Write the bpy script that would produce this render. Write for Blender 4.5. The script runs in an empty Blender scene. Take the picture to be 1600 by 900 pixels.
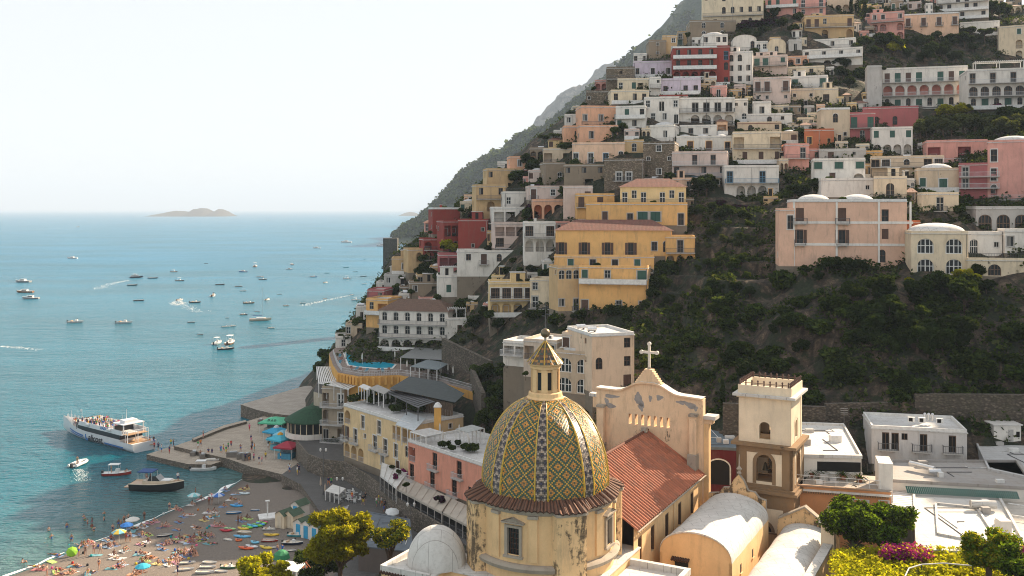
import bpy, math, random
import numpy as np
from mathutils import Matrix, Vector
R = math.radians
random.seed(7); np.random.seed(7)
S = bpy.context.scene
COL = S.collection
# ---------------- camera
F = 1500.0; CH = 55.0
cam = bpy.data.cameras.new('camera'); co = bpy.data.objects.new('camera', cam); COL.objects.link(co)
co.location = (0, 0, CH); co.rotation_euler = (R(90), 0, 0)
cam.sensor_width = 36; cam.lens = 36*F/1600; cam.shift_y = -(450-327)/1600
cam.clip_start = 1; cam.clip_end = 60000
S.camera = co
# ---------------- light
SUN_AZ, SUN_EL = 47.0, 31.0        # azimuth to the right of the view, elevation
w = bpy.data.worlds.new('World'); S.world = w; w.use_nodes = True
nt = w.node_tree; bg = nt.nodes['Background']; sky = nt.nodes.new('ShaderNodeTexSky')
sky.sky_type = 'NISHITA'; sky.sun_disc = False
sky.sun_elevation = R(SUN_EL); sky.sun_rotation = R(SUN_AZ)
sky.altitude = 60; sky.air_density = 1.0; sky.dust_density = 1.0; sky.ozone_density = 1.0
hz = nt.nodes.new('ShaderNodeMix'); hz.data_type = 'RGBA'; hz.inputs[0].default_value = .88
hz.inputs[7].default_value = (3.42, 3.44, 3.46, 1)      # bright summer haze all over the sky
nt.links.new(sky.outputs[0], hz.inputs[6]); nt.links.new(hz.outputs[2], bg.inputs[0]); bg.inputs[1].default_value = 0.105
sl = bpy.data.lights.new('sun', 'SUN'); so = bpy.data.objects.new('sun', sl); COL.objects.link(so)
sl.energy = 5.0; sl.angle = R(0.6); sl.color = (1.0, 0.80, 0.58)
dv = Vector((math.sin(R(SUN_AZ))*math.cos(R(SUN_EL)), math.cos(R(SUN_AZ))*math.cos(R(SUN_EL)), math.sin(R(SUN_EL))))
so.rotation_euler = dv.to_track_quat('Z', 'Y').to_euler()
so.location = (100, 50, 200)
S.view_settings.view_transform = 'Standard'; S.view_settings.look = 'None'
S.view_settings.exposure = 1.4; S.view_settings.gamma = 1
S.render.engine = 'CYCLES'
S.cycles.max_bounces = 6; S.cycles.diffuse_bounces = 4; S.cycles.volume_bounces = 0
S.cycles.transparent_max_bounces = 6; S.cycles.filter_width = 1.05
# ---------------- placing by eye: a picture point at a depth -> the world
def P(px, py, D): return ((px-800)/F*D, D, CH-(py-327)/F*D)
def Dz(py, z): return F*(CH-z)/(py-327)
def PZ(px, py, z): return P(px, py, Dz(py, z))
# ---------------- materials
MATS = {}
def new_mat(name):
    m = bpy.data.materials.new(name); m.use_nodes = True; return m
def N(m, t, **kw):
    n = m.node_tree.nodes.new(t)
    for k, v in kw.items(): setattr(n, k, v)
    return n
def L(m, a, b): m.node_tree.links.new(a, b)
def bsdf(m): return m.node_tree.nodes['Principled BSDF']
def mathn(m, op, a, b=None, clamp=False):
    n = N(m, 'ShaderNodeMath', operation=op, use_clamp=clamp)
    for i, v in enumerate((a, b)):
        if v is None: continue
        if isinstance(v, (int, float)): n.inputs[i].default_value = v
        else: L(m, v, n.inputs[i])
    return n.outputs[0]
def noise(m, scale, detail=4, rough=.55, vec=None, dist=0):
    n = N(m, 'ShaderNodeTexNoise'); n.inputs['Scale'].default_value = scale
    n.inputs['Detail'].default_value = detail; n.inputs['Roughness'].default_value = rough
    n.inputs['Distortion'].default_value = dist
    if vec is not None: L(m, vec, n.inputs['Vector'])
    return n.outputs['Fac']
def ramp(m, fac, stops):
    n = N(m, 'ShaderNodeValToRGB'); e = n.color_ramp.elements
    while len(e) < len(stops): e.new(.5)
    for el, (p, c) in zip(e, stops):
        el.position = p; el.color = (c if len(c) == 4 else (*c, 1)) if not isinstance(c, (int, float)) else (c, c, c, 1)
    L(m, fac, n.inputs[0]); return n.outputs[0]
def mix(m, fac, a, b, mode='MIX'):
    n = N(m, 'ShaderNodeMix', data_type='RGBA', blend_type=mode)
    if isinstance(fac, (int, float)): n.inputs[0].default_value = fac
    else: L(m, fac, n.inputs[0])
    for i, v in ((6, a), (7, b)):
        if isinstance(v, tuple): n.inputs[i].default_value = (*v[:3], 1)
        else: L(m, v, n.inputs[i])
    return n.outputs[2]
def coords(m, kind='Object', scale=(1, 1, 1)):
    t = N(m, 'ShaderNodeTexCoord'); mp = N(m, 'ShaderNodeMapping'); mp.inputs['Scale'].default_value = scale
    L(m, t.outputs[kind], mp.inputs['Vector']); return mp.outputs[0]
def wpos(m, scale=(1, 1, 1)):
    t = N(m, 'ShaderNodeNewGeometry'); mp = N(m, 'ShaderNodeMapping'); mp.inputs['Scale'].default_value = scale
    L(m, t.outputs['Position'], mp.inputs['Vector']); return mp.outputs[0]
def bump(m, h, strength=.4, dist=.1):
    b = N(m, 'ShaderNodeBump'); b.inputs['Strength'].default_value = strength; b.inputs['Distance'].default_value = dist
    L(m, h, b.inputs['Height']); L(m, b.outputs[0], bsdf(m).inputs['Normal'])
def plaster(c, wear=.7, dirt=(.16, .13, .10), bold=0.0):
    c = tuple(min(.80, x*1.14) for x in c); key = ('pl', c, wear, bold)
    if key in MATS: return MATS[key]
    m = new_mat('plaster'); v = wpos(m); vs = wpos(m, (1, 1, .22))
    n1 = noise(m, .35, 5, .6, v); n2 = noise(m, 1.3, 6, .7, vs); n3 = noise(m, 6, 3, .6, v)
    a = ramp(m, n1, [(.3, .86), (.7, 1.06)])
    base = mix(m, 1.0, tuple(c), a, 'MULTIPLY')
    st = ramp(m, n2, [(.50, 0.0), (.72, wear)])
    base = mix(m, st, base, tuple(ci*.45+d*.55 for ci, d in zip(c, dirt)))
    if bold:
        n4 = noise(m, .55, 7, .72, vs); n5 = noise(m, 1.6, 5, .7, v)
        b = ramp(m, mathn(m, 'ADD', mathn(m, 'MULTIPLY', n4, .65), mathn(m, 'MULTIPLY', n5, .35)), [(.61-.1*bold, 0.0), (.665-.1*bold, .88)])
        base = mix(m, b, base, (.045, .038, .032))
    base = mix(m, ramp(m, n3, [(.35, 0.0), (.75, .16)]), base, tuple(ci*.6 for ci in c))
    L(m, base, bsdf(m).inputs['Base Color']); bsdf(m).inputs['Roughness'].default_value = .9
    bsdf(m).inputs['Specular IOR Level'].default_value = .2
    bump(m, n3, .25, .03)
    MATS[key] = m; return m
def simple(name, c, rough=.6, metal=0, var=.15, scale=2.0, spec=.5):
    key = (name, c, rough)
    if key in MATS: return MATS[key]
    m = new_mat(name); n = noise(m, scale, 4, .6, coords(m))
    base = mix(m, 1.0, tuple(c), ramp(m, n, [(.3, 1-var), (.7, 1+var)]), 'MULTIPLY')
    L(m, base, bsdf(m).inputs['Base Color']); bsdf(m).inputs['Roughness'].default_value = rough
    bsdf(m).inputs['Metallic'].default_value = metal; bsdf(m).inputs['Specular IOR Level'].default_value = spec
    MATS[key] = m; return m
def roof_mat(c=(.58, .575, .56), dirt=.45):
    key = ('roof', c, dirt)
    if key in MATS: return MATS[key]
    m = new_mat('roof_coating'); v = wpos(m)
    n1 = noise(m, .3, 6, .7, v, .6); n2 = noise(m, 2.5, 5, .7, v)
    base = mix(m, ramp(m, n1, [(.42, 0.0), (.7, dirt)]), tuple(c), (.27, .22, .17))
    base = mix(m, ramp(m, n2, [(.5, 0.0), (.8, .4)]), base, (.2, .18, .16))
    br = N(m, 'ShaderNodeTexBrick'); br.inputs['Scale'].default_value = .22; br.inputs['Mortar Size'].default_value = .006; L(m, wpos(m), br.inputs['Vector'])
    base = mix(m, mathn(m, 'MULTIPLY', br.outputs['Fac'], .55), base, (.16, .14, .12)); base = mix(m, ramp(m, noise(m, .11, 3, .5, v), [(.5, 0.0), (.56, .22)]), base, tuple(x*.62 for x in c))
    L(m, base, bsdf(m).inputs['Base Color']); bsdf(m).inputs['Roughness'].default_value = .85
    bump(m, n2, .2, .03); MATS[key] = m; return m
def tile_mat(c=(.30, .11, .065), pitch=.28, key='tile'):
    k = (key, c, pitch)
    if k in MATS: return MATS[k]
    # u runs across the slope (metres), v up the slope
    m = new_mat('roof_tiles'); t = N(m, 'ShaderNodeUVMap'); sx = N(m, 'ShaderNodeSeparateXYZ'); L(m, t.outputs[0], sx.inputs[0])
    u = mathn(m, 'FRACT', mathn(m, 'DIVIDE', sx.outputs[0], pitch)); vv = mathn(m, 'FRACT', mathn(m, 'DIVIDE', sx.outputs[1], pitch*1.5))
    h = mathn(m, 'SINE', mathn(m, 'MULTIPLY', u, math.pi))
    hh = mathn(m, 'SUBTRACT', h, mathn(m, 'MULTIPLY', vv, .35))
    cell = N(m, 'ShaderNodeTexWhiteNoise', noise_dimensions='2D')
    cb = N(m, 'ShaderNodeCombineXYZ')
    L(m, mathn(m, 'FLOOR', mathn(m, 'DIVIDE', sx.outputs[0], pitch)), cb.inputs[0]); L(m, mathn(m, 'FLOOR', mathn(m, 'DIVIDE', sx.outputs[1], pitch*1.5)), cb.inputs[1])
    L(m, cb.outputs[0], cell.inputs['Vector'])
    base = mix(m, 1.0, tuple(c), ramp(m, cell.outputs[0], [(0, .8), (1, 1.15)]), 'MULTIPLY')
    base = mix(m, ramp(m, noise(m, .8, 5, .7, wpos(m)), [(.45, 0.0), (.75, .6)]), base, (.12, .085, .06))
    base = mix(m, ramp(m, h, [(.15, .95 if key != 'tile' else .45), (.75, 0.0)]), base, tuple(x*.30 for x in c))
    L(m, base, bsdf(m).inputs['Base Color']); bsdf(m).inputs['Roughness'].default_value = .85
    bump(m, hh, 1.0 if key != 'tile' else .12, .12); MATS[k] = m; return m
def rock_mat():
    if 'rock' in MATS: return MATS['rock']
    m = new_mat('hillside'); v = wpos(m)
    n1 = noise(m, .06, 7, .65, v); n2 = noise(m, .5, 7, .7, wpos(m, (1, 1, .6)), .8); n3 = noise(m, .22, 6, .7, v)
    rock = ramp(m, n2, [(.3, (.026, .019, .013)), (.5, (.080, .056, .036)), (.70, (.22, .155, .10))])
    grn = ramp(m, noise(m, 1.6, 5, .7, v), [(.3, (.008, .014, .006)), (.7, (.030, .040, .014))])
    vo = N(m, 'ShaderNodeTexVoronoi', feature='DISTANCE_TO_EDGE'); vo.inputs['Scale'].default_value = .33; L(m, wpos(m, (1, 1, .55)), vo.inputs['Vector'])
    rock = mix(m, ramp(m, vo.outputs['Distance'], [(.0, .8), (.13, 0.0)]), rock, (.018, .014, .010))
    rock = mix(m, 1.0, rock, ramp(m, noise(m, 3.0, 5, .75, v), [(.3, .45), (.7, 1.5)]), 'MULTIPLY')
    L(m, mix(m, ramp(m, n3, [(.47, 0.0), (.55, 1.0)]), rock, grn), bsdf(m).inputs['Base Color'])
    bsdf(m).inputs['Roughness'].default_value = .95; bump(m, n2, 1.0, 1.2); MATS['rock'] = m; return m
def stonewall_mat(c=(.25, .21, .165)):
    k = ('sw', c)
    if k in MATS: return MATS[k]
    m = new_mat('stone_masonry'); v = wpos(m, (1, 1, 1.6))
    vo = N(m, 'ShaderNodeTexVoronoi'); vo.inputs['Scale'].default_value = 2.2; L(m, v, vo.inputs['Vector'])
    b = mix(m, 1.0, tuple(c), ramp(m, vo.outputs['Color'], [(.1, .55), (.9, 1.4)]), 'MULTIPLY')
    b = mix(m, ramp(m, vo.outputs['Distance'], [(.25, 0.0), (.6, .7)]), b, tuple(x*.35 for x in c))
    b = mix(m, ramp(m, noise(m, .3, 5, .7, wpos(m)), [(.45, 0.0), (.7, .6)]), b, (.07, .065, .04))
    L(m, b, bsdf(m).inputs['Base Color']); bsdf(m).inputs['Roughness'].default_value = .95
    bump(m, vo.outputs['Distance'], .8, -.15); MATS[k] = m; return m
def leaf_mat(c1, c2, trans=.45):
    k = ('leaf', c1, c2)
    if k in MATS: return MATS[k]
    m = new_mat('foliage'); nt = m.node_tree
    oi = N(m, 'ShaderNodeObjectInfo'); g = noise(m, .55, 3, .6, coords(m)); g2 = noise(m, 5, 2, .5, coords(m))
    c = mix(m, ramp(m, mathn(m, 'ADD', mathn(m, 'MULTIPLY', g, .6), mathn(m, 'MULTIPLY', g2, .4)), [(.36, 0.0), (.64, 1.0)]), tuple(c1), tuple(c2))
    c = mix(m, 1.0, c, ramp(m, oi.outputs['Random'], [(0, .75), (1, 1.25)]), 'MULTIPLY')
    d = N(m, 'ShaderNodeBsdfDiffuse'); t = N(m, 'ShaderNodeBsdfTranslucent'); mx = N(m, 'ShaderNodeMixShader'); mx.inputs[0].default_value = trans
    L(m, c, d.inputs[0]); L(m, mix(m, 1.0, c, (1.5, 1.35, .6), 'MULTIPLY'), t.inputs[0]); L(m, d.outputs[0], mx.inputs[1]); L(m, t.outputs[0], mx.inputs[2])
    L(m, mx.outputs[0], nt.nodes['Material Output'].inputs['Surface']); nt.nodes.remove(bsdf(m)); MATS[k] = m; return m
def glass_mat():
    return simple('window_glass', (.014, .018, .020), .2, 0, .3, 3, .25)
# ---------------- mesh builder
class MB:
    def __init__(s): s.V = []; s.Fc = []; s.Mi = []; s.mats = []; s.T = Matrix.Identity(4); s.UV = {}
    def mi(s, m):
        if m not in s.mats: s.mats.append(m)
        return s.mats.index(m)
    def v(s, p): s.V.append(tuple(s.T @ Vector(p))); return len(s.V)-1
    def q(s, pts, m, uv=None):
        ids = [s.v(p) for p in pts]; s.Fc.append(ids); s.Mi.append(s.mi(m))
        if uv: s.UV[len(s.Fc)-1] = uv
    def box(s, x0, y0, z0, x1, y1, z1, m, bottom=True):
        i = [s.v(p) for p in ((x0,y0,z0),(x1,y0,z0),(x1,y1,z0),(x0,y1,z0),(x0,y0,z1),(x1,y0,z1),(x1,y1,z1),(x0,y1,z1))]
        fs = [(0,1,5,4),(1,2,6,5),(2,3,7,6),(3,0,4,7),(4,5,6,7)] + ([(3,2,1,0)] if bottom else [])
        k = s.mi(m)
        for f in fs: s.Fc.append([i[j] for j in f]); s.Mi.append(k)
    def cbox(s, c, d, m, rz=0, rx=0, ry=0):
        T = s.T; s.T = T @ Matrix.Translation(c) @ Matrix.Rotation(rz, 4, 'Z') @ Matrix.Rotation(ry, 4, 'Y') @ Matrix.Rotation(rx, 4, 'X')
        s.box(-d[0]/2, -d[1]/2, -d[2]/2, d[0]/2, d[1]/2, d[2]/2, m); s.T = T
    def prism(s, poly, z0, z1, m, mt=None, bottom=False):
        n = len(poly); a = sum(poly[i][0]*poly[(i+1) % n][1]-poly[(i+1) % n][0]*poly[i][1] for i in range(n))
        if a < 0: poly = poly[::-1]
        for i in range(n):
            p, r = poly[i], poly[(i+1) % n]
            s.q([(p[0],p[1],z0),(r[0],r[1],z0),(r[0],r[1],z1),(p[0],p[1],z1)], m)
        s.q([(p[0],p[1],z1) for p in poly], mt or m)
        if bottom: s.q([(p[0],p[1],z0) for p in poly[::-1]], m)
    def tube(s, a, b, r0, r1, m, n=8, cap=True):
        a = Vector(a); b = Vector(b); d = (b-a)
        if d.length < 1e-6: return
        d.normalize(); u = d.cross(Vector((0, 0, 1)) if abs(d.z) < .9 else Vector((1, 0, 0))).normalized(); w_ = d.cross(u)
        A = []; B = []
        for k in range(n):
            t = 2*math.pi*k/n; o = u*math.cos(t)+w_*math.sin(t)
            A.append(s.v(a+o*r0)); B.append(s.v(b+o*r1))
        mi = s.mi(m)
        for k in range(n):
            s.Fc.append([A[k], A[(k+1) % n], B[(k+1) % n], B[k]][::-1]); s.Mi.append(mi)
        if cap: s.Fc.append(B[::-1]); s.Mi.append(mi); s.Fc.append(A); s.Mi.append(mi)
    def lathe(s, prof, m, n=24, c=(0, 0), a0=0, a1=2*math.pi, fn=None):
        full = abs(a1-a0-2*math.pi) < 1e-6; cols = n if full else n+1; mi = s.mi(m); g = []
        for j in range(cols):
            t = a0+(a1-a0)*j/n; g.append([s.v((c[0]+r*math.cos(t), c[1]+r*math.sin(t), z)) for r, z in prof])
        for j in range(n):
            A = g[j]; B = g[(j+1) % cols]
            for k in range(len(prof)-1): s.Fc.append([A[k], B[k], B[k+1], A[k+1]]); s.Mi.append(mi)
    def grid(s, pts, m, uv=None, flip=False):
        ids = [[s.v(p) for p in r] for r in pts]; mi = s.mi(m)
        for i in range(len(pts)-1):
            for j in range(len(pts[0])-1):
                f = [ids[i][j], ids[i][j+1], ids[i+1][j+1], ids[i+1][j]]
                s.Fc.append(f[::-1] if flip else f); s.Mi.append(mi)
                if uv:
                    u = [uv[i][j], uv[i][j+1], uv[i+1][j+1], uv[i+1][j]]; s.UV[len(s.Fc)-1] = u[::-1] if flip else u
    def mesh(s, name, smooth=False):
        me = bpy.data.meshes.new(name); me.from_pydata(s.V, [], s.Fc)
        for m in s.mats: me.materials.append(m)
        if len(s.Fc): me.polygons.foreach_set('material_index', s.Mi)
        if s.UV:
            uvl = me.uv_layers.new(name='UVMap'); data = np.zeros((len(me.loops), 2), dtype=np.float32)
            for fi, uv in s.UV.items():
                st = me.polygons[fi].loop_start
                for k, x in enumerate(uv): data[st+k] = x
            uvl.data.foreach_set('uv', data.ravel())
        if smooth:
            me.polygons.foreach_set('use_smooth', [True]*len(me.polygons))
            if smooth != 'all': me.set_sharp_from_angle(angle=R(40))
        me.update(); return me
    def build(s, name, parent=None, loc=(0, 0, 0), rz=0, smooth=False):
        return link(name, s.mesh(name, smooth), parent, loc, rz)
def link(name, me, parent=None, loc=(0, 0, 0), rz=0, scale=None):
    o = bpy.data.objects.new(name, me); COL.objects.link(o); o.location = loc; o.rotation_euler = (0, 0, rz)
    if scale: o.scale = scale
    if parent: o.parent = parent
    return o
def tag(o, label=None, cat=None, group=None, kind=None):
    if label: o['label'] = label
    if cat: o['category'] = cat
    if group: o['group'] = group
    if kind: o['kind'] = kind
    if cat and label: THINGS.append(o)
    return o
THINGS = []
def thing(name, label, cat, loc=(0, 0, 0), rz=0, group=None):
    return tag(link(name, None, None, loc, rz), label, cat, group)
def struct(o): o['kind'] = 'structure'; return o
def copy_tree(o, parent=None):
    c = o.copy(); COL.objects.link(c)
    if parent: c.parent = parent
    for ch in list(o.children): copy_tree(ch, c)
    return c
def copy_as(o, loc, rz, label, group=None, scale=None):
    c = copy_tree(o); c.location = loc; c.rotation_euler = (0, 0, rz); c['label'] = label
    if group: c['group'] = group
    if scale: c.scale = (scale,)*3 if isinstance(scale, (int, float)) else scale
    THINGS.append(c); return c
# ================= TERRAIN
CP = []   # control points: world
def cpx(px, lst):
    for py, D in lst: CP.append(P(px, py, D))
cpx(1600, [(650,140),(560,146),(430,163),(360,182),(305,197),(215,230),(167,290),(92,320),(20,350)])
cpx(1420, [(650,141),(540,151),(430,165),(305,200),(240,235),(190,262),(110,300),(60,325),(-20,360)])
cpx(1280, [(650,144),(630,147),(540,155),(420,172),(300,212),(230,242),(160,268),(75,305),(0,335)])
cpx(1150, [(650,146),(560,160),(480,178),(400,195),(310,222),(235,245),(190,258),(133,282),(60,315),(-10,345)])
cpx(1000, [(625,156),(500,185),(400,205),(300,226),(240,242),(200,252),(140,274),(95,300)])
cpx(900, [(620,165),(500,192),(400,212),(345,225),(290,240),(222,256),(185,272)])
cpx(800, [(600,182),(545,200),(490,212),(430,223),(388,233),(320,251),(265,266),(252,276)])
cpx(700, [(600,195),(545,222),(470,238),(430,243),(390,256),(350,272)])
cpx(620, [(552,226),(500,240),(460,255),(420,275),(392,300)])
cpx(560, [(560,222),(530,240),(485,268)])
cpx(515, [(610,222),(570,236),(545,250)])
# ridge line beyond the town's edge falls to the sea
for x, y, z in [(-105,235,-9),(-100,200,-6),(-80,262,-7),(-75,300,-9),(-72,345,-9),(-62,400,-9),(-30,440,-6),(10,460,10),(60,470,60),(-25,345,38),(0,330,60),(30,345,80),(80,370,112),
                (-54,222,1),(-55,240,1),(-51,205,1.5),(-58,255,-2),(-62,275,-6),(-66,235,-3),(-47,196,2),(-42,188,2),(-66,215,-3),(-35,172,1.5),(-20,160,2),(-45,150,0),(-30,120,3),(-20,90,4),(-60,120,-2),(-110,120,-9),(-110,180,-9),
                (0,60,8),(30,60,10),(0,100,6),(10,130,7),(-8,150,5),(30,120,10),(40,100,12),(60,90,14),(70,115,12),(95,110,16),(40,130,14),(58,130,15),(75,130,15),(95,128,18),(50,135,19),(20,150,17),(0,160,14),(-10,175,8),(-30,190,6),
                (115,140,38),(130,170,74),(147,205,99),(180,250,104),(200,300,118),(240,360,134),(300,400,140),(300,250,125),(300,150,110),(150,120,45),(200,150,85),  # unseen hill right of the frame, shaped for where its shade falls
                (150,370,130),(220,430,140),(120,420,134),(60,400,105),(220,90,40),(330,90,50),(250,500,140),(150,500,138)]:
    CP.append((x, y, z))
CP += [PZ(a, b_, z_) for a, b_, z_ in [(450,690,.5),(480,705,1),(500,700,1.5),(525,712,2),(470,670,0),(470,730,0),(500,745,1),(540,760,1),(580,790,2),(620,820,2),(660,840,2),(490,760,0),(540,800,0),(485,655,1),(440,760,0),(480,790,0),(460,640,-3),(600,860,2)]]
CPA = np.array(CP)
def _ker(a, b):
    d = np.sqrt(((a[:, None, :]-b[None, :, :])**2).sum(2)); return d
_n = len(CPA); _K = _ker(CPA[:, :2], CPA[:, :2]) + np.eye(_n)*-.8
_Pm = np.hstack([np.ones((_n, 1)), CPA[:, :2]])
_A = np.block([[_K, _Pm], [_Pm.T, np.zeros((3, 3))]])
_w = np.linalg.solve(_A, np.concatenate([CPA[:, 2], np.zeros(3)]))
GX0, GX1, GY0, GY1, GS = -130, 330, 50, 520, 1.0
gx = np.arange(GX0, GX1+.1, GS); gy = np.arange(GY0, GY1+.1, GS)
XX, YY = np.meshgrid(gx, gy)
pts = np.stack([XX.ravel(), YY.ravel()], 1)
HZ = np.zeros(len(pts))
for i in range(0, len(pts), 8000):
    q_ = pts[i:i+8000]; HZ[i:i+8000] = _ker(q_, CPA[:, :2]) @ _w[:_n] + _w[_n] + q_ @ _w[_n+1:]
HZ = HZ.reshape(XX.shape)
def vnoise(x, y, s, seed=0):
    # smooth value noise
    rs = np.random.RandomState(seed); t = rs.rand(256, 256)*2-1
    x = np.asarray(x)/s; y = np.asarray(y)/s
    xi = np.floor(x).astype(int); yi = np.floor(y).astype(int); fx = x-xi; fy = y-yi
    fx = fx*fx*(3-2*fx); fy = fy*fy*(3-2*fy)
    g = lambda a, b: t[(yi+b) % 256, (xi+a) % 256]
    return (g(0,0)*(1-fx)+g(1,0)*fx)*(1-fy)+(g(0,1)*(1-fx)+g(1,1)*fx)*fy
_rough = np.clip((HZ-16)/10, 0, 1)
HZ = HZ + _rough*(vnoise(XX, YY, 14, 1)*1.3+vnoise(XX, YY, 6, 2)*.9+vnoise(XX, YY, 3, 3)*.5)
_cl = np.clip((HZ-18)/6, 0, 1)*np.clip((YY-132)/6, 0, 1)*np.clip((205-YY)/20, 0, 1)*np.clip((XX-5)/10, 0, 1)
HZ = HZ-_cl*((1-np.abs(vnoise(XX, YY, 9, 41)))*2.6+(1-np.abs(vnoise(XX, YY, 4, 42)))*1.3-2.2)
_tr = np.clip((YY-172)/6, 0, 1)*np.clip((222-YY)/10, 0, 1)*np.clip((XX-12)/6, 0, 1)*np.clip((62-XX)/8, 0, 1)
_q = HZ/3.2; _f = _q-np.floor(_q); HZ = HZ*(1-_tr)+_tr*3.2*(np.floor(_q)+np.clip((_f-.5)*3.2+.5, 0, 1))
def H(x, y):
    fx = (x-GX0)/GS; fy = (y-GY0)/GS
    if not (0 <= fx < len(gx)-1 and 0 <= fy < len(gy)-1): return -50.0
    i = int(fx); j = int(fy); fx -= i; fy -= j
    return float((HZ[j,i]*(1-fx)+HZ[j,i+1]*fx)*(1-fy)+(HZ[j+1,i]*(1-fx)+HZ[j+1,i+1]*fx)*fy)
def Dray(px, py, d0=125, d1=500):
    D = d0
    while D < d1:
        x, y, z = P(px, py, D)
        if z <= H(x, y): return D
        D += 1.0
    return None
def grid_mesh(name, X, Y, Z, mat, smooth=True):
    ny, nx = X.shape; V = np.stack([X.ravel(), Y.ravel(), Z.ravel()], 1)
    i = np.arange(ny*nx).reshape(ny, nx); Fq = np.stack([i[:-1,:-1].ravel(), i[:-1,1:].ravel(), i[1:,1:].ravel(), i[1:,:-1].ravel()], 1)
    me = bpy.data.meshes.new(name); me.vertices.add(len(V)); me.vertices.foreach_set('co', V.ravel())
    me.loops.add(Fq.size); me.loops.foreach_set('vertex_index', Fq.ravel().astype(np.int32))
    me.polygons.add(len(Fq)); me.polygons.foreach_set('loop_start', np.arange(0, Fq.size, 4, dtype=np.int32))
    me.update(calc_edges=True); me.validate()
    if smooth: me.polygons.foreach_set('use_smooth', [True]*len(Fq))
    me.materials.append(mat); return me
struct(link('terrain', grid_mesh('terrain', XX, YY, HZ, rock_mat())))
# sea
def sea_mat():
    m = new_mat('sea_water'); b = bsdf(m); v = wpos(m)
    sp = N(m, 'ShaderNodeSeparateXYZ'); L(m, N(m, 'ShaderNodeNewGeometry').outputs['Position'], sp.inputs[0])
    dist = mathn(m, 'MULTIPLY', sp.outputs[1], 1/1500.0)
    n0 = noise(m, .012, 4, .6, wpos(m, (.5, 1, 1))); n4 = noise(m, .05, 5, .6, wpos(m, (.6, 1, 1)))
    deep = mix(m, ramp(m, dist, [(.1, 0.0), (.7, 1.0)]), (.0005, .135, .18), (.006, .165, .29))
    # depth of water falls towards the shore line (a straight line through the beach edge)
    # shore: from (-79.5,149) to (-58,203)
    sd = mathn(m, 'ADD', mathn(m, 'MULTIPLY', sp.outputs[0], -.929), mathn(m, 'MULTIPLY', sp.outputs[1], .37))
    sd = mathn(m, 'SUBTRACT', sd, .929*79.5+.37*149)
    sh = ramp(m, mathn(m, 'DIVIDE', mathn(m, 'ADD', sd, mathn(m, 'MULTIPLY', mathn(m, 'SUBTRACT', n4, .5), 14)), 30), [(0.0, 1.0), (.25, .55), (1.0, 0.0)])
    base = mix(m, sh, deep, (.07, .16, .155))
    base = mix(m, ramp(m, n0, [(.38, 0.0), (.66, .6)]), base, (.0005, .075, .10))
    L(m, base, b.inputs['Base Color']); b.inputs['IOR'].default_value = 1.33
    far = ramp(m, dist, [(.1, .14), (.6, .30)])
    L(m, far, b.inputs['Roughness'])
    w1 = noise(m, .22, 3, .6, wpos(m, (.55, 1.2, 1))); w2 = noise(m, .9, 4, .6, wpos(m, (.6, 1.2, 1)), .4); w3 = noise(m, .05, 3, .5, wpos(m, (.5, 1.3, 1)))
    h = mathn(m, 'ADD', mathn(m, 'ADD', mathn(m, 'MULTIPLY', w1, 1.6), mathn(m, 'MULTIPLY', w2, 1.1)), mathn(m, 'MULTIPLY', w3, 2.0))
    bump(m, h, 1.0, 1.1); return m
SEA = sea_mat()
mb = MB(); mb.q([(-30000, -300, 0), (30000, -300, 0), (30000, 45000, 0), (-30000, 45000, 0)], SEA); struct(mb.build('sea'))
# beach
SH = [(0,890),(67,863),(153,833),(233,800),(283,782),(320,767),(350,750),(375,735)]
SHW = [PZ(a, b, 0)[:2] for a, b in SH]
SHW = [(-92, 118)] + SHW + [(-57.5, 208)]
def shore_x(y):
    for (x0, y0), (x1, y1) in zip(SHW, SHW[1:]):
        if y0 <= y <= y1: return x0+(x1-x0)*(y-y0)/(y1-y0)
    return SHW[0][0] if y < SHW[0][1] else SHW[-1][0]
def beach_mat():
    m = new_mat('pebbles'); v = wpos(m)
    a = noise(m, .35, 5, .7, v); b_ = noise(m, 5, 4, .8, v)
    base = ramp(m, b_, [(.3, (.08, .064, .050)), (.55, (.19, .155, .125)), (.75, (.36, .30, .245))])
    base = mix(m, ramp(m, a, [(.4, 0.0), (.7, .5)]), base, (.16, .135, .115))
    at = N(m, 'ShaderNodeAttribute', attribute_name='wet')
    base = mix(m, at.outputs['Fac'], base, (.05, .043, .038))
    L(m, base, bsdf(m).inputs['Base Color']); bsdf(m).inputs['Roughness'].default_value = .9; bump(m, b_, .8, .12); return m
ys = np.arange(112, 209.5, 1.5); us = np.concatenate([np.array([-6, -3, -1.5]), np.arange(0, 60, 2.5)])
BX = np.array([[shore_x(y)+u+math.sin(y*.35)*.25 for u in us] for y in ys]); BY = np.array([[y for u in us] for y in ys])
def beach_h(u): return -.35+.09*u if u < 4 else min(.01+.06*(u-4), 2.3)
BZ = np.array([[beach_h(u+ (vnoise(BX[i, j], y, 5, 5))*.6*(u > 0)) for j, u in enumerate(us)] for i, y in enumerate(ys)])
me = grid_mesh('beach', BX, BY, BZ, beach_mat()); at = me.attributes.new('wet', 'FLOAT', 'POINT')
at.data.foreach_set('value', np.clip(1.25-np.tile(us-3.5, len(ys))/2.2, 0, .85)); struct(link('beach', me))
def beach_z(x, y): return beach_h(max(0, x-shore_x(y)))
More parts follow.
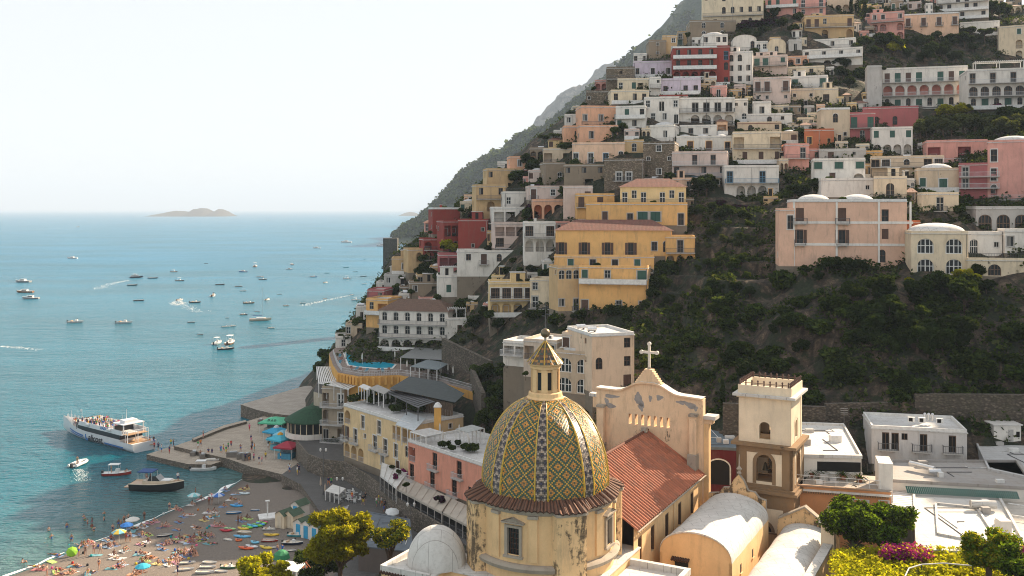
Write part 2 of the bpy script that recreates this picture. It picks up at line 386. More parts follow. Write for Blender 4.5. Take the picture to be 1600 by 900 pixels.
# foam line along the shore
foam = simple('foam', (.8, .82, .8), .7, 0, .1, 3)
mb = MB(); prev = None
for i in range(0, 420):
    y = 118+i*.214; x = shore_x(y)+math.sin(y*.35)*.25+3.7+.07*math.sin(y*1.7)
    wd = max(.05, .3+.4*math.sin(y*.31)+.25*math.sin(y*.83+1)) * (1.7 if y > 175 else 1)
    cur = ((x, y, .03), (x-wd, y, .03))
    if prev and wd > .06: mb.q([prev[1], prev[0], cur[0], cur[1]], foam)
    prev = cur
tag(mb.build('foam'), 'white foam line where small waves break on the beach', 'foam', kind='stuff')
# quay and paving
def paving_mat(c=(.27, .24, .20), s=.35):
    k = ('pav', c)
    if k in MATS: return MATS[k]
    m = new_mat('stone_paving'); v = wpos(m); br = N(m, 'ShaderNodeTexBrick'); br.inputs['Scale'].default_value = s
    br.inputs['Color1'].default_value = (*c, 1); br.inputs['Color2'].default_value = (*[x*.78 for x in c], 1); br.inputs['Mortar'].default_value = (*[x*.5 for x in c], 1)
    br.inputs['Mortar Size'].default_value = .012; L(m, v, br.inputs['Vector'])
    n = noise(m, .4, 6, .7, v); b = mix(m, ramp(m, n, [(.4, 0.0), (.75, .55)]), br.outputs[0], tuple(x*.5 for x in c))
    L(m, b, bsdf(m).inputs['Base Color']); bsdf(m).inputs['Roughness'].default_value = .9; bump(m, noise(m, 4, 4, .7, v), .3, .05); MATS[k] = m; return m
QS = stonewall_mat((.20, .165, .13)); QT = paving_mat((.44, .37, .29))
def poly(lst, z): return [PZ(a, b, z)[:2] for a, b in lst]
mb = MB(); mb.prism(poly([(272,697),(305,686),(350,668),(383,659),(413,650),(475,630),(520,690),(560,740),(470,752),(440,741),(391,729),(357,717)], 2.0), -3, 2.0, QS, QT); struct(mb.build('quay'))
mb = MB(); mb.prism(poly([(229,710),(268,697.5),(300,703),(353,718.5),(330,726),(293,725),(262,718)], 1.15), -3, 1.15, QS, QT); struct(mb.build('landing_stage'))
mb = MB()
mb.prism(poly([(300,686),(350,665),(383,657),(386,659),(352,668.5),(303,688)], 2.5), 2.004, 2.6, QS, QT); mb.build('sea_wall'); tag(bpy.data.objects['sea_wall'], 'low stone wall running along the seaward edge of the quay', 'wall')
mb = MB(); mb.prism(poly([(376,632),(476,603),(560,600),(560,640),(480,652),(425,646),(400,640)], 3.2), -3, 3.2, QS, paving_mat((.42, .37, .31))); struct(mb.build('outer_pier'))
# promenade: raised paving below the hotels
PR = paving_mat((.105, .10, .095), .6)
prom = [(440,741.5),(500,700),(560,690),(640,745),(730,800),(800,860),(800,1000),(560,1000),(520,900),(560,860),(500,800),(470,757)]
mb = MB(); mb.prism(poly(prom, 2.6), -1, 2.6, QS, PR); struct(mb.build('promenade'))
# the ground between the promenade and the church
# ---- far mountain flanks
def mountain(name, sil, D1, D0, seed, base_drop, mat, amp):
    px = np.linspace(sil[0][0], sil[-1][0], 170); py = np.interp(px, [a for a, b in sil], [b for a, b in sil])
    ts = np.linspace(0, 1.35, 70); X = np.zeros((70, 170)); Y = X.copy(); Z = X.copy()
    xc = (px-800)/F*D1; zc = CH-(py-327)/F*D1
    for i, t in enumerate(ts):
        d = D0+(D1-D0)*t
        x = xc + (t-1)*base_drop*.2; X[i] = x; Y[i] = d
        hgt = np.where(t <= 1, t**.85, 1-(t-1)*1.6)
        Z[i] = -6+(zc+6)*hgt
    nz = vnoise(X, Y, 90, seed)*1.0+vnoise(X, Y, 34, seed+1)*.6+vnoise(X, Y, 12, seed+2)*.3
    Z = Z + nz*amp*np.clip((Z+2)/30, 0, 1)
    struct(link(name, grid_mesh(name, X, Y, Z, mat))); return X, Y, Z
def wood_mat():
    m = new_mat('wooded_slope'); n = noise(m, .018, 8, .7, wpos(m, (1, 1, .6)), .4)
    L(m, ramp(m, n, [(.35, (.012, .026, .012)), (.56, (.035, .055, .022)), (.68, (.16, .15, .125))]), bsdf(m).inputs['Base Color']); bsdf(m).inputs['Roughness'].default_value = .95; bump(m, noise(m, .06, 6, .7, wpos(m)), 1, 8); return m
M1 = mountain('mountain', [(630,420),(648,372),(668,335),(700,303),(735,275),(775,245),(815,228),(850,205),(885,170),(915,140),(950,112),(975,85),(1010,55),(1050,25),(1085,-5),(1150,-30),(1400,-40)], 2000, 1500, 11, 60, wood_mat(), 17)
def cliff_mat():
    m = new_mat('limestone'); n = noise(m, .06, 8, .7, wpos(m, (1, 1, .4)), .5)
    L(m, ramp(m, n, [(.3, (.05, .055, .04)), (.55, (.16, .15, .13)), (.7, (.3, .28, .25))]), bsdf(m).inputs['Base Color']); bsdf(m).inputs['Roughness'].default_value = .95; bump(m, n, 1, 4); return m
M2 = mountain('far_ridge', [(780,330),(800,250),(822,212),(828,196),(838,176),(848,168),(858,165),(868,158),(876,150),(884,142),(893,135),(902,130),(912,122),(925,115),(938,108),(1000,90),(1100,80)], 3600, 3000, 31, 100, cliff_mat(), 22)
# islands
for nm, sil, D in (('island', [(240,330),(247,327.5),(262,324.5),(275,323.5),(290,324.5),(297,325.5),(302,321.5),(312,320),(325,321),(334,325),(341,321.5),(350,321.8),(357,328),(362,330.5)], 7500), ('island', [(625,330),(632,326.5),(640,325.5),(650,327),(658,330)], 8200)):
    px = np.linspace(sil[0][0], sil[-1][0], 60); z = np.interp(px, [a for a, b in sil], [CH-(b-327)/F*D for a, b in sil])
    zb = CH-(331-327)/F*D; z = (z-zb)*.8
    prof = [-.5, -.1, .55, 1, .7, 0, -.3]; X = np.tile((px-800)/F*D, (7, 1)); Y = np.array([[D-420+140*i]*60 for i in range(7)], float); Z = np.array([z*p+(0 if p > 0 else -8*0)-2 for p in prof])
    Z = Z*1.55
    Z += vnoise(X, Y, 60, 4)*4*(Z > 2); struct(link(nm, grid_mesh(nm, X, Y, Z, rock_mat())))

# ---- summer haze
mh = bpy.data.materials.new('haze'); mh.use_nodes = True; mh.node_tree.nodes.remove(mh.node_tree.nodes['Principled BSDF'])
pv = mh.node_tree.nodes.new('ShaderNodeVolumePrincipled'); pv.inputs['Density'].default_value = 0.9e-4; pv.inputs['Color'].default_value = (.66, .81, 1, 1); pv.inputs['Anisotropy'].default_value = .0
mh.node_tree.links.new(pv.outputs[0], mh.node_tree.nodes['Material Output'].inputs['Volume'])
mb = MB(); mb.box(-12000, -600, -30, 12000, 45500, 700, mh); tag(mb.build('haze'), kind='stuff')
# ================= HOUSES
WHITE=(.64,.60,.54); CREAM=(.63,.52,.37); YEL=(.66,.385,.15); LYEL=(.64,.47,.24); SALM=(.64,.35,.22); PEACH=(.66,.44,.30); PINK=(.58,.29,.24); MAG=(.36,.12,.12)
RED=(.25,.05,.04); LAV=(.52,.44,.50); STONE=(.25,.195,.14); BEIGE=(.54,.43,.31); OCH=(.50,.34,.18); ORED=(.42,.14,.07); MAUVE=(.40,.20,.21); GREY=(.42,.40,.37); BLUSH=(.56,.44,.38)
M_dark = simple('dark_opening', (.008, .007, .006), .9)
M_frame = simple('white_frame', (.62, .61, .58), .6)
M_brown = simple('brown_shutter', (.085, .040, .024), .6)
M_green = simple('green_shutter', (.022, .085, .062), .6)
M_blue = simple('blue_paint', (.05, .18, .30), .6)
M_wframe = simple('wood_frame', (.12, .07, .04), .6)
M_rail = simple('railing', (.075, .075, .08), .5)
M_wrail = simple('white_railing', (.5, .5, .5), .5)
M_slab = simple('slab', (.42, .40, .37), .85)
M_curt = simple('curtain', (.20, .19, .17), .9)
M_metal = simple('steel_tank', (.55, .56, .57), .35, .6)
M_conc = simple('concrete', (.30, .28, .26), .9)
GL = glass_mat()
WM = {}
def win_mesh(kind, style):
    """unit window: x -.5...5, z 0..1, wall plane y=0, outside is -y"""
    k = (kind, style)
    if k in WM: return WM[k]
    mb = MB(); fr, sh, sur = style
    y = .16
    if kind == 'panel':                                   # closed shutters
        mb.box(-.5, y-.06, 0, -.012, y, 1, sh); mb.box(.012, y-.06, 0, .5, y, 1, sh)
        for s_ in (-1, 1):
            for q_ in range(1, 9): mb.box(min(s_*.06, s_*.45), y-.075, q_*.11-.02, max(s_*.06, s_*.45), y-.06, q_*.11+.01, sh)
        mb.q([(-.5, y+.01, 0), (.5, y+.01, 0), (.5, y+.01, 1), (-.5, y+.01, 1)], M_dark)
    else:
        mb.q([(-.5, y+.06, 0), (.5, y+.06, 0), (.5, y+.06, 1), (-.5, y+.06, 1)], GL if kind != 'dark' else M_dark)
        t = .07
        for a in (-.5, -.035, .5-t): mb.box(a, y-.01, 0, a+t, y+.05, 1, fr)
        for a in (0, .93) + ((.5,) if kind in ('big', 'glass') else ()): mb.box(-.5+t, y-.005, a, .5-t, y+.045, a+.05, fr)
        if kind == 'big':
            for a in (-.28, .24): mb.box(a, y-.007, .05, a+.04, y+.047, .93, fr)
        if kind == 'curt': mb.q([(-.42, y+.05, .05), (.0, y+.05, .05), (.0, y+.05, .93), (-.42, y+.05, .93)], M_curt)
        if kind == 'open':                                # shutters folded back on the wall
            for s_ in (-1, 1):
                x0, x1 = sorted((s_*.53, s_*.98)); mb.box(x0, -.07, .02, x1, -.015, .98, sh)
    if sur:
        a, b = .5, .62
        if kind != 'open':
            mb.box(-b, -.05, -.0, -a, .02, 1.06, sur); mb.box(a, -.05, -.0, b, .02, 1.06, sur); mb.box(-a, -.05, 1.0, a, .02, 1.06, sur)
        mb.box(-b-.04, -.14, -.06, b+.04, .02, 0, sur)
    WM[k] = mb.mesh('window'); return WM[k]
def arch_ring(style):
    k = ('ring', style)
    if k in WM: return WM[k]
    mb = MB(); n = 12
    for i in range(n):
        a0 = math.pi*i/n; a1 = math.pi*(i+1)/n
        p = lambda r, a: (r*math.cos(a), r*math.sin(a))
        (x0, z0), (x1, z1), (x2, z2), (x3, z3) = p(.5, a0), p(.5, a1), p(.6, a1), p(.6, a0)
        mb.q([(x0, -.05, z0), (x3, -.05, z3), (x2, -.05, z2), (x1, -.05, z1)][::-1], style)
        mb.q([(x3, -.05, z3), (x3, .01, z3), (x2, .01, z2), (x2, -.05, z2)][::-1], style)
    WM[k] = mb.mesh('arch_trim'); return WM[k]
BALC = {}
def balcony_mesh(wd, dp, kind='iron'):
    k = (round(wd*2)/2, dp, kind)
    if k in BALC: return BALC[k]
    wd = k[0]; mb = MB(); mb.box(-wd/2, -dp, -.14, wd/2, 0.0, 0, M_slab)
    for sx in (-1, 1): mb.box(sx*wd/2*.7-.08, -dp*.7, -.34, sx*wd/2*.7+.08, 0, -.14, M_slab)
    if kind == 'solid':
        mb.box(-wd/2, -dp, 0, wd/2, -dp+.12, .95, M_frame); mb.box(-wd/2, -dp+.12, 0, -wd/2+.12, 0, .95, M_frame); mb.box(wd/2-.12, -dp+.12, 0, wd/2, 0, .95, M_frame)
    else:
        m = M_rail if kind == 'iron' else (M_blue if kind == 'blue' else M_wrail)
        mb.box(-wd/2, -dp, .93, wd/2, -dp+.05, .99, m); mb.box(-wd/2, -dp, .08, wd/2, -dp+.04, .12, m)
        for sx in (-1, 1): x = sx*(wd/2-.03); mb.box(x-.025, -dp+.05, .93, x+.025, 0, .99, m)
        n = int(wd/.2)
        for i in range(n+1):
            x = -wd/2+.02+(wd-.04)*i/n; mb.box(x-.014, -dp+.005, 0, x+.014, -dp+.035, .93, m, False)
        for sx in (-1, 1):
            for i in range(1, int(dp/.2)): x = sx*(wd/2-.03); mb.box(x-.014, -i*.2-.014, 0, x+.014, -i*.2+.014, .93, m, False)
    BALC[k] = mb.mesh('balcony'); return BALC[k]
# opening table: char -> (width, height, sill, kind, balcony, surround, recess)
OP = {'w': (.95, 1.5, .95, 'curt', 0, 1, 0), 's': (.95, 1.5, .95, 'panel', 0, 1, 0), 'g': (.95, 1.5, .95, 'pgreen', 0, 1, 0), 'o': (.65, .75, 1.3, 'dark', 0, 1, 0),
      'd': (1.1, 2.3, .02, 'glass', 1, 1, 0), 'D': (1.0, 2.3, .02, 'open', 1, 1, 0), 'p': (1.15, 2.3, .02, 'panel', 1, 1, 0), 'G': (1.3, 2.3, .02, 'pgreen', 1, 1, 0), 'b': (1.1, 2.2, .02, 'blue', 0, 1, 0), 'k': (1.5, 2.2, .02, 'dark', 0, 0, 0),
      'a': (1.0, 1.9, .7, 'arch', 0, 1, 0), 'A': (2.5, 2.6, .15, 'archbig', 0, 0, 0), 'l': (2.3, 2.6, .02, 'arch', 0, 0, 1.6), 'L': (3.0, 2.3, .02, 'rect', 0, 0, 1.8), 'M': (2.3, 2.4, .02, 'archwin', 0, 0, .9),
      'B': (2.2, 1.9, .3, 'big', 0, 1, 0), 'K': (2.1, 1.7, .7, 'pgreen', 0, 1, 0), 'e': (1.0, 2.1, .02, 'glass', 0, 1, 0)}
def styles(kind, opt):
    fr = opt.get('fr', M_frame); sur = opt.get('sur', M_frame)
    sh = M_green if 'green' in kind else opt.get('sh', M_brown)
    return {'curt': 'curt', 'panel': 'panel', 'pgreen': 'panel', 'dark': 'dark', 'glass': 'glass', 'open': 'open', 'blue': 'glass', 'big': 'big'}.get(kind, 'glass'), (M_blue if kind == 'blue' else fr, sh, sur)
def wall(mb, root, w, z0, zt, floors, mat, opt, parts=True, dsc=1.22):
    """a storeyed wall in plane y=0 from x=0..w; openings cut through; windows as parts of root (in root space through mb.T)"""
    nf = len(floors)
    if nf == 0 or w < 1.5:
        mb.q([(0,0,z0),(w,0,z0),(w,0,zt),(0,0,zt)], mat); return
    fh = (zt-z0)/nf
    ang = mb.T.to_euler().z
    for fi, row in enumerate(floors):
        zb = zt-(fi+1)*fh; ze = zb+fh
        cont = None
        for ch in '=~%#':
            if ch in row: cont = ch; row = row.replace(ch, '')
        ops = []; n = len(row)
        for k, c in enumerate(row):
            if c not in OP: continue
            ow, oh, sill, kind, bal, sur, rec = OP[c]
            sc = min(dsc, fh*.88/(oh+sill))
            slot = w/n; ow_ = min(ow*dsc, slot*.78); oh_ = oh*sc
            if kind in ('arch', 'archbig', 'archwin'): oh_ = min(oh_, fh*.88-sill*sc)
            if rec and c == 'l': ow_ = slot*.78; oh_ = fh*.80
            if rec and c == 'L': ow_ = slot*.86; oh_ = fh*.76
            if c == 'A' or c == 'M': ow_ = min(ow*1.1, slot*.74); oh_ = fh*.74
            xc = (k+.5)*slot
            ops.append((xc, zb+sill*sc, ow_, oh_, kind, bal, sur, rec, c))
        if not ops:
            mb.q([(0,0,zb),(w,0,zb),(w,0,ze),(0,0,ze)], mat); 
        xprev = 0
        for (xc, oz, ow, oh, kind, bal, sur, rec, c) in ops:
            xa, xb = xc-ow/2, xc+ow/2; zc = oz+oh; r = rec or .24
            if xa > xprev+1e-4: mb.q([(xprev,0,zb),(xa,0,zb),(xa,0,ze),(xprev,0,ze)], mat)
            if oz > zb+1e-4: mb.q([(xa,0,zb),(xb,0,zb),(xb,0,oz),(xa,0,oz)], mat)
            mb.q([(xa,0,zc),(xb,0,zc),(xb,0,ze),(xa,0,ze)], mat)
            arch = kind in ('arch', 'archbig', 'archwin')
            mb.q([(xa,0,oz),(xb,0,oz),(xb,r,oz),(xa,r,oz)], mat)
            if arch:
                rh = min(ow/2, oh*.6); zs = zc-rh; n_ = 10
                arc = [(xc-ow/2*math.cos(math.pi*i/n_), zs+rh*math.sin(math.pi*i/n_)) for i in range(n_+1)]
                for i in range(n_):
                    (ax, az), (bx_, bz) = arc[i], arc[i+1]
                    mb.q([(ax,0,az),(bx_,0,bz),(bx_,0,zc),(ax,0,zc)], mat)
                    mb.q([(ax,0,az),(ax,r,az),(bx_,r,bz),(bx_,0,bz)], mat)
                mb.q([(xa,0,oz),(xa,r,oz),(xa,r,zs),(xa,0,zs)], mat); mb.q([(xb,r,oz),(xb,0,oz),(xb,0,zs),(xb,r,zs)], mat)
            else:
                mb.q([(xa,0,oz),(xa,r,oz),(xa,r,zc),(xa,0,zc)], mat); mb.q([(xb,r,oz),(xb,0,oz),(xb,0,zc),(xb,r,zc)], mat)
                mb.q([(xa,r,zc),(xb,r,zc),(xb,0,zc),(xa,0,zc)], mat)
            xprev = xb
            if rec:                                       # deep loggia with its own back wall
                mb.q([(xa,r,oz),(xb,r,oz),(xb,r,zc),(xa,r,zc)], opt.get('lcol', mat))
                if parts:
                    k_, st = styles('glass', opt); p = mb.T @ Vector((xc, r-.03, oz)); o = link('window', win_mesh('glass' if opt.get('lw', 1) else 'dark', st), root, p, ang, (min(1.3, ow*.5), 1, min(2.1, oh*.75)))
                    if fi < nf-1 or opt.get('lrail', 1):
                        p = mb.T @ Vector((xc, .16, oz)); o = link('railing', balcony_mesh(ow, .1, opt.get('bk', 'iron')), root, p, ang, (ow/(round(ow*2)/2), 1, 1))
            elif parts:
                p = mb.T @ Vector((xc, 0, oz))
                if arch:
                    st = (opt.get('fr', M_frame), M_brown, None); link('window', win_mesh('big' if kind == 'archbig' else 'glass', st), root, p, ang, (ow, 1, oh))
                    if sur and opt.get('sur', M_frame):
                        p2 = mb.T @ Vector((xc, 0, zc-min(ow/2, oh*.6))); link('arch_trim', arch_ring(opt.get('sur', M_frame)), root, p2, ang, (ow, 1, ow))
                else:
                    k_, st = styles(kind, opt)
                    if k_ == 'curt' and random.random() < .4: k_ = 'glass'
                    if not sur: st = (st[0], st[1], None)
                    link('window', win_mesh(k_, st), root, p, ang, (ow, 1, oh))
                if bal and not cont:
                    p = mb.T @ Vector((xc, 0, oz-.02)); link('balcony', balcony_mesh(ow+1.0, .8, opt.get('bk', 'iron')), root, p, ang)
        if xprev < w-1e-4 and ops: mb.q([(xprev,0,zb),(w,0,zb),(w,0,ze),(xprev,0,ze)], mat)
        if cont and parts:
            kd = {'=': opt.get('bk', 'iron'), '~': 'solid', '%': 'blue', '#': 'white'}[cont]
            p = mb.T @ Vector((w/2, 0, zb)); bw = w*.98
            link('balcony', balcony_mesh(bw, 1.3, kd), root, p, ang, (bw/(round(bw*2)/2), 1, 1))
ROOF = roof_mat(); ROOFG = roof_mat((.36, .34, .31), .5)
def dome_part(root, cx, cy, z, rx, ry, h, m=None):
    mb = MB(); n = 20; k = 7
    rows = [[(cx+rx*math.cos(2*math.pi*j/n)*math.cos(i/k*math.pi/2), cy+ry*math.sin(2*math.pi*j/n)*math.cos(i/k*math.pi/2), z+h*math.sin(i/k*math.pi/2)) for j in range(n+1)] for i in range(k+1)]
    mb.grid(rows, m or ROOF); return mb.build('roof_dome', root, smooth='all')
def hip_part(root, w, d, z, h, mat, over=.4, gable=False):
    mb = MB(); o = over; a = (-o, -o, z); b = (w+o, -o, z); c = (w+o, d+o, z); e = (-o, d+o, z)
    ins = 0 if gable else min(d/2, w/2)*.8
    r0 = (ins-o*(ins == 0), d/2, z+h); r1 = (w-ins+o*(ins == 0), d/2, z+h); sl_ = math.hypot(d/2+o, h)
    mb.q([a, b, r1, r0], mat, [(0, 0), (w+2*o, 0), (w-ins+o, sl_), (ins+o, sl_)])
    mb.q([c, e, r0, r1], mat, [(0, 0), (w+2*o, 0), (w-ins+o, sl_), (ins+o, sl_)])
    if gable: mb.q([b, c, r1], MATS.get('gbl', M_slab)); mb.q([e, a, r0], M_slab)
    else:
        mb.q([b, c, r1], mat, [(0, 0), (d+2*o, 0), (d/2+o, ins)]); mb.q([e, a, r0], mat, [(0, 0), (d+2*o, 0), (d/2+o, ins)])
    mb.q([a, e, c, b], M_slab); return mb.build('roof', root)
def pergola(mb, x0, y0, x1, y1, z, h, m, step=.5, posts=3):
    for i in range(posts):
        x = x0+.1+(x1-x0-.2)*i/max(1, posts-1)
        for y in (y0+.1, y1-.1): mb.box(x-.08, y-.08, z, x+.08, y+.08, z+h, m)
    for y in (y0+.1, y1-.1): mb.box(x0, y-.06, z+h, x1, y+.06, z+h+.15, m)
    n = int((x1-x0)/step)
    for i in range(n+1):
        x = x0+.05+(x1-x0-.1)*i/n; mb.box(x-.04, y0-.2, z+h+.153, x+.04, y1+.2, z+h+.27, m)
HOUSES = []
def house(label, name, px0, px1, pt, pb, col, fl, th=None, dep=None, roof='f', D=None, found=9, wear=.75, bold=0, clutter=None, side=None, **opt):
    """a house whose front spans px0..px1 and pt..pb in the photograph, standing on the hillside at the depth where the ground is seen"""
    cx = (px0+px1)/2
    if D is None: D = Dray(cx, pb) or 300
    if th is None: th = -math.degrees((cx-800)/F)*.7+random.Random(int(px0*7+pt)).uniform(-8, 6)
    a = R(th); k1 = (px1-800)/F; k0 = (px0-800)/F
    # D is the depth of the front's middle
    w_ = (px1-px0)/F*D; D0 = D-w_*math.sin(a)/2
    x0 = k0*D0; wd = (k1*D0-x0)/(math.cos(a)-k1*math.sin(a))
    zb = CH-(pb-327)/F*D; zt = CH-(pt-327)/F*D; h = zt-zb
    dp = dep or max(6.5, min(10, wd*.8))
    rq = random.Random(int(px0*3+pb)); opt.setdefault('sur', rq.choice([M_frame, None, None, M_slab])); opt.setdefault('fr', rq.choice([M_frame, M_wframe, M_slab, M_brown]))
    mat = plaster(col, wear, bold=bold) if not opt.get('stone') else stonewall_mat(col)
    r = thing(name, label, opt.get('cat', 'house'), (x0, D0, zb), a)
    HOUSES.append((r, px0, px1, pt, pb, D))
    par = .55 if roof[0] in 'fd' else 0
    floors = fl.split('/') if fl else []
    if floors and not opt.get('exact'):                   # real storeys are about 3.4 m, real window bays about 3 m
        rz_ = random.Random(int(px0*11+pt)); want = max(len(floors), int(round((h-par)/3.5)))
        while len(floors) < want: k_ = rz_.randrange(len(floors)); floors.insert(k_, floors[k_])
        f2 = []
        for row in floors:
            ex = ''.join(ch for ch in row if ch in '=~%#'); row = ''.join(ch for ch in row if ch not in '=~%#'); n_ = int(round(wd/2.7))
            if row.strip('.') and len(row) < n_*.8: row = ''.join(row[int(k_*len(row)/n_)] for k_ in range(n_))
            if not ex and rz_.random() < .22 and row.strip('.'): ex = rz_.choice('==~')
            f2.append(row+ex)
        floors = f2
    mb = MB(); T0 = mb.T.copy()
    wall(mb, r, wd, 0, h-par, floors, mat, opt)
    # sides and back
    sd = side.split('/') if side is not None else [random.Random(len(HOUSES)*3+i).choice(['.o', '..', 'w.', 'o.']) for i in range(len(floors))]
    mb.T = Matrix.Translation((wd, 0, 0)) @ Matrix.Rotation(R(90), 4, 'Z'); wall(mb, r, dp, 0, h-par, sd, mat, opt, parts=(k1*math.cos(a)+math.sin(a) < 0))
    mb.T = Matrix.Translation((0, dp, 0)) @ Matrix.Rotation(R(-90), 4, 'Z'); wall(mb, r, dp, 0, h-par, sd, mat, opt, parts=(k0*math.cos(a)+math.sin(a) > 0))
    mb.T = T0
    mb.q([(wd,dp,0),(0,dp,0),(0,dp,h-par),(wd,dp,h-par)], mat)
    mb.build('wall', r)
    mb = MB(); mb.prism([(.04,.04),(wd-.04,.04),(wd-.04,dp-.04),(.04,dp-.04)], -found, -.001, plaster((.20,.165,.125), .8, bold=.3) if not opt.get('stone') else mat); mb.build('foundation', r)
    rq = random.Random(int(px0*5+pt))
    if rq.random() < .6:
        mb = MB(); xx = rq.choice([.25, wd-.25, wd*.5]); mb.tube((xx, -.06, 0), (xx, -.06, h-par), .05, .05, rq.choice([M_slab, M_rail, mat]), 5); mb.build('drainpipe', r)
    mb = MB(); rm = opt.get('rmat', ROOF)
    if roof[0] in 'fd':
        e = .12; zr = h-par
        mb.box(-e, -e, zr, wd+e, dp+e, zr+.12, rm)
        cor = mat if opt.get('plain') else M_frame if opt.get('wcor') else mat
        t = .22
        mb.box(0, 0, zr+.12, wd, t, h, cor); mb.box(0, dp-t, zr+.12, wd, dp, h, cor); mb.box(0, t, zr+.12, t, dp-t, h, cor); mb.box(wd-t, t, zr+.12, wd, dp-t, h, cor)
        rf = mb.build('roof', r)
        if roof[0] == 'd':
            n = int(roof[1]) if len(roof) > 1 else 1
            for i in range(n): dome_part(rf, wd*(i+.5)/n, dp*.45, zr+.121, wd/n*.42, dp*.38, min(1.1, wd/n*.16)+.35)
    elif roof[0] == 't': rf = hip_part(r, wd, dp, h, float(roof[1:] or 1.6), opt.get('tile', tile_mat((.22, .10, .07))), gable=opt.get('gable', False))
    elif roof[0] == 'v':                              # barrel vault along the depth
        n = 14; pr = [(wd/2-(wd/2)*math.cos(math.pi*i/n), h+float(roof[1:] or 1.5)*math.sin(math.pi*i/n)) for i in range(n+1)]
        mb.grid([[(x, -.1, z) for x, z in pr], [(x, dp+.1, z) for x, z in pr]], rm, flip=True)
        mb.q([(x, 0, z) for x, z in pr], mat); mb.q([(x, dp, z) for x, z in pr][::-1], mat); rf = mb.build('roof', r, smooth=True)
    rr = random.Random(int(px0*13+pb))
    cl = clutter if clutter is not None else ''.join(rr.choice(['c', 'a', '', 't', '', 'x', 'h', 'n']) for _ in range(2)) if roof[0] == 'f' else ''
    zr = h-par+.12
    for c in cl:
        mb = MB(); x = rr.uniform(.15, .85)*wd; y = rr.uniform(.3, .8)*dp
        if c == 'c':
            mb.box(x-.3, y-.3, zr, x+.3, y+.3, zr+1.1, mat); mb.box(x-.4, y-.4, zr+1.1, x+.4, y+.4, zr+1.2, M_slab); mb.build('chimney', rf)
        elif c == 'a':
            mb.box(x-.4, y-.2, zr, x+.4, y+.2, zr+.6, M_frame); mb.box(x-.3, y-.22, zr+.08, x+.12, y-.2, zr+.52, M_rail); mb.build('air_conditioner', rf)
        elif c == 't':
            mb.tube((x-.8, y, zr+.55), (x+.8, y, zr+.55), .38, .38, M_metal, 12); mb.box(x-.6, y-.3, zr, x-.5, y+.3, zr+.3, M_rail); mb.box(x+.5, y-.3, zr, x+.6, y+.3, zr+.3, M_rail); mb.build('water_tank', rf)
        elif c == 'n':
            mb.tube((x, y, zr), (x, y, zr+2.2), .025, .02, M_rail, 5)
            for i in range(4): mb.tube((x-.5+.08*i, y, zr+1.5+.2*i), (x+.5-.08*i, y, zr+1.5+.2*i), .012, .012, M_rail, 4)
            mb.build('antenna', rf)
        elif c == 'h':
            hw = min(3.2, wd*.35); x = min(max(x, hw/2+.3), wd-hw/2-.3); mb.box(x-hw/2, y-1, zr, x+hw/2, min(dp-.3, y+1.6), zr+2.2, mat); mb.box(x-hw/2-.15, y-1.15, zr+2.2, x+hw/2+.15, min(dp-.25, y+1.75), zr+2.32, ROOF); mb.box(x-.4, y-1.03, zr+.1, x+.4, y-.98, zr+2.0, M_dark); mb.build('stair_head', rf)
        elif c == 'x':
            for i in range(int(wd/.25)): mb.box(.25*i+.02, -.0+.02, h, .25*i+.05, .06, h+.7, M_rail, False)
            mb.box(0, .01, h+.7, wd, .07, h+.75, M_rail); mb.build('terrace_railing', rf)
        elif c == 'P':
            pergola(mb, wd*.1, .5, wd*.7, min(dp-.5, 4), zr, 2.3, M_frame, .5); mb.build('pergola', rf)
        elif c == 'W':                                # plants along the parapet
            pass
    return r, wd, dp, h, mat
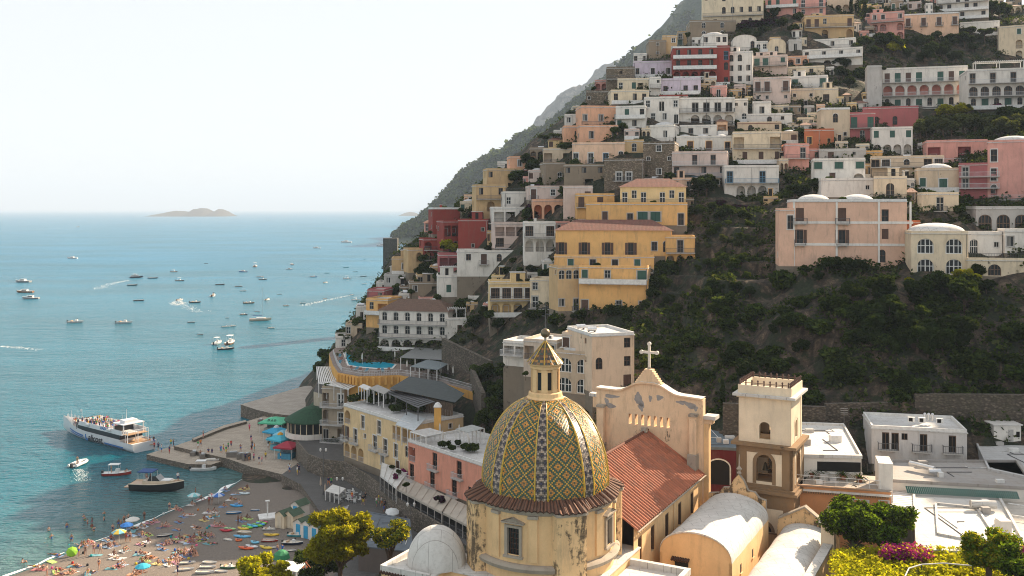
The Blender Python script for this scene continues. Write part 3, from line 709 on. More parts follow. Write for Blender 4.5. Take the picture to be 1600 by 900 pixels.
# ================= THE TOWN, far to near
h = house
def hs(*rows):
    for r in rows: 
        lab, a, b, c_, d_, col, fl = r[:7]; kw = r[7] if len(r) > 7 else {}
        kw = dict(kw); nm = kw.pop('name', 'house'); h(lab, nm, a, b, c_, d_, col, fl, **kw)
T = tile_mat((.17, .065, .045))
hs(
 # --- top edge of the picture
 ('cream villa crowning the slope where the town meets the hazy mountain', 1097, 1193, -14, 43, CREAM, 'owo.w/.aw=w/w..a.', dict(roof='f', clutter='ah')),
 ('brown weathered ruin-like house with arched door below the topmost cream villa', 1078, 1150, 31, 60, STONE, '.a.a.', dict(bold=.2)),
 ('purple-pink house with a green shuttered window at the top edge', 1196, 1248, -20, 27, PINK, 'g.g/..w', {}),
 ('purple-pink annexe with balcony beside the cypresses at the top edge', 1248, 1290, -6, 27, PINK, 'd.d=/w.w', {}),
 ('cream house with two big arches beside the top cypresses', 1292, 1340, -14, 20, BEIGE, '../ll', {}),
 ('orange house with two vaulted arches and a green awning high on the slope', 1257, 1334, 23, 60, YEL, 'wgww/.ll.', dict(fl_=0)) if 0 else ('orange house with two vaulted arches high on the slope', 1257, 1334, 23, 60, OCH, 'pw.p=/.l.l', {}),
 ('white terraced house under the top edge with long white balconies', 1463, 1545, -12, 30, WHITE, '.d.=/d.d.~/..d.d~', {}),
 ('low white house on a terrace right of the peach villa', 1500, 1562, 33, 56, WHITE, 'w...w', {}),
 ('pink villa with upper loggia and balcony beside the peach villa', 1360, 1413, 18, 62, PINK, 'w.w=/l.l', {}),
 ('peach villa with four tall shuttered windows in a row', 1413, 1498, 20, 58, PEACH, 'p.p.p.p/....', dict(roof='f', wcor=1, clutter='')),
 ('cream house with green shutter and arched door at the right edge', 1559, 1640, 38, 92, CREAM, '.g../.l..', {}),
 # --- second tier
 ('stone tower ruin above the white cream terraces at the left edge', 948, 992, 104, 141, STONE, '.o./...', dict(stone=1, clutter='')),
 ('small brown house with overgrown roof beside the mountain edge', 1014, 1041, 62, 92, STONE, '.o.', dict(clutter='')),
 ('narrow ochre house with creeper left of the red hotel', 1035, 1058, 55, 84, OCH, '.w', dict(clutter='')),
 ('lavender house with three dark windows and fenced roof', 990, 1050, 95, 122, LAV, 'w.w.w', dict(clutter='xn')),
 ('dark red hotel with white balcony parapets and arches', 1051, 1120, 72, 125, RED, 'wwww~/wwww~/lll~', dict(th=-6, wcor=1, clutter='xn', lcol=plaster(RED), name='hotel', cat='hotel')),
 ('tall dark red wing with a white framed blue window', 1118, 1140, 71, 134, RED, '.b/.a/.e~', dict(th=-6, clutter='', dep=9)),
 ('white domed rooftop house above the red hotel', 1098, 1137, 53, 71, WHITE, 'w.ww', dict(roof='d1', D=286)),
 ('pink and white house below the red hotel with a white parapet', 1032, 1095, 122, 148, LAV, 'e.ee~', dict(clutter='n')),
 ('dark red base storey under the pink and white house', 1030, 1075, 148, 158, RED, '.w.w', dict(clutter='')),
 ('white house with twin arched windows right of the red hotel', 1136, 1176, 80, 133, WHITE, 'aa./www', dict(clutter='h')),
 ('white double barrel vaulted house behind the twin-arch house', 1145, 1182, 62, 80, WHITE, '.a', dict(roof='v1.6')),
 ('long low white house with small arched openings under the dark trees', 1180, 1200, 64, 82, WHITE, 'aw', dict()),
 ('cream house with rounded gable and dark arched window', 1199, 1228, 70, 85, CREAM, '.a.', dict(roof='v2')),
 ('blush house with two green shuttered windows', 1176, 1230, 86, 117, BLUSH, 'G.g=/....', dict()),
 ('orange pink loggia house beside the blush house', 1230, 1264, 87, 104, SALM, 'lwl', dict()),
 ('cream terrace house with long balcony under the orange loggia', 1182, 1288, 104, 120, CREAM, '..w.w.w.=', dict(clutter='')),
 ('white house with plant hung terrace and three dark windows', 1265, 1337, 60, 76, WHITE, 'w.w.w', dict(clutter='')),
 ('white terraced house with scalloped balcony arches', 1254, 1348, 75, 103, WHITE, 'w.w.w.w~/g.l.l.', dict(clutter='')),
 ('blush house with two wooden balcony doors', 1177, 1235, 120, 163, BLUSH, 'p.p/o.o', dict(clutter='')),
 ('white house with two green doors right of the blush house', 1235, 1293, 118, 138, WHITE, 'G..G#', dict()),
 ('beige house with faded wall under the two green doors', 1235, 1274, 138, 160, BEIGE, 'o.o', dict(clutter='')),
 ('white cube house with single large shuttered opening', 1272, 1310, 137, 162, CREAM, '.B.', dict()),
 ('small white house with triple window above a long white wall', 1176, 1205, 158, 184, WHITE, '.w.', dict(clutter='')),
 ('white arched basement house with stairs', 1167, 1238, 177, 196, WHITE, '...a.o.', dict(clutter='')),
 ('beige house with arched upper window and little balcony', 1283, 1328, 168, 222, BEIGE, '.a./d.o', dict(th=-8, wcor=1, clutter='')),
 ('mauve house with two green shuttered doors', 1328, 1367, 175, 222, MAG, 'G.G=/.a.', dict(clutter='')),
 ('dark mauve house with two white arched windows', 1348, 1435, 166, 200, MAG, '.a.a..', dict(clutter='', th=-18)),
 ('white house with big white arches and green shutters', 1363, 1426, 198, 242, WHITE, 'g.g.g/llll', dict(clutter='')),
 ('orange red house with a yellow frame and dark window', 1257, 1303, 201, 232, ORED, 'w.o', dict(sur=plaster(YEL), clutter='')),
 ('tall pink house with white awning and balcony', 1227, 1264, 224, 268, PINK, '.d/..', dict(clutter='')),
 ('narrow pink house beside the awning balcony', 1263, 1281, 232, 252, PINK, '.w', dict(clutter='')),
 ('grey cream house with dark shutter and creeper', 1280, 1353, 232, 250, GREY, '.p..o.', dict()),
 ('flat yellow block between grey houses', 1352, 1379, 235, 249, YEL, '', dict(clutter='')),
 ('white house with three large dark green openings', 1270, 1352, 247, 285, WHITE, 'K.K.K/.s.l', dict(clutter='')),
 ('long beige house with wide shaded terrace and columns', 1360, 1475, 243, 275, BEIGE, 'kB.a.kB=/......', dict(clutter='t')),
 ('pink hotel wing with recessed red loggia and white railing', 1448, 1543, 218, 254, PINK, 'L.L.=', dict(lcol=plaster(MAG), clutter='t', bk='white')),
 ('deep pink house with white framed double windows on two floors', 1498, 1562, 254, 312, MAG, 'e.a=/e.e=/.o', dict(bk='white', clutter='')),
 ('tall pink palazzo with white framed windows at the right edge', 1543, 1625, 218, 312, PINK, 'e..e/e..e/a..a=', dict(roof='d1', bk='white', clutter='')),
 ('weathered beige house with a shallow dome and green door', 1434, 1498, 262, 300, BEIGE, 'g.G.', dict(roof='d1', bold=.35)),
 ('cream lower house with tree trained on its wall below the dome', 1440, 1498, 300, 330, CREAM, '.d.', dict(clutter='')),
 ('white roof house with blank wall behind the pink palazzo', 1283, 1366, 278, 308, WHITE, '...o', dict(clutter='')),
 ('cream house with tall arched glazed window behind the pink palazzo', 1365, 1417, 275, 311, CREAM, '.A.=', dict()),
 # --- big hotel at the right
 ('long cream hotel with rows of green doors and arched balconies', 1378, 1512, 104, 170, WHITE, 'pGpG.GpG#/lllllll#/aGaGaGaG', dict(name='hotel', cat='hotel', th=-15, dep=12, lcol=plaster((.5,.2,.16)), bk='white', clutter='xxc')),
 ('white hotel wing with large arched loggias at the right edge', 1512, 1640, 106, 170, WHITE, 'd.d.d.d.#/AAAAA#/aGaGaGa', dict(name='hotel', cat='hotel', th=-15, dep=12, clutter='P')),
 ('blank weathered tower end of the long cream hotel', 1355, 1378, 102, 170, GREY, '', dict(th=-15, bold=.3, clutter='')),
 # --- left upper part
 ('cream house with green shutters below the lavender house', 965, 1016, 122, 145, CREAM, 'w.gL.', dict(clutter='')),
 ('plain white narrow house with one small window', 1015, 1033, 120, 152, WHITE, '.o/..', dict(clutter='')),
 ('cream house with curved white terrace canopy', 955, 1014, 140, 163, CREAM, 'w.ww~', dict(clutter='')),
 ('brown broken walled house on the mountain edge', 916, 954, 141, 164, STONE, 'o..o', dict(stone=1, clutter='')),
 ('long white hotel with dark balcony doors over a row of arches', 1060, 1148, 152, 196, WHITE, '.kkkk=/.llll', dict(name='hotel', cat='hotel', th=-6, clutter='')),
 ('white hotel wing with flat windows left of the arches', 1007, 1061, 151, 194, WHITE, 'w.k.w/.w.w.k', dict(name='hotel', cat='hotel', th=-6, clutter='')),
 ('white corner house with round balcony and small windows', 1147, 1168, 154, 192, WHITE, 'o.o/.a', dict(clutter='')),
 ('white terrace house with solid curved parapet', 962, 1009, 165, 203, WHITE, '.g.w~/g.w.', dict(clutter='')),
 ('salmon house with three white framed windows', 908, 970, 165, 196, SALM, 'w.w.w=', dict(clutter='t', th=6)),
 ('salmon lower storey with two pale windows', 906, 966, 195, 223, SALM, '.w..w', dict(clutter='', th=6)),
 ('salmon annexe with white terrace at the town\'s left edge', 881, 908, 196, 222, SALM, '.w', dict(clutter='')),
 ('white railed terrace house above the salmon annexe', 882, 908, 178, 197, WHITE, 'w.', dict(clutter='x')),
 ('white scalloped house with two dark windows below the arches', 1062, 1120, 195, 214, WHITE, '.w.w.', dict(clutter='')),
 ('white house with yellow trimmed doors and three small domes', 1057, 1144, 212, 238, WHITE, '.p.p.e#', dict(roof='d3', sur=plaster(YEL))),
 ('white house with long railed terrace and dark trimmed doors', 1050, 1136, 236, 277, BLUSH, '..e.e.#/e..w.w%', dict(clutter='')),
 ('cream house with three brown shutters and glass terrace', 1145, 1221, 205, 256, CREAM, 'L..L=/.s.s.s~', dict(clutter='')),
 ('beige house with red fascia roof above the three brown shutters', 1152, 1221, 190, 207, BEIGE, '.a..w', dict(rmat=tile_mat((.22,.05,.04)), clutter='a')),
 ('small domed cream house with a wooden door', 1221, 1247, 205, 225, BEIGE, '.p', dict(roof='d1')),
 ('white house with blue doors and a blue railing above two arches', 1132, 1217, 258, 310, WHITE, 'b..b.%/.lll.', dict(clutter='', lw=0, lrail=0)),
 ('pink beige long house with blue shuttered doors and a flag', 894, 976, 222, 256, PEACH, 'd.d.b.a', dict(clutter='')),
 ('small yellow house with one arched window', 976, 1006, 218, 242, OCH, '.a.', dict(clutter='')),
 ('white cube house with dome standing on the brown stone house', 1015, 1054, 195, 222, WHITE, '..w.=', dict(roof='d1', th=-20)),
 ('tall brown stone house with pale window and small square holes', 1005, 1054, 221, 279, STONE, '.w./o.o/.w.', dict(stone=1, th=-16, dep=9, clutter='')),
 ('brown stone house with two pale blue balcony doors', 944, 1006, 247, 299, STONE, '..../.dd./....', dict(stone=1, clutter='', fr=M_frame)),
 ('brown stone house with broken wall and grilles', 881, 944, 256, 292, STONE, 'w.w.w/..L.', dict(bold=.3, clutter='')),
 ('brown square tower house with tall arched blue window', 850, 883, 253, 288, STONE, '.a', dict(th=8, bold=.1, clutter='x')),
 ('terrace house with railings and plants on the ridge', 849, 894, 231, 256, BEIGE, 'L.L=', dict(clutter='xn')),
 ('small salmon house with one brown window on the ridge', 797, 837, 244, 266, SALM, '.w..', dict(clutter='', th=8)),
 ('tiny white house hidden by trees at the ridge', 777, 797, 252, 264, WHITE, '.w', dict(clutter='')),
 ('ochre stone cube house with brown windows and pale roof edge', 761, 817, 263, 300, OCH, 'w..w./..o.', dict(th=10, bold=.15, clutter='', side='w/.')),
 ('ochre stacked house with arches and bougainvillea', 744, 790, 288, 350, OCH, 'w.w=/.l./d.d', dict(clutter='', th=12)),
 ('white house with parapet rail below the ochre cube', 788, 829, 299, 326, WHITE, 'w.w', dict(clutter='x', th=9)),
 ('white house with shaded loggia and plants', 771, 824, 323, 347, WHITE, 'Lw', dict(clutter='', th=9)),
 ('cream house with two square white framed windows', 773, 822, 347, 388, BLUSH, 'LL/B.B', dict(clutter='', th=9)),
 ('pink house with a purple bougainvillea on its wall', 826, 902, 290, 312, BLUSH, 'p.w.o', dict(clutter='t', th=4)),
 ('pink lower storey with two tall red arches', 833, 880, 311, 342, SALM, 'll', dict(clutter='', th=4, lcol=plaster(ORED))),
 ('pink house with pale blue door left of the yellow houses', 880, 926, 290, 342, BLUSH, '.p/.b.', dict(clutter='', th=-4)),
 ('yellow house with washing hung under its windows', 901, 960, 302, 342, YEL, 'p.p./....', dict(clutter='', th=0)),
 ('upper yellow palazzo with tiled roof, top loggia and pale pillars', 969, 1072, 292, 318, LYEL, 'ewe.ewe=', dict(D=214, roof='t2.0', tile=T, th=-9, wcor=1, dep=9)),
 ('upper yellow palazzo middle storey with two dark green blinds', 916, 1074, 316, 352, YEL, '.s.eKK.e', dict(D=208, th=-9, clutter='', dep=10)),
 ('lower yellow palazzo with long tiled roof and white cornice', 868, 1050, 360, 400, YEL, 'D.D.D.D.wa', dict(D=200, exact=1, roof='t2.2', tile=T, th=-6, dep=10)),
 ('yellow palazzo end wing with arched terrace and turquoise panel', 1040, 1086, 368, 440, YEL, '.e.=/lll/..', dict(D=198, found=12, th=-6, clutter='')),
 ('yellow terrace storey with white pergola and pink parapet', 866, 1022, 398, 425, YEL, '.g.e.e.g.#', dict(D=196, th=-6, clutter='', dep=7, found=14)),
 ('lowest yellow house with green shutters facing the church', 905, 1012, 415, 490, YEL, 'g.w..K/..../p..w.w', dict(D=191, found=12, th=-14, clutter='', dep=9)),
 ('ochre shaded side house with three small arches', 872, 906, 415, 486, OCH, 'aaa/.../w.d', dict(D=193, found=12, th=14, clutter='')),
 ('white house with two tall arches and a glass terrace above', 819, 868, 346, 415, WHITE, 'B.B=/ll/..o', dict(th=2, clutter='ac', lrail=1)),
 ('red house with pale framed corner and round niche', 676, 728, 324, 366, RED, '.../o..', dict(th=14, wcor=1, clutter='c')),
 ('red house with yellow corner pillars and an anchor emblem', 716, 762, 342, 396, RED, '..o/.o.', dict(th=-4, clutter='ht')),
 ('red house part with deep shaded loggia', 693, 718, 344, 392, RED, 'L/o', dict(th=20, clutter='')),
 ('small dark red house with railed terrace above the white villas', 686, 716, 396, 432, MAG, 'L/.', dict(th=8, clutter='')),
 ('narrow red house with white pillar by the ochre ruins', 662, 690, 372, 406, RED, 'l.', dict(th=16, clutter='')),
 ('ochre house with arch and planted terrace on the coastal edge', 638, 672, 388, 426, OCH, '.l./..', dict(th=18, clutter='')),
 ('white house with blue arched door and long terrace', 714, 822, 391, 432, WHITE, '.w.p.a.../......', dict(th=3, clutter='')),
 ('white villa with roof arches and green shuttered windows', 684, 764, 430, 464, WHITE, '.g..g.g', dict(th=6, clutter='hP')),
 ('cream house with glazed veranda over two round arches', 765, 836, 440, 494, LYEL, 'BBB=/ll.', dict(th=4, clutter='ah')),
 ('cream side wing with small balconies beside the veranda', 828, 876, 435, 482, CREAM, 'w.w/d.d', dict(th=-18, clutter='')),
 ('pale shop like building with orange shutter far right', 1417, 1438, 344, 362, ORED, '', dict(clutter='')),
 ('grey white building with huge arched windows at the right edge', 1525, 1640, 322, 366, GREY, 'AAAA', dict(th=-15, bold=.25, clutter='')),
 ('white house with two brown windows at the right edge', 1570, 1640, 358, 396, WHITE, 'w.s.', dict(clutter='')),
 ('white low domed house with lattice window beside the cream arches', 1513, 1566, 362, 400, WHITE, 'A.o', dict(roof='f', th=-12, clutter='')),
)
# the pink palazzo, with bays
DP = Dray(1320, 417)
h('large salmon pink palazzo with white bands and brown shutters above the cliff', 'palazzo', 1239, 1417, 311, 417, (.62,.40,.29), 'p..p..E.'.replace('E','e')+'/D..D..s./=.....a.'.replace('=',''), th=-11, dep=12, exact=1, D=DP, wcor=1, roof='f', clutter='', bk='iron')
pal = HOUSES[-1]; r, wd, dp_, ht = pal[0], (1417-1239)/F*DP*1.02, 12, (417-311)/F*DP
mb = MB(); WB = plaster((.66,.63,.58))
for z in (ht*.33, ht*.655): mb.box(-.03, -.08, z-.25, wd*.985, -.003, z+.2, WB)
for x in (.0, wd*.355, wd*.70, wd*.955): mb.box(x, -.12, 0, x+.35, -.082, ht-.5, WB)
mb.build('wall_band', r)
for i in (0, 1): dome_part(r, wd*(.2+.37*i), 5.5, ht-.3, wd*.14, 3.5, 1.25)
h('narrow salmon side bay of the pink palazzo', 'house', 1217, 1241, 325, 416, (.62,.40,.29), '.e/./.', th=-11, dep=8, D=DP+2, clutter='')
h('cream house with two storeys of round arched windows under a dome', 'house', 1424, 1513, 361, 430, CREAM, 'AA/AA', exact=1, th=-11, dep=10, roof='f', clutter='', plain=1, bold=.12)
dome_part(HOUSES[-1][0], 5, 4.5, 7.4, 4.8, 4, 1.6)
h('low cream arcade with a terrace rail running to the right edge', 'house', 1512, 1625, 403, 432, CREAM, 'AA.A', th=-11, dep=8, clutter='x', bold=.3)
# the beige corner house behind the dome
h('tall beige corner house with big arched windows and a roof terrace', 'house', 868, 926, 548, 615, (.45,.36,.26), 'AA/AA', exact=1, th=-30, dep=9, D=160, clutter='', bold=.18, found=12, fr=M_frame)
h('beige end of the corner house with a yellow patch of wall', 'house', 925, 991, 520, 612, (.60,.46,.33), '..w/a.w/..p', th=18, dep=11, D=157, clutter='tt', bold=.15, found=12, wcor=1)  # sunlit face of the same house: light put into a paler, warmer plaster
h('set back top floor with striped shutters and potted palms', 'house', 878, 930, 520, 551, (.58,.47,.36), 'p.p.', th=-24, dep=8, D=164, clutter='tc', found=2)
h('white veranda house left of the beige corner house', 'house', 786, 822, 532, 572, WHITE, 'L=/.', th=-28, dep=7, D=172, clutter='', bk='white')
h('weathered low house with a roof garden behind the dome lantern', 'house', 818, 870, 530, 590, (.5,.42,.34), 'L.w/...', th=-26, dep=8, D=167, clutter='na')
# white arcaded villa with a tiled roof
VD = 226
h('white arcaded villa with brown tiled roof above the pool', 'villa', 592, 700, 486, 548, WHITE, 'aaaa=/lll.', th=-14, dep=9, D=VD, roof='t2.4', tile=tile_mat((.14,.08,.055)), wcor=1, sh=M_brown, lw=1)
h('white end wing of the arcaded villa with a flat terrace', 'villa', 695, 742, 496, 556, WHITE, '.s./l..', th=8, dep=10, D=VD-2, clutter='P')
h('orange yellow tall house left of the white arcaded villa', 'house', 572, 606, 466, 512, YEL, 'wL/..', th=-20, dep=8, D=240, clutter='x')
h('dark red and ochre house with flat terrace above the orange house', 'house', 574, 600, 452, 468, MAG, '.w', th=-10, dep=8, D=250, clutter='')
rr_ = random.Random(5)
for i, (a, b, c_, d_, col, lab) in enumerate([(556,574,478,505,WHITE,'white cottage with terrace on the coastal edge'),(540,566,505,528,BEIGE,'small beige house with striped awning on the coastal edge'),(525,548,525,548,WHITE,'small white terrace house above the pool wall'),(600,640,428,448,GREY,'grey flat roofed cafe on the coastal edge'),(612,650,402,428,OCH,'ochre flat roofed house at the coastal edge'),(640,690,440,462,STONE,'stone house with dark timber roof below the red houses'),(588,612,440,458,WHITE,'tiny white house with red awning by the coastal edge')]):
    h(lab, 'house', a, b, c_, d_, col, 'w.L' if i % 2 else '.w.', dep=7)
# ================= smaller houses filling the terraces between the named ones
LANDF = [(1320,360,'the big pink palazzo'),(960,380,'the lower yellow palazzo'),(1030,310,'the upper yellow palazzo'),(720,365,'the red houses'),(1090,95,'the dark red hotel'),(1480,135,'the long cream hotel'),(1100,175,'the long white hotel'),(940,195,'the salmon house'),(665,515,'the white arcaded villa'),(1390,185,'the mauve house'),(1175,285,'the blue railed house'),
         (1550,270,'the tall pink palazzo'),(820,465,'the veranda house'),(1455,40,'the peach villa'),(1145,20,'the topmost cream villa'),(1290,45,'the orange arched house'),(1030,250,'the tall stone house'),(785,280,'the ochre cube house'),(1310,190,'the beige balcony house'),(1300,95,'the scalloped white house'),(700,440,'the roof arch villa'),(860,300,'the bougainvillea house'),(1520,20,'the white balcony house'),(1430,260,'the shaded terrace house'),(850,380,'the white two-arch house')]
GREEN = [(1140,1240,28,62),(1320,1352,-10,36),(1345,1600,62,103),(1420,1600,172,222),(1300,1352,104,150),(1225,1275,270,322),(1086,1134,286,322),(1090,1240,318,640),(1000,1090,442,640),(1225,1600,415,660),(680,860,500,660),(545,620,380,470),(1500,1600,26,60)]
TOWN = [(1090,-15),(1000,55),(945,100),(912,140),(876,190),(800,240),(742,290),(672,330),(645,385),(600,415),(560,470),(525,545),(592,552),(600,505),(700,505),(760,495),(870,500),(900,490),(1010,440),(1085,330),(1230,320),(1600,320),(1600,-15)]
def inside(x, y, P_):
    c = False; n = len(P_)
    for i in range(n):
        (a, b), (e, f) = P_[i], P_[(i+1) % n]
        if (b > y) != (f > y) and x < (e-a)*(y-b)/(f-b)+a: c = not c
    return c
OCC = np.zeros((460, 820), bool)
def mark(a, b, c, d): OCC[max(0, int(c)+20):max(0, int(d)+20), max(0, int(a)-800+0):max(0, int(b)-800)] = True
OCC = np.zeros((700, 1700), bool)
def mark(a, b, c, d): OCC[max(0, int(c)+20):max(0, int(d)+20), int(a):int(b)] = True
for (r_, a, b, c, d, D_) in HOUSES: mark(a, b, c, d)
for a, b, c, d in GREEN: mark(a, b, c, d)
FR = random.Random(99); nfill = 0
COLN = [(WHITE, 'white'), (WHITE, 'white'), (CREAM, 'cream'), (BEIGE, 'beige'), (BLUSH, 'blush'), (GREY, 'grey'), (STONE, 'brown'), (PEACH, 'peach'), (OCH, 'ochre'), (LYEL, 'pale yellow'), (PINK, 'pink'), (CREAM, 'cream')]
ROWS = ['w.w', 'd.w', '.k.', 'w.a', 'L.w', 'g.g', 'd.d=', 'll', 'o.w', 's.s', 'k.k=', 'B.o', 'G.w', 'lw', 'L~']
TXT = {'w.w': 'two shuttered windows', 'd.w': 'a small balcony', '.k.': 'one dark doorway', 'w.a': 'an arched window', 'L.w': 'a shaded loggia', 'g.g': 'green shutters', 'd.d=': 'a railed balcony', 'll': 'two arches', 'o.w': 'a tiny window', 's.s': 'brown shutters', 'k.k=': 'a dark terrace', 'B.o': 'a wide window', 'G.w': 'a green door', 'lw': 'an archway', 'L~': 'a parapet loggia'}
for att in range(26000):
    if nfill >= 150: break
    w_ = FR.uniform(17, 40) if att < 4000 else FR.uniform(12, 24); hgt = FR.uniform(13, 27); x = FR.uniform(600, 1600); y = FR.uniform(0, 490)
    sc_ = 1.0 if y > 200 else .85; w_ *= sc_; hgt *= sc_
    if not (inside(x, y, TOWN) and inside(x-w_*.5, y-hgt, TOWN) and inside(x+w_*.5, y, TOWN)): continue
    a, b, c, d = int(x-w_/2), int(x+w_/2), int(y-hgt)+20, int(y)+20
    sub = OCC[max(0, c):d, a:b]
    if sub.size == 0 or sub.mean() > (.26 if att < 6000 else .42): continue
    D = Dray(x, y)
    if not D: continue
    cc, cn_ = FR.choice(COLN); nf = 2 if hgt*D/F > 4.6 else 1; r1 = FR.choice(ROWS); fl = r1+('/'+FR.choice(ROWS) if nf == 2 else '')
    b_ = min(LANDF, key=lambda l: (l[0]-x)**2+((l[1]-y)*1.3)**2); dx = x-b_[0]; dy = y-hgt/2-b_[1]
    rel = ('left of ' if dx < 0 else 'right of ')+b_[2] if abs(dx) > abs(dy)*1.2 else ('above ' if dy < 0 else 'below ')+b_[2]
    rf_ = FR.choice(['f', 'f', 'f', 'f', 'd1', 't1.0'])
    house('small '+cn_+' house with '+TXT[r1]+' '+rel, 'house', x-w_/2, x+w_/2, y-hgt, y, cc, fl, D=D, dep=6.5, roof=rf_, found=7, bold=FR.choice([0, 0, .1, .25]), tile=tile_mat((.20, .09, .06)))
    HOUSES[-1][0]['group'] = 'small houses packed on the terraces'
    mark(x-w_/2, x+w_/2, y-hgt, y); nfill += 1
# ================= CHURCH
CO = (3.3, 95.0); CA = R(-28)
CY = (.72, .47, .245); CYP = (.66, .50, .30)
M_ch = plaster(CY, .55, bold=0); M_chb = plaster(CY, .85, bold=1.0); M_fac = plaster((.70, .50, .32), .8, bold=.12)
M_stn = plaster((.24, .155, .085), .9, bold=.3); M_grey = plaster((.34, .29, .23), .8, bold=.3); M_tow = plaster((.70, .58, .42), .35)
ROOFW = roof_mat((.60, .58, .54), .3)
def cell_tiles(name, size, kind):
    m = new_mat(name); t = N(m, 'ShaderNodeUVMap'); sp = N(m, 'ShaderNodeSeparateXYZ'); L(m, t.outputs[0], sp.inputs[0])
    a = mathn(m, 'DIVIDE', sp.outputs[0], size); b = mathn(m, 'DIVIDE', sp.outputs[1], size)
    i = mathn(m, 'FLOOR', mathn(m, 'ADD', a, .5)); j = mathn(m, 'FLOOR', b)
    cb = N(m, 'ShaderNodeCombineXYZ'); L(m, i, cb.inputs[0]); L(m, j, cb.inputs[1]); wn = N(m, 'ShaderNodeTexWhiteNoise', noise_dimensions='3D')
    L(m, cb.outputs[0], wn.inputs['Vector'])
    if kind == 'diamond':
        k = mathn(m, 'ADD', mathn(m, 'ABSOLUTE', mathn(m, 'SUBTRACT', mathn(m, 'MODULO', mathn(m, 'ADD', i, 45.0), 10.0), 5.0)), mathn(m, 'ABSOLUTE', mathn(m, 'SUBTRACT', mathn(m, 'MODULO', j, 10.0), 5.0)))
        k = mathn(m, 'MINIMUM', k, mathn(m, 'SUBTRACT', 10.0, k))
        f = mathn(m, 'DIVIDE', mathn(m, 'ADD', k, .5), 6.0)
        n = N(m, 'ShaderNodeValToRGB'); n.color_ramp.interpolation = 'CONSTANT'; e = n.color_ramp.elements
        cols = [(.03, .06, .03), (.48, .20, .02), (.48, .20, .02), (.03, .07, .035), (.03, .07, .035), (.55, .29, .025)]
        while len(e) < 6: e.new(.5)
        for q_, c in enumerate(cols): e[q_].position = q_/6; e[q_].color = (*c, 1)
    else:
        hx = mathn(m, 'ABSOLUTE', mathn(m, 'SUBTRACT', mathn(m, 'MODULO', mathn(m, 'ADD', i, mathn(m, 'ADD', 42.0, mathn(m, 'MULTIPLY', 2.0, mathn(m, 'MODULO', mathn(m, 'FLOOR', mathn(m, 'DIVIDE', j, 4.0)), 2.0)))), 4.0), 2.0))
        k = mathn(m, 'ADD', hx, mathn(m, 'ABSOLUTE', mathn(m, 'SUBTRACT', mathn(m, 'MODULO', j, 4.0), 2.0)))
        k = mathn(m, 'ADD', k, mathn(m, 'MULTIPLY', 4.0, mathn(m, 'GREATER_THAN', wn.outputs[0], .8))) if kind == 'band2' else k
        f = mathn(m, 'DIVIDE', mathn(m, 'ADD', k, .5), 8.0)
        n = N(m, 'ShaderNodeValToRGB'); n.color_ramp.interpolation = 'CONSTANT'; e = n.color_ramp.elements
        cols = [(.03, .02, .015), (.40, .17, .02), (.12, .05, .02), (.03, .05, .03), (.32, .13, .02), (.02, .015, .015), (.42, .2, .03), (.10, .05, .02)] if kind == 'band2' else [(.03, .025, .06), (.014, .012, .016), (.12, .09, .07), (.38, .30, .23), (.36, .24, .16), (.3, .2, .1), (.3, .2, .1), (.3, .2, .1)]
        while len(e) < 8: e.new(.5)
        for q_, c in enumerate(cols): e[q_].position = q_/8; e[q_].color = (*c, 1)
    L(m, f, n.inputs[0])
    c = mix(m, 1.0, n.outputs[0], ramp(m, wn.outputs[0], [(0, .7), (1, 1.25)]), 'MULTIPLY')
    c = mix(m, ramp(m, noise(m, .5, 6, .7, wpos(m)), [(.5, 0.0), (.72, .55)]), c, (.10, .085, .045))
    L(m, c, bsdf(m).inputs['Base Color']); L(m, ramp(m, wn.outputs[0], [(0, .22), (1, .55)]), bsdf(m).inputs['Roughness'])
    fa = mathn(m, 'ABSOLUTE', mathn(m, 'SUBTRACT', mathn(m, 'FRACT', mathn(m, 'ADD', a, .5)), .5)); fb = mathn(m, 'FRACT', b)
    hgt = mathn(m, 'SUBTRACT', mathn(m, 'ADD', mathn(m, 'MULTIPLY', wn.outputs[0], .5), mathn(m, 'SUBTRACT', 1.0, fb)), mathn(m, 'MULTIPLY', fa, .9))
    bump(m, hgt, .9, .05); return m
M_dia = cell_tiles('glazed_tiles', .155, 'diamond'); M_band = cell_tiles('glazed_band', .16, 'band')
M_cone = cell_tiles('lantern_tiles', .3, 'band2'); M_yel = simple('yellow_glaze', (.52, .33, .035), .35, 0, .35, 6)
church = thing('church', 'yellow church with a majolica tiled dome, tiled nave roof and cross topped gable', 'church', (CO[0], CO[1], 0), CA)
# -- dome
def dome_prof(z0, rr, hh, r_top, n=44):
    out = []; s_ = 0; pr = None
    amax = math.acos((r_top/rr)**1.0)
    for i in range(n+1):
        t = i/n*1.0; a = t*math.pi/2*.905
        r_ = rr*math.cos(a)**.86; z = z0+hh*math.sin(a)
        if i < 4: r_ = rr*(.985+.015*i/4)
        if pr: s_ += math.hypot(r_-pr[0], z-pr[1])
        pr = (r_, z); out.append((r_, z, s_))
    return out
PF = dome_prof(27.9, 6.25, 8.75, 1.5)
dm = MB()
for k in range(8):
    c0 = k*45
    for th0, th1, mat, off, n in ((-16.2, 16.2, M_dia, 0, 22), (17.6, 27.4, M_band, .05, 6)):
        rows = []; uvs = []
        for r_, z, s_ in PF:
            row = []; uv = []
            for j in range(n+1):
                th = R(c0+th0+(th1-th0)*j/n); rel = R(th0+(th1-th0)*j/n-(0 if mat is M_dia else 22.5))
                row.append(((r_+off)*math.cos(th), (r_+off)*math.sin(th), z)); uv.append((rel*r_, s_))
            rows.append(row); uvs.append(uv)
        dm.grid(rows, mat, uvs)
dome = dm.build('dome', church, smooth='all')
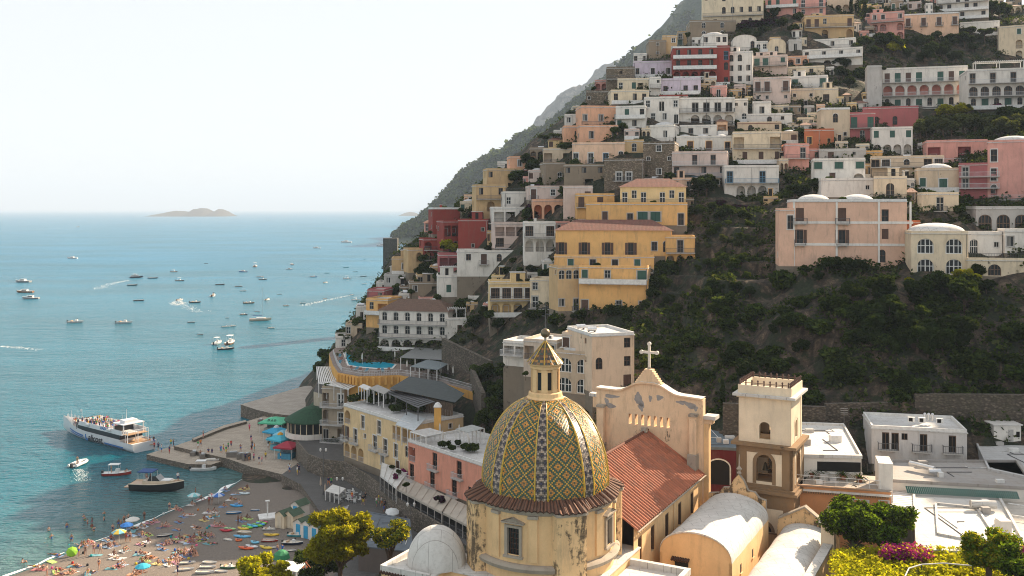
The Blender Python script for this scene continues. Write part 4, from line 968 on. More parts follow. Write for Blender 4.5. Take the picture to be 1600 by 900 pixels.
for k in range(8):
    for d_ in (-1, 1):
        rb = MB(); th = R(k*45+22.5+d_*5.65); pr = None; dth = R(.85)
        rows = []
        for r_, z, s_ in PF: rows.append([((r_+o)*math.cos(th+t), (r_+o)*math.sin(th+t), z) for o, t in ((-.02, -dth), (.10, -dth*.7), (.10, dth*.7), (-.02, dth))])
        rb.grid(rows, M_yel); rb.build('rib', dome, smooth='all')
# -- tiled skirt round the dome
M_rt = tile_mat((.17, .075, .042), .34, 'skirt'); sk = MB(); NS = 336
def skr(th):
    x = (math.degrees(th) % 90)-45; b = max(0, 1-abs(x)/17.0); return 7.25+.85*min(1, b*1.8)
for (f0, z0, f1, z1) in ((0, 28.15, 1, 27.35),):
    rows = []; uvs = []
    for i in range(5):
        t = i/4; row = []; uv = []
        for j in range(NS+1):
            th = 2*math.pi*j/NS; r_ = 6.0+(skr(th)-6.0)*t; w_ = .09*math.sin(th*7.6/.3*.999 if False else 2*math.pi*j/4+0)
            row.append((r_*math.cos(th), r_*math.sin(th), z0+(z1-z0)*t+w_)); uv.append((th*7.6, t*2))
        rows.append(row); uvs.append(uv)
    sk.grid(rows, M_rt, uvs, flip=True)
    rows2 = [rows[-1], [(x, y, z-.10) for x, y, z in rows[-1]], [(x*.86, y*.86, z-.12) for x, y, z in rows[-1]]]
    sk.grid(rows2, M_rt, [[(0, 0)]*(NS+1)]*3, flip=True)
sk.build('tile_skirt', church)
# -- drum: round wall, four windows, four buttresses on the diagonals
dr = MB(); zb, zt = 20.5, 27.3; Rw = 6.75
wa = math.degrees(math.asin(.62/Rw))
for k in range(4):
    c0 = 90*k
    segs = []
    n = 12
    for (a0, a1, z0, z1) in ((wa, 90-wa, zb, zt), (-wa, wa, zb, 23.0), (-wa, wa, 25.6, zt)):
        nn = 12 if a1-a0 > 30 else 3
        rows = [[(Rw*math.cos(R(c0+a0+(a1-a0)*j/nn)), Rw*math.sin(R(c0+a0+(a1-a0)*j/nn)), z) for j in range(nn+1)] for z in (z0, z1)]
        dr.grid(rows, M_ch)
dr.lathe([(Rw+.02, 21.6), (Rw+.5, 21.6), (Rw+.62, 21.95), (Rw+.42, 22.15), (Rw+.02, 22.22)], M_grey, 64)
dr.lathe([(Rw+.02, 26.75), (Rw+.1, 26.8), (Rw+.1, 26.95), (Rw+.28, 27.0), (Rw+.34, 27.22), (Rw+.1, 27.35)], M_grey, 64)
dr.build('drum', church, smooth=True)
for k in range(4):
    c0 = 90*k+45; b = MB(); b.T = Matrix.Rotation(R(c0), 4, 'Z')
    b.prism([(5.9, -1.75), (7.55, -1.45), (7.75, -1.1), (7.75, 1.1), (7.55, 1.45), (5.9, 1.75)], 19.5, 26.95, M_chb)
    b.prism([(5.9, -1.85), (7.65, -1.55), (7.87, -1.2), (7.87, 1.2), (7.65, 1.55), (5.9, 1.85)], 26.951, 27.2, M_grey)
    b.build('buttress', church)
    for sgn in (-1, 1):                                 # pilasters beside the windows
        p = MB(); p.T = Matrix.Rotation(R(90*k+sgn*16.5), 4, 'Z'); p.box(Rw-.1, -.42, 22.5, Rw+.16, .42, 26.5, M_ch); p.box(Rw-.1, -.5, 26.5, Rw+.3, .5, 26.76, M_grey); p.build('pilaster', church)
    wdw = MB(); wdw.T = Matrix.Rotation(R(90*k), 4, 'Z')
    for s_ in (-1, 1): wdw.box(Rw-.5, min(s_*.62, s_*.9), 22.9, Rw+.12, max(s_*.62, s_*.9), 25.7, M_grey)
    wdw.box(Rw-.5, -.62, 25.45, Rw+.12, .62, 25.7, M_grey); wdw.box(Rw-.5, -1.0, 22.7, Rw+.25, 1.0, 22.9, M_grey)
    wdw.box(Rw-.5, -1.15, 25.9, Rw+.35, 1.15, 26.02, M_grey)
    for s_ in (-1, 1): wdw.q([(Rw+.35, s_*1.2, 26.02), (Rw+.35, 0, 26.5), (Rw-.2, 0, 26.5), (Rw-.2, s_*1.2, 26.02)][::s_], M_grey)
    wdw.q([(Rw+.22, -1.1, 26.02), (Rw+.22, 1.1, 26.02), (Rw+.22, 0, 26.42)], M_grey)
    wo = wdw.build('window', church)
    pn = MB(); pn.T = wdw.T
    pn.q([(Rw-.3, -.62, 22.9), (Rw-.3, .62, 22.9), (Rw-.3, .62, 25.45), (Rw-.3, -.62, 25.45)], GL)
    for z in (23.4, 23.9, 24.4, 24.9): pn.box(Rw-.3, -.45, z, Rw-.25, .45, z+.05, M_brown)
    for y in (-.5, -.2, .12, .42): pn.box(Rw-.299, y, 22.95, Rw-.24, y+.06, 25.4, M_brown)
    pn.build('pane', wo)
# -- lantern
la = MB(); la.lathe([(1.85, 36.1), (1.85, 36.45), (1.7, 36.6), (1.65, 36.95), (1.5, 37.05)], M_ch, 24)
la.lathe([(1.22, 37.0), (1.22, 39.4)], M_ch, 24)
for k in range(8):
    la.T = Matrix.Rotation(R(k*45+22.5), 4, 'Z'); la.box(.9, -.3, 37.0, 1.42, .3, 39.3, M_ch)
la.T = Matrix.Identity(4)
la.lathe([(1.4, 39.3), (1.5, 39.35), (1.5, 39.6), (1.7, 39.7), (1.72, 39.85), (1.0, 39.87)], M_ch, 24); lo = la.build('lantern', church)
lw_ = MB()
for k in range(8):
    lw_.T = Matrix.Rotation(R(k*45), 4, 'Z'); lw_.box(1.1, -.22, 37.3, 1.26, .22, 39.0, M_dark if k % 2 else GL)
lw_.build('lantern_opening', lo)
cn = MB(); rows = []; uvs = []
for i in range(9):
    t = i/8; r_ = 1.8*(1-t)+.08*t; z = 39.85+2.1*t
    rows.append([(r_*math.cos(2*math.pi*j/24), r_*math.sin(2*math.pi*j/24), z) for j in range(25)]); uvs.append([((j/24*8 % 1-.5)*r_*.8, t*2.9) for j in range(25)])
cn.grid(rows, M_cone, uvs); lc = cn.build('lantern_roof', lo)
for k in range(8):
    rb = MB(); a = R(k*45+22.5); rb.tube((1.8*math.cos(a), 1.8*math.sin(a), 39.87), (.08*math.cos(a), .08*math.sin(a), 42.0), .055, .04, M_yel, 6); rb.build('rib', lc)
fb = MB(); pr = [(.48*math.cos(R(a)), 42.75+.46*math.sin(R(a))) for a in range(-90, 91, 15)]; fb.lathe(pr, simple('aged_copper', (.20, .15, .09), .4, .6, .3), 16)
fb.tube((0, 0, 41.8), (0, 0, 42.35), .12, .12, M_grey, 8); fb.tube((0, 0, 43.2), (0, 0, 45.8), .035, .025, M_rail, 6)
fb.box(-.3, -.02, 45.3, .35, .02, 45.36, M_rail); fb.box(-.02, -.02, 44.6, .7, .02, 44.66, M_rail); fb.box(-.4, -.02, 44.4, .02, .02, 44.46, M_rail); fb.build('finial', lo, smooth=True)
# -- crossing block and terraces
b = MB(); b.box(-7.2, -7.2, 4, 7.2, 7.2, 20.4, M_ch); b.box(-7.3, -7.3, 20.4, 7.3, 7.3, 20.52, ROOFW)
b.box(7.2, -6, 4, 13.2, 4.6, 19.6, M_ch); b.box(7.3, -6, 19.6, 13.2, 4.6, 19.7, ROOFW); b.box(7.3, 4.1, 19.7, 13.4, 4.6, 20.3, ROOFW); b.box(12.9, -6, 19.7, 13.4, 4.1, 20.3, ROOFW)
b.build('transept', church)
b = MB(); b.box(-12.6, -10, 2, -7.2, -2.6, 20.3, M_ch); b.box(-12.7, -10.1, 20.3, -7.2, -2.5, 20.45, ROOFW)
b.box(-12.7, -10.1, 20.45, -12.3, -2.5, 20.9, ROOFW); b.box(-12.3, -10.1, 20.45, -7.2, -9.7, 20.9, ROOFW)
for i in range(16): b.tube((-12.55+.33*i, -10.35, 20.25), (-12.55+.33*i, -10.0, 20.32), .13, .13, M_rt, 8)
ct = b.build('side_chapel', church)
b = MB(); n = 28
rows = [[(-8.9+2.9*math.cos(2*math.pi*j/n)*math.cos(i/9*math.pi/2), -6.0+2.9*math.sin(2*math.pi*j/n)*math.cos(i/9*math.pi/2), 20.46+3.6*math.sin(i/9*math.pi/2)) for j in range(n+1)] for i in range(10)]
b.grid(rows, ROOFW); b.build('small_dome', ct, smooth='all')
# -- nave
nv = MB(); xw, y0, y1, ze, zr = 7.0, 6.0, 29.4, 22.8, 27.2
opn = [(25.4, 1.15), (20.8, 1.15), (16.3, 1.15), (11.7, 1.15), (7.8, 1.15)]
cur = y0
for yc, hw in sorted(opn):
    a, b_ = yc-.58, yc+.58
    nv.q([(xw, cur, 4), (xw, a, 4), (xw, a, ze), (xw, cur, ze)], M_ch); nv.q([(xw, a, 4), (xw, b_, 4), (xw, b_, 18.7), (xw, a, 18.7)], M_ch); nv.q([(xw, a, 21.4), (xw, b_, 21.4), (xw, b_, ze), (xw, a, ze)], M_ch)
    for yy, f in ((a, 1), (b_, -1)): nv.q([(xw, yy, 18.7), (xw-.5, yy, 18.7), (xw-.5, yy, 21.4), (xw, yy, 21.4)][::f], M_ch)
    nv.q([(xw, a, 18.7), (xw, b_, 18.7), (xw-.5, b_, 18.7), (xw-.5, a, 18.7)], M_ch); nv.q([(xw, b_, 21.4), (xw, a, 21.4), (xw-.5, a, 21.4), (xw-.5, b_, 21.4)], M_ch)
    cur = b_
nv.q([(xw, cur, 4), (xw, y1, 4), (xw, y1, ze), (xw, cur, ze)], M_ch)
nv.box(-xw, y0, 4, -xw+.3, y1, ze, M_ch); nv.build('nave_wall', church)
for yc, hw in opn:
    ww = MB(); ww.box(xw-.4, yc-.57, 18.72, xw-.34, yc+.57, 21.38, GL)
    for s_ in (-1, 1): ww.box(xw-.42, min(yc+s_*.45, yc+s_*.57), 18.72, xw-.05, max(yc+s_*.45, yc+s_*.57), 21.38, M_wframe)
    ww.box(xw-.42, yc-.45, 21.2, xw-.05, yc+.45, 21.38, M_wframe); ww.box(xw-.339, yc-.03, 18.72, xw-.28, yc+.03, 21.2, M_wframe); ww.box(xw-.339, yc-.45, 20.0, xw-.29, yc+.45, 20.06, M_wframe)
    ww.build('window', church)
M_nt = tile_mat((.40, .13, .065), .62, 'nave')
for sg in (1, -1):
    rf = MB(); ny = int((y1-y0)/.06); rows = []; uvs = []
    for i in range(2):
        t = i; row = []; uv = []
        for j in range(ny+1):
            y = y0+(y1-y0)*j/ny; ph = y/.62*2*math.pi
            x = sg*(0+(xw+.45)*t); z = zr+.02-(zr-ze+.25)*t+.12*math.cos(ph)
            row.append((x, y, z)); uv.append((y+.31, (1-t)*8.6))
        rows.append(row); uvs.append(uv)
    rf.grid(rows, M_nt, uvs, flip=(sg < 0)); o = rf.build('nave_roof', church, smooth='all')
rc = MB(); rc.tube((0, y0, zr+.05), (0, y1, zr+.05), .16, .16, M_nt, 10); rc.box(-.35, y1-1.6, zr, .35, y1-.9, zr+.55, M_grey); rc.build('ridge_cap', church)
gt = MB(); gt.tube((xw+.5, y0, ze-.35), (xw+.5, y1, ze-.35), .09, .09, M_grey, 6); gt.tube((xw+.1, 12.9+5.6, ze-.4), (xw+.1, 12.9+5.6, 16), .06, .06, plaster(CYP), 6); gt.build('gutter', church)
# -- facade wall seen from behind
fc = MB(); ya, yb = 29.4, 30.5
def slab(x0, x1, z0, z1, m=M_fac): fc.box(x0, ya, z0, x1, yb, z1, m)
slab(-7, 7.1, 4, 27.7)
edges = [-7]
for i in range(7): c_ = -2.35+.84*i; edges += [c_-.2, c_+.2]
edges.append(7.1)
for i in range(0, len(edges), 2): slab(edges[i], edges[i+1], 27.7, 29.0)
out = [(-7, 31.8), (-4.2, 31.75)]+[(-4.2+3.4*t, 31.75+1.25*math.sin(t*math.pi/2)**2) for t in (.2, .4, .6, .8, 1)]+[(.8, 33.0)]+[(.8+3.4*t, 33.0-1.25*math.sin(t*math.pi/2)**2) for t in (.2, .4, .6, .8, 1)]+[(7.1, 31.6)]
full = [(-7, 29.0)]+[(7.1, 29.0)]+out[::-1]
for (yy, f) in ((ya, 1), (yb, -1)): fc.q([(x, yy, z) for x, z in full][::f], M_fac)
for (x0, z0), (x1, z1) in zip(out, out[1:]): fc.q([(x0, ya-.22, z0+.22), (x1, ya-.22, z1+.22), (x1, yb+.25, z1+.22), (x0, yb+.25, z0+.22)], ROOFW); fc.q([(x0, ya-.22, z0+.004), (x1, ya-.22, z1+.004), (x1, ya-.22, z1+.22), (x0, ya-.22, z0+.22)], M_fac); fc.q([(x0, yb+.25, z0), (x0, ya-.22, z0), (x1, ya-.22, z1), (x1, yb+.25, z1)][::-1], M_fac)
fc.q([(7.1, ya, 29), (7.1, yb, 29), (7.1, yb, 31.6), (7.1, ya, 31.6)], M_fac); fc.q([(-7, yb, 29), (-7, ya, 29), (-7, ya, 31.8), (-7, yb, 31.8)], M_fac)
fo = fc.build('facade', church)
for sx in (-1, 1):
    b = MB(); xx = 6.25*sx-(.2 if sx > 0 else -.1); b.box(xx-.55, ya-1.3, 22, xx+.55, ya-.002, 25.0, M_grey); b.box(xx-.42, ya-.75, 25, xx+.42, ya-.002, 29.6, M_fac); b.box(xx-.52, ya-.9, 29.6, xx+.52, ya-.002, 29.9, M_grey); b.build('facade_buttress', fo)
b = MB()
b.box(7.1, yb-.8, 29.2, 8.6, yb+.9, 29.65, ROOFW); b.box(7.1, yb-.5, 28.6, 8.1, yb+.6, 29.2, M_fac); b.box(7.1, yb-.6, 4, 7.7, yb+.3, 28.6, M_ch); b.build('facade_return', fo); b = MB(); b.box(-8.3, yb-.5, 30.6, -7, yb+.6, 31.0, ROOFW); b.box(-7.8, yb-.4, 29.2, -7, yb+.5, 30.6, M_fac); b.build('facade_return', fo); b = MB()
b.box(7.1, ya-.6, 17, 7.9, yb-.6, 18.5, M_ch); b.build('facade_wing', fo)
b = MB()
for i in range(7): b.box(-1.75+.2*i, ya+.1, 32.9+.27*i, 1.75-.2*i, yb-.1, 33.17+.27*i, M_fac)
b.tube((0, 29.95, 34.7), (0, 29.95, 35.05), .28, .2, M_grey, 10); b.build('pedestal', fo)
b = MB(); Wc = plaster((.64, .58, .50), .4); yc = 29.95
b.box(-.14, yc-.12, 34.98, .14, yc+.12, 37.9, Wc); b.box(-.95, yc-.11, 36.75, -.14, yc+.11, 37.05, Wc); b.box(.14, yc-.11, 36.75, .95, yc+.11, 37.05, Wc)
for x, z in ((-1.02, 36.9), (1.02, 36.9), (0, 37.98)):
    b.T = Matrix.Translation((x, yc, z)) @ Matrix.Rotation(R(90), 4, 'X'); b.lathe([(0, -.13), (.25, -.13), (.25, .13), (0, .13)], Wc, 12)
b.T = Matrix.Identity(4); b.build('cross', fo)
rs = random.Random(3)
for (cx, cz, sx, sz, rot) in ((-4.9, 31.0, 1.0, .22, 0), (-5.55, 30.2, .25, .55, .2), (-4.9, 29.75, .55, .3, -.1), (-1.15, 30.9, .5, .95, .5), (-.9, 30.0, .3, .5, .2), (.35, 31.2, .22, .4, 0), (1.55, 31.4, .45, .33, .2), (4.3, 31.05, .55, .22, -.15), (5.5, 30.85, .8, .35, -.3), (6.2, 30.5, .3, .3, 0)):
    b = MB(); n = 22; ps = []
    for k in range(n):
        a = 2*math.pi*k/n; q_ = 1+.22*math.sin(3*a+cx)+.12*rs.uniform(-1, 1); x = sx*q_*math.cos(a); z = sz*q_*math.sin(a)
        ps.append((cx+x*math.cos(rot)-z*math.sin(rot), ya-.006, cz+x*math.sin(rot)+z*math.cos(rot)))
    b.q(ps, M_conc); b.build('bare_render_patch', fo)
# -- two vaulted chapels, the bell tower
def vault(name, label, x0, x1, y0, y1, zs, rise, zg, mat=M_ch, lean=0):
    o = thing(name, label, 'chapel', (CO[0], CO[1], 0), CA)
    b = MB(); n = 20; rows = []; xm = (x0+x1)/2; hw = (x1-x0)/2
    arc = [(xm-hw*math.cos(math.pi*i/n), zs+rise*math.sin(math.pi*i/n)**.9) for i in range(n+1)]
    ny = 24
    for j in range(ny+1):
        y = y0+(y1-y0)*j/ny; rows.append([(x+.0, y, z+.05*math.sin(y*1.3+i*.5)) for i, (x, z) in enumerate(arc)])
    b.grid(rows, ROOFW, flip=False); b.build('vault_roof', o, smooth='all')
    b = MB(); b.q([(x, y0+.02, z-.03) for x, z in arc]+[(x1, y0+.02, zg), (x0, y0+.02, zg)], mat); b.q([(x, y1-.02, z-.03) for x, z in arc]+[(x1, y1-.02, zg), (x0, y1-.02, zg)], mat)
    b.box(x0, y0+.02, zg, x0+.3, y1-.02, zs, mat); b.box(x1-.3, y0+.02, zg, x1, y1-.02, zs, mat)
    b.build('wall', o)
    b = MB(); pr = arc[::-1]
    for (xa, za), (xb, zb_) in zip(arc, arc[1:]):
        b.q([(xa, y0-.12, za), (xb, y0-.12, zb_), (xb, y0-.12, zb_+.16), (xa, y0-.12, za+.16)], ROOFW); b.q([(xa, y0-.12, za+.16), (xb, y0-.12, zb_+.16), (xb, y0+.3, zb_+.16), (xa, y0+.3, za+.16)], ROOFW)
        b.q([(xa, y0+.02, za), (xb, y0+.02, zb_), (xb, y0-.12, zb_), (xa, y0-.12, za)][::-1], M_grey)
    b.build('vault_edge', o); return o
v1 = vault('chapel', 'chapel with white barrel vault roof between the nave wall and the bell tower', 7.9, 15.6, 11.3, 27.2, 18.9, 2.5, 4)
b = MB(); b.box(9.6, 11.15, 15.2, 11.0, 11.3, 18.2, M_dark); d1 = b.build('door', v1)
b = MB()
for i in range(7): b.tube((9.35+.28*i, 10.85, 18.42), (9.35+.28*i, 11.3, 18.6), .14, .14, M_rt, 8)
b.build('door_canopy', v1)
for yy in (14.5, 19.5):
    b = MB(); b.box(15.58, yy, 16.9, 15.62, yy+.5, 17.8, M_dark); b.box(15.6, yy-.1, 16.8, 15.75, yy+.6, 16.898, M_ch); b.build('window', v1)
v2 = vault('chapel', 'lower white vaulted chapel beside the little bellcote and the orange wall', 16.6, 22.4, 9.5, 28.8, 16.6, 2.0, 4)
b = MB(); b.prism([(16.2, 28.9), (23.2, 28.9), (23.2, 29.4), (16.2, 29.4)], 8, 17.4, M_chb)
for yy, f in ((28.9, 1), (29.4, -1)): b.q([(16.2, yy, 17.4), (23.2, yy, 17.4), (22.9, yy, 17.9), (19.4, yy, 20.4), (16.4, yy, 18.7)][::f], M_chb)
for p, q_ in (((22.95, 17.85), (19.4, 20.4)), ((19.4, 20.4), (16.35, 18.7))):
    (xa, za), (xb, zb_) = p, q_
    b.q([(xa, 28.7, za+.15), (xa, 29.6, za+.15), (xb, 29.6, zb_+.15), (xb, 28.7, zb_+.15)], M_grey); b.q([(xb, 28.7, zb_-.05), (xa, 28.7, za-.05), (xa, 28.7, za+.15), (xb, 28.7, zb_+.15)][::1], M_grey)
b.build('gable', v2)
b = MB(); b.box(22.5, 2, 4, 23.3, 23.4, 18.3, M_ch); b.box(22.4, 2, 18.3, 23.4, 23.4, 18.45, ROOFW)
for yy in (6, 9.5, 13): b.box(23.3, yy, 14.5, 23.34, yy+.7, 16, M_yel)
b.build('parapet_wall', v2)
bc = thing('bellcote', 'tiny white domed bellcote with an open arch on the chapel wall', 'bellcote', (CO[0], CO[1], 0), CA)
b = MB(); X0, Y0 = 22.15, 23.5
for yy in (Y0, Y0+1.0): b.box(X0, yy, 14, X0+1.4, yy+.4, 20.6, M_tow)
b.box(X0, Y0+.4, 14, X0+1.4, Y0+1.0, 18.6, M_tow); b.box(X0, Y0+.4, 20.2, X0+1.4, Y0+1.0, 20.6, M_tow); b.box(X0-.2, Y0-.2, 20.6, X0+1.6, Y0+1.6, 20.85, ROOFW); b.build('pier', bc)
b = MB(); b.lathe([(.72*math.cos(R(a)), 20.86+.95*math.sin(R(a))) for a in range(0, 91, 10)], ROOFW, 16, (X0+.7, Y0+.7)); b.tube((X0+.7, Y0+.7, 21.8), (X0+.7, Y0+.7, 22.5), .03, .03, M_grey, 6); b.tube((X0+.5, Y0+.7, 22.25), (X0+.9, Y0+.7, 22.25), .03, .03, M_grey, 6); b.build('small_dome', bc, smooth=True)
b = MB(); b.lathe([(.28, 19.1), (.24, 19.2), (.16, 19.6), (.05, 19.75)], M_rail, 12, (X0+.7, Y0+.7)); b.build('bell', bc, smooth=True)
# ornate little gable behind the first vault
og = thing('ornamental_gable', 'curved plaster gable with a spiky finial behind the larger white vault', 'gable', (CO[0], CO[1], 0), CA)
b = MB(); pf = [(8.4, 17.5), (15.2, 17.5), (15.2, 20.9), (14.4, 21.1), (13.9, 21.7), (13.1, 21.8), (12.6, 22.9), (12.0, 23.6), (11.4, 22.9), (10.9, 21.9), (10.1, 21.8), (9.6, 21.1), (8.4, 20.9)]
for yy, f in ((27.6, 1), (28.1, -1)): b.q([(x, yy, z) for x, z in pf][::f], M_chb)
for (xa, za), (xb, zb_) in zip(pf, pf[1:]+pf[:1]): b.q([(xa, 27.55, za), (xa, 28.15, za), (xb, 28.15, zb_), (xb, 27.55, zb_)][::1], M_grey)
b.build('wall', og)
b = MB(); b.lathe([(.05, 23.5), (.3, 23.7), (.12, 23.95), (.34, 24.2), (.1, 24.5), (.05, 25.9)], M_grey, 10, (12, 27.85)); b.build('finial', og)
# -- bell tower
bt = thing('bell_tower', 'stone and plaster bell tower with arched openings and an iron spiked parapet', 'bell tower', (CO[0], CO[1], 0), CA)
tx, ty = 14.3, 33.9
def ring_wall(b, hw, z0, z1, m, aw, az0, az1, frame=None, depth=.7, skip=(0,)):
    """square stage with an arched opening in every side"""
    for k in range(4):
        b.T = Matrix.Translation((tx, ty, 0)) @ Matrix.Rotation(R(90*k), 4, 'Z')
        y = -hw
        b.q([(-hw, y, z0), (-aw, y, z0), (-aw, y, z1), (-hw, y, z1)], m); b.q([(aw, y, z0), (hw, y, z0), (hw, y, z1), (aw, y, z1)], m)
        b.q([(-aw, y, z0), (aw, y, z0), (aw, y, az0), (-aw, y, az0)], m); b.q([(-aw, y, az1), (aw, y, az1), (aw, y, z1), (-aw, y, z1)], m)
        zs = az1-aw; n = 12; arc = [(-aw*math.cos(math.pi*i/n), zs+aw*math.sin(math.pi*i/n)) for i in range(n+1)]
        for (xa, za), (xb, zb_) in zip(arc, arc[1:]): b.q([(xa, y, za), (xb, y, zb_), (xb, y, az1), (xa, y, az1)], m); b.q([(xa, y, za), (xa, y+depth, za), (xb, y+depth, zb_), (xb, y, zb_)], frame or m)
        b.q([(-aw, y, az0), (-aw, y+depth, az0), (-aw, y+depth, zs), (-aw, y, zs)], frame or m); b.q([(aw, y+depth, az0), (aw, y, az0), (aw, y, zs), (aw, y+depth, zs)], frame or m)
        b.q([(-aw, y, az0), (aw, y, az0), (aw, y+depth, az0), (-aw, y+depth, az0)], frame or m)
        # inner face
        b.q([(-hw+depth, y+depth, z0), (-hw+depth, y+depth, z1), (-aw, y+depth, z1), (-aw, y+depth, z0)], m); b.q([(aw, y+depth, z0), (aw, y+depth, z1), (hw-depth, y+depth, z1), (hw-depth, y+depth, z0)], m)
        if frame:
            for i in range(n):
                a0, a1 = math.pi*i/n, math.pi*(i+1)/n; r0, r1 = aw+.001, aw+.42
                b.q([(-r0*math.cos(a0), y-.05, zs+r0*math.sin(a0)), (-r0*math.cos(a1), y-.05, zs+r0*math.sin(a1)), (-r1*math.cos(a1), y-.05, zs+r1*math.sin(a1)), (-r1*math.cos(a0), y-.05, zs+r1*math.sin(a0))][::-1], frame)
            for s_ in (-1, 1): b.box(min(s_*aw, s_*(aw+.42)), y-.05, az0-.3, max(s_*aw, s_*(aw+.42)), y+.02, zs, frame)
            for s_ in (-1, 1):                          # stone corner pilasters
                x0_, x1_ = sorted((s_*(hw+.06), s_*(hw-1.2))); b.box(x0_, y-.06, z0, x1_, y+.3, z1-.006, frame)
            b.box(-hw+1.2, y-.058, z1-.8, hw-1.2, y+.3, z1-.01, frame); b.box(-hw+1.2, y-.058, z0, hw-1.2, y+.3, z0+.35, frame)
    b.T = Matrix.Identity(4)
b = MB(); b.box(tx-3.45, ty-3.45, 4, tx+3.45, ty+3.45, 16.2, plaster((.55, .38, .22), .9, bold=.3)); b.box(tx-3.6, ty-3.6, 16.2, tx+3.6, ty+3.6, 21.0, M_stn)
for k in range(4):
    b.T = Matrix.Translation((tx, ty, 0)) @ Matrix.Rotation(R(90*k), 4, 'Z'); b.box(-2.3, -3.63, 16.4, 2.3, -3.602, 19.2, M_tow)
    b.lathe([(1.5, 0), (1.5, .1), (1.05, .1), (1.05, 0)], M_stn, 20) if 0 else None
    for i in range(12):
        a0, a1 = math.pi*i/12, math.pi*(i+1)/12; z_ = 16.45
        b.q([(-.95*math.cos(a0), -3.66, z_+.95*math.sin(a0)), (-.95*math.cos(a1), -3.66, z_+.95*math.sin(a1)), (-1.35*math.cos(a1), -3.66, z_+1.35*math.sin(a1)), (-1.35*math.cos(a0), -3.66, z_+1.35*math.sin(a0))][::-1], M_stn)
        b.q([(0, -3.64, z_), (-.95*math.cos(a1), -3.64, z_+.95*math.sin(a1)), (-.95*math.cos(a0), -3.64, z_+.95*math.sin(a0))], M_dark)
b.T = Matrix.Identity(4); b.build('base_stage', bt)
b = MB(); b.box(tx-4.0, ty-4.0, 21.0, tx+4.0, ty+4.0, 21.35, M_stn); b.box(tx-3.7, ty-3.7, 21.35, tx+3.7, ty+3.7, 21.6, M_stn)
ring_wall(b, 3.3, 21.6, 26.5, M_tow, .95, 22.3, 25.5, M_stn)
b.box(tx-3.9, ty-3.9, 26.5, tx+3.9, ty+3.9, 26.85, M_stn); b.build('bell_stage', bt)
b = MB(); ring_wall(b, 3.1, 26.85, 32.2, M_tow, .68, 27.3, 29.4, None)
for k in range(4):
    b.T = Matrix.Translation((tx, ty, 0)) @ Matrix.Rotation(R(90*k), 4, 'Z'); 
    for i in range(12):
        a0, a1 = math.pi*i/12, math.pi*(i+1)/12; zs = 28.72
        b.q([(-.95*math.cos(a0), -3.13, zs+.95*math.sin(a0)), (-.95*math.cos(a1), -3.13, zs+.95*math.sin(a1)), (-1.2*math.cos(a1), -3.13, zs+1.2*math.sin(a1)), (-1.2*math.cos(a0), -3.13, zs+1.2*math.sin(a0))][::-1], M_tow)
    for s_ in (-1, 1): b.box(min(s_*.95, s_*1.2), -3.13, 27.0, max(s_*.95, s_*1.2), -3.08, 28.72, M_tow); b.box(min(s_*3.14, s_*2.5), -3.14, 26.86, max(s_*3.14, s_*2.5), -3.09, 32.1, M_tow)
    b.box(-.6, -2.7, 27.3, .6, -2.6, 27.9, M_stn)
b.T = Matrix.Identity(4)
b.box(tx-2.4, ty-2.4, 26.86, tx+2.4, ty+2.4, 26.9, M_stn)
b.box(tx-3.35, ty-3.35, 32.2, tx+3.35, ty+3.35, 32.4, M_tow); b.box(tx-3.75, ty-3.75, 32.4, tx+3.75, ty+3.75, 32.7, ROOFW)
for k in range(4):
    b.T = Matrix.Translation((tx, ty, 0)) @ Matrix.Rotation(R(90*k), 4, 'Z'); b.box(-3.2, -3.2, 32.7, 2.85, -2.85, 33.7, M_tow)
b.T = Matrix.Identity(4); b.build('top_stage', bt)
for k in range(4):
    b = MB(); b.T = Matrix.Translation((tx, ty, 0)) @ Matrix.Rotation(R(90*k), 4, 'Z'); rust = simple('rusty_iron', (.09, .045, .03), .7)
    for i in range(9):
        x = -3.0+.75*i*.97
        b.tube((x, -3.02, 33.7), (x, -3.02, 34.15), .1, .07, rust, 6); b.tube((x, -3.02, 34.15), (x, -3.02, 34.35), .14, .05, rust, 6)
    b.box(-3.0, -3.05, 33.95, 2.95, -2.99, 34.01, rust); b.build('iron_railing', bt)
for k, (dz, r_) in enumerate(((24.0, .55), (23.6, .4))):
    b = MB(); b.lathe([(r_, dz-.5), (r_*.85, dz-.35), (r_*.55, dz+.2), (r_*.15, dz+.45)], simple('bronze', (.10, .075, .04), .45, .6), 16, (tx+(-.4 if k else .5), ty-1.0)); b.build('bell', bt, smooth=True)
b = MB(); b.box(tx-2.8, ty-1.1, 24.6, tx+2.8, ty-.9, 24.85, M_stn); b.box(tx-2.8, ty-2.4, 23.0, tx+2.8, ty-2.3, 23.1, M_stn); b.build('bell_beam', bt)
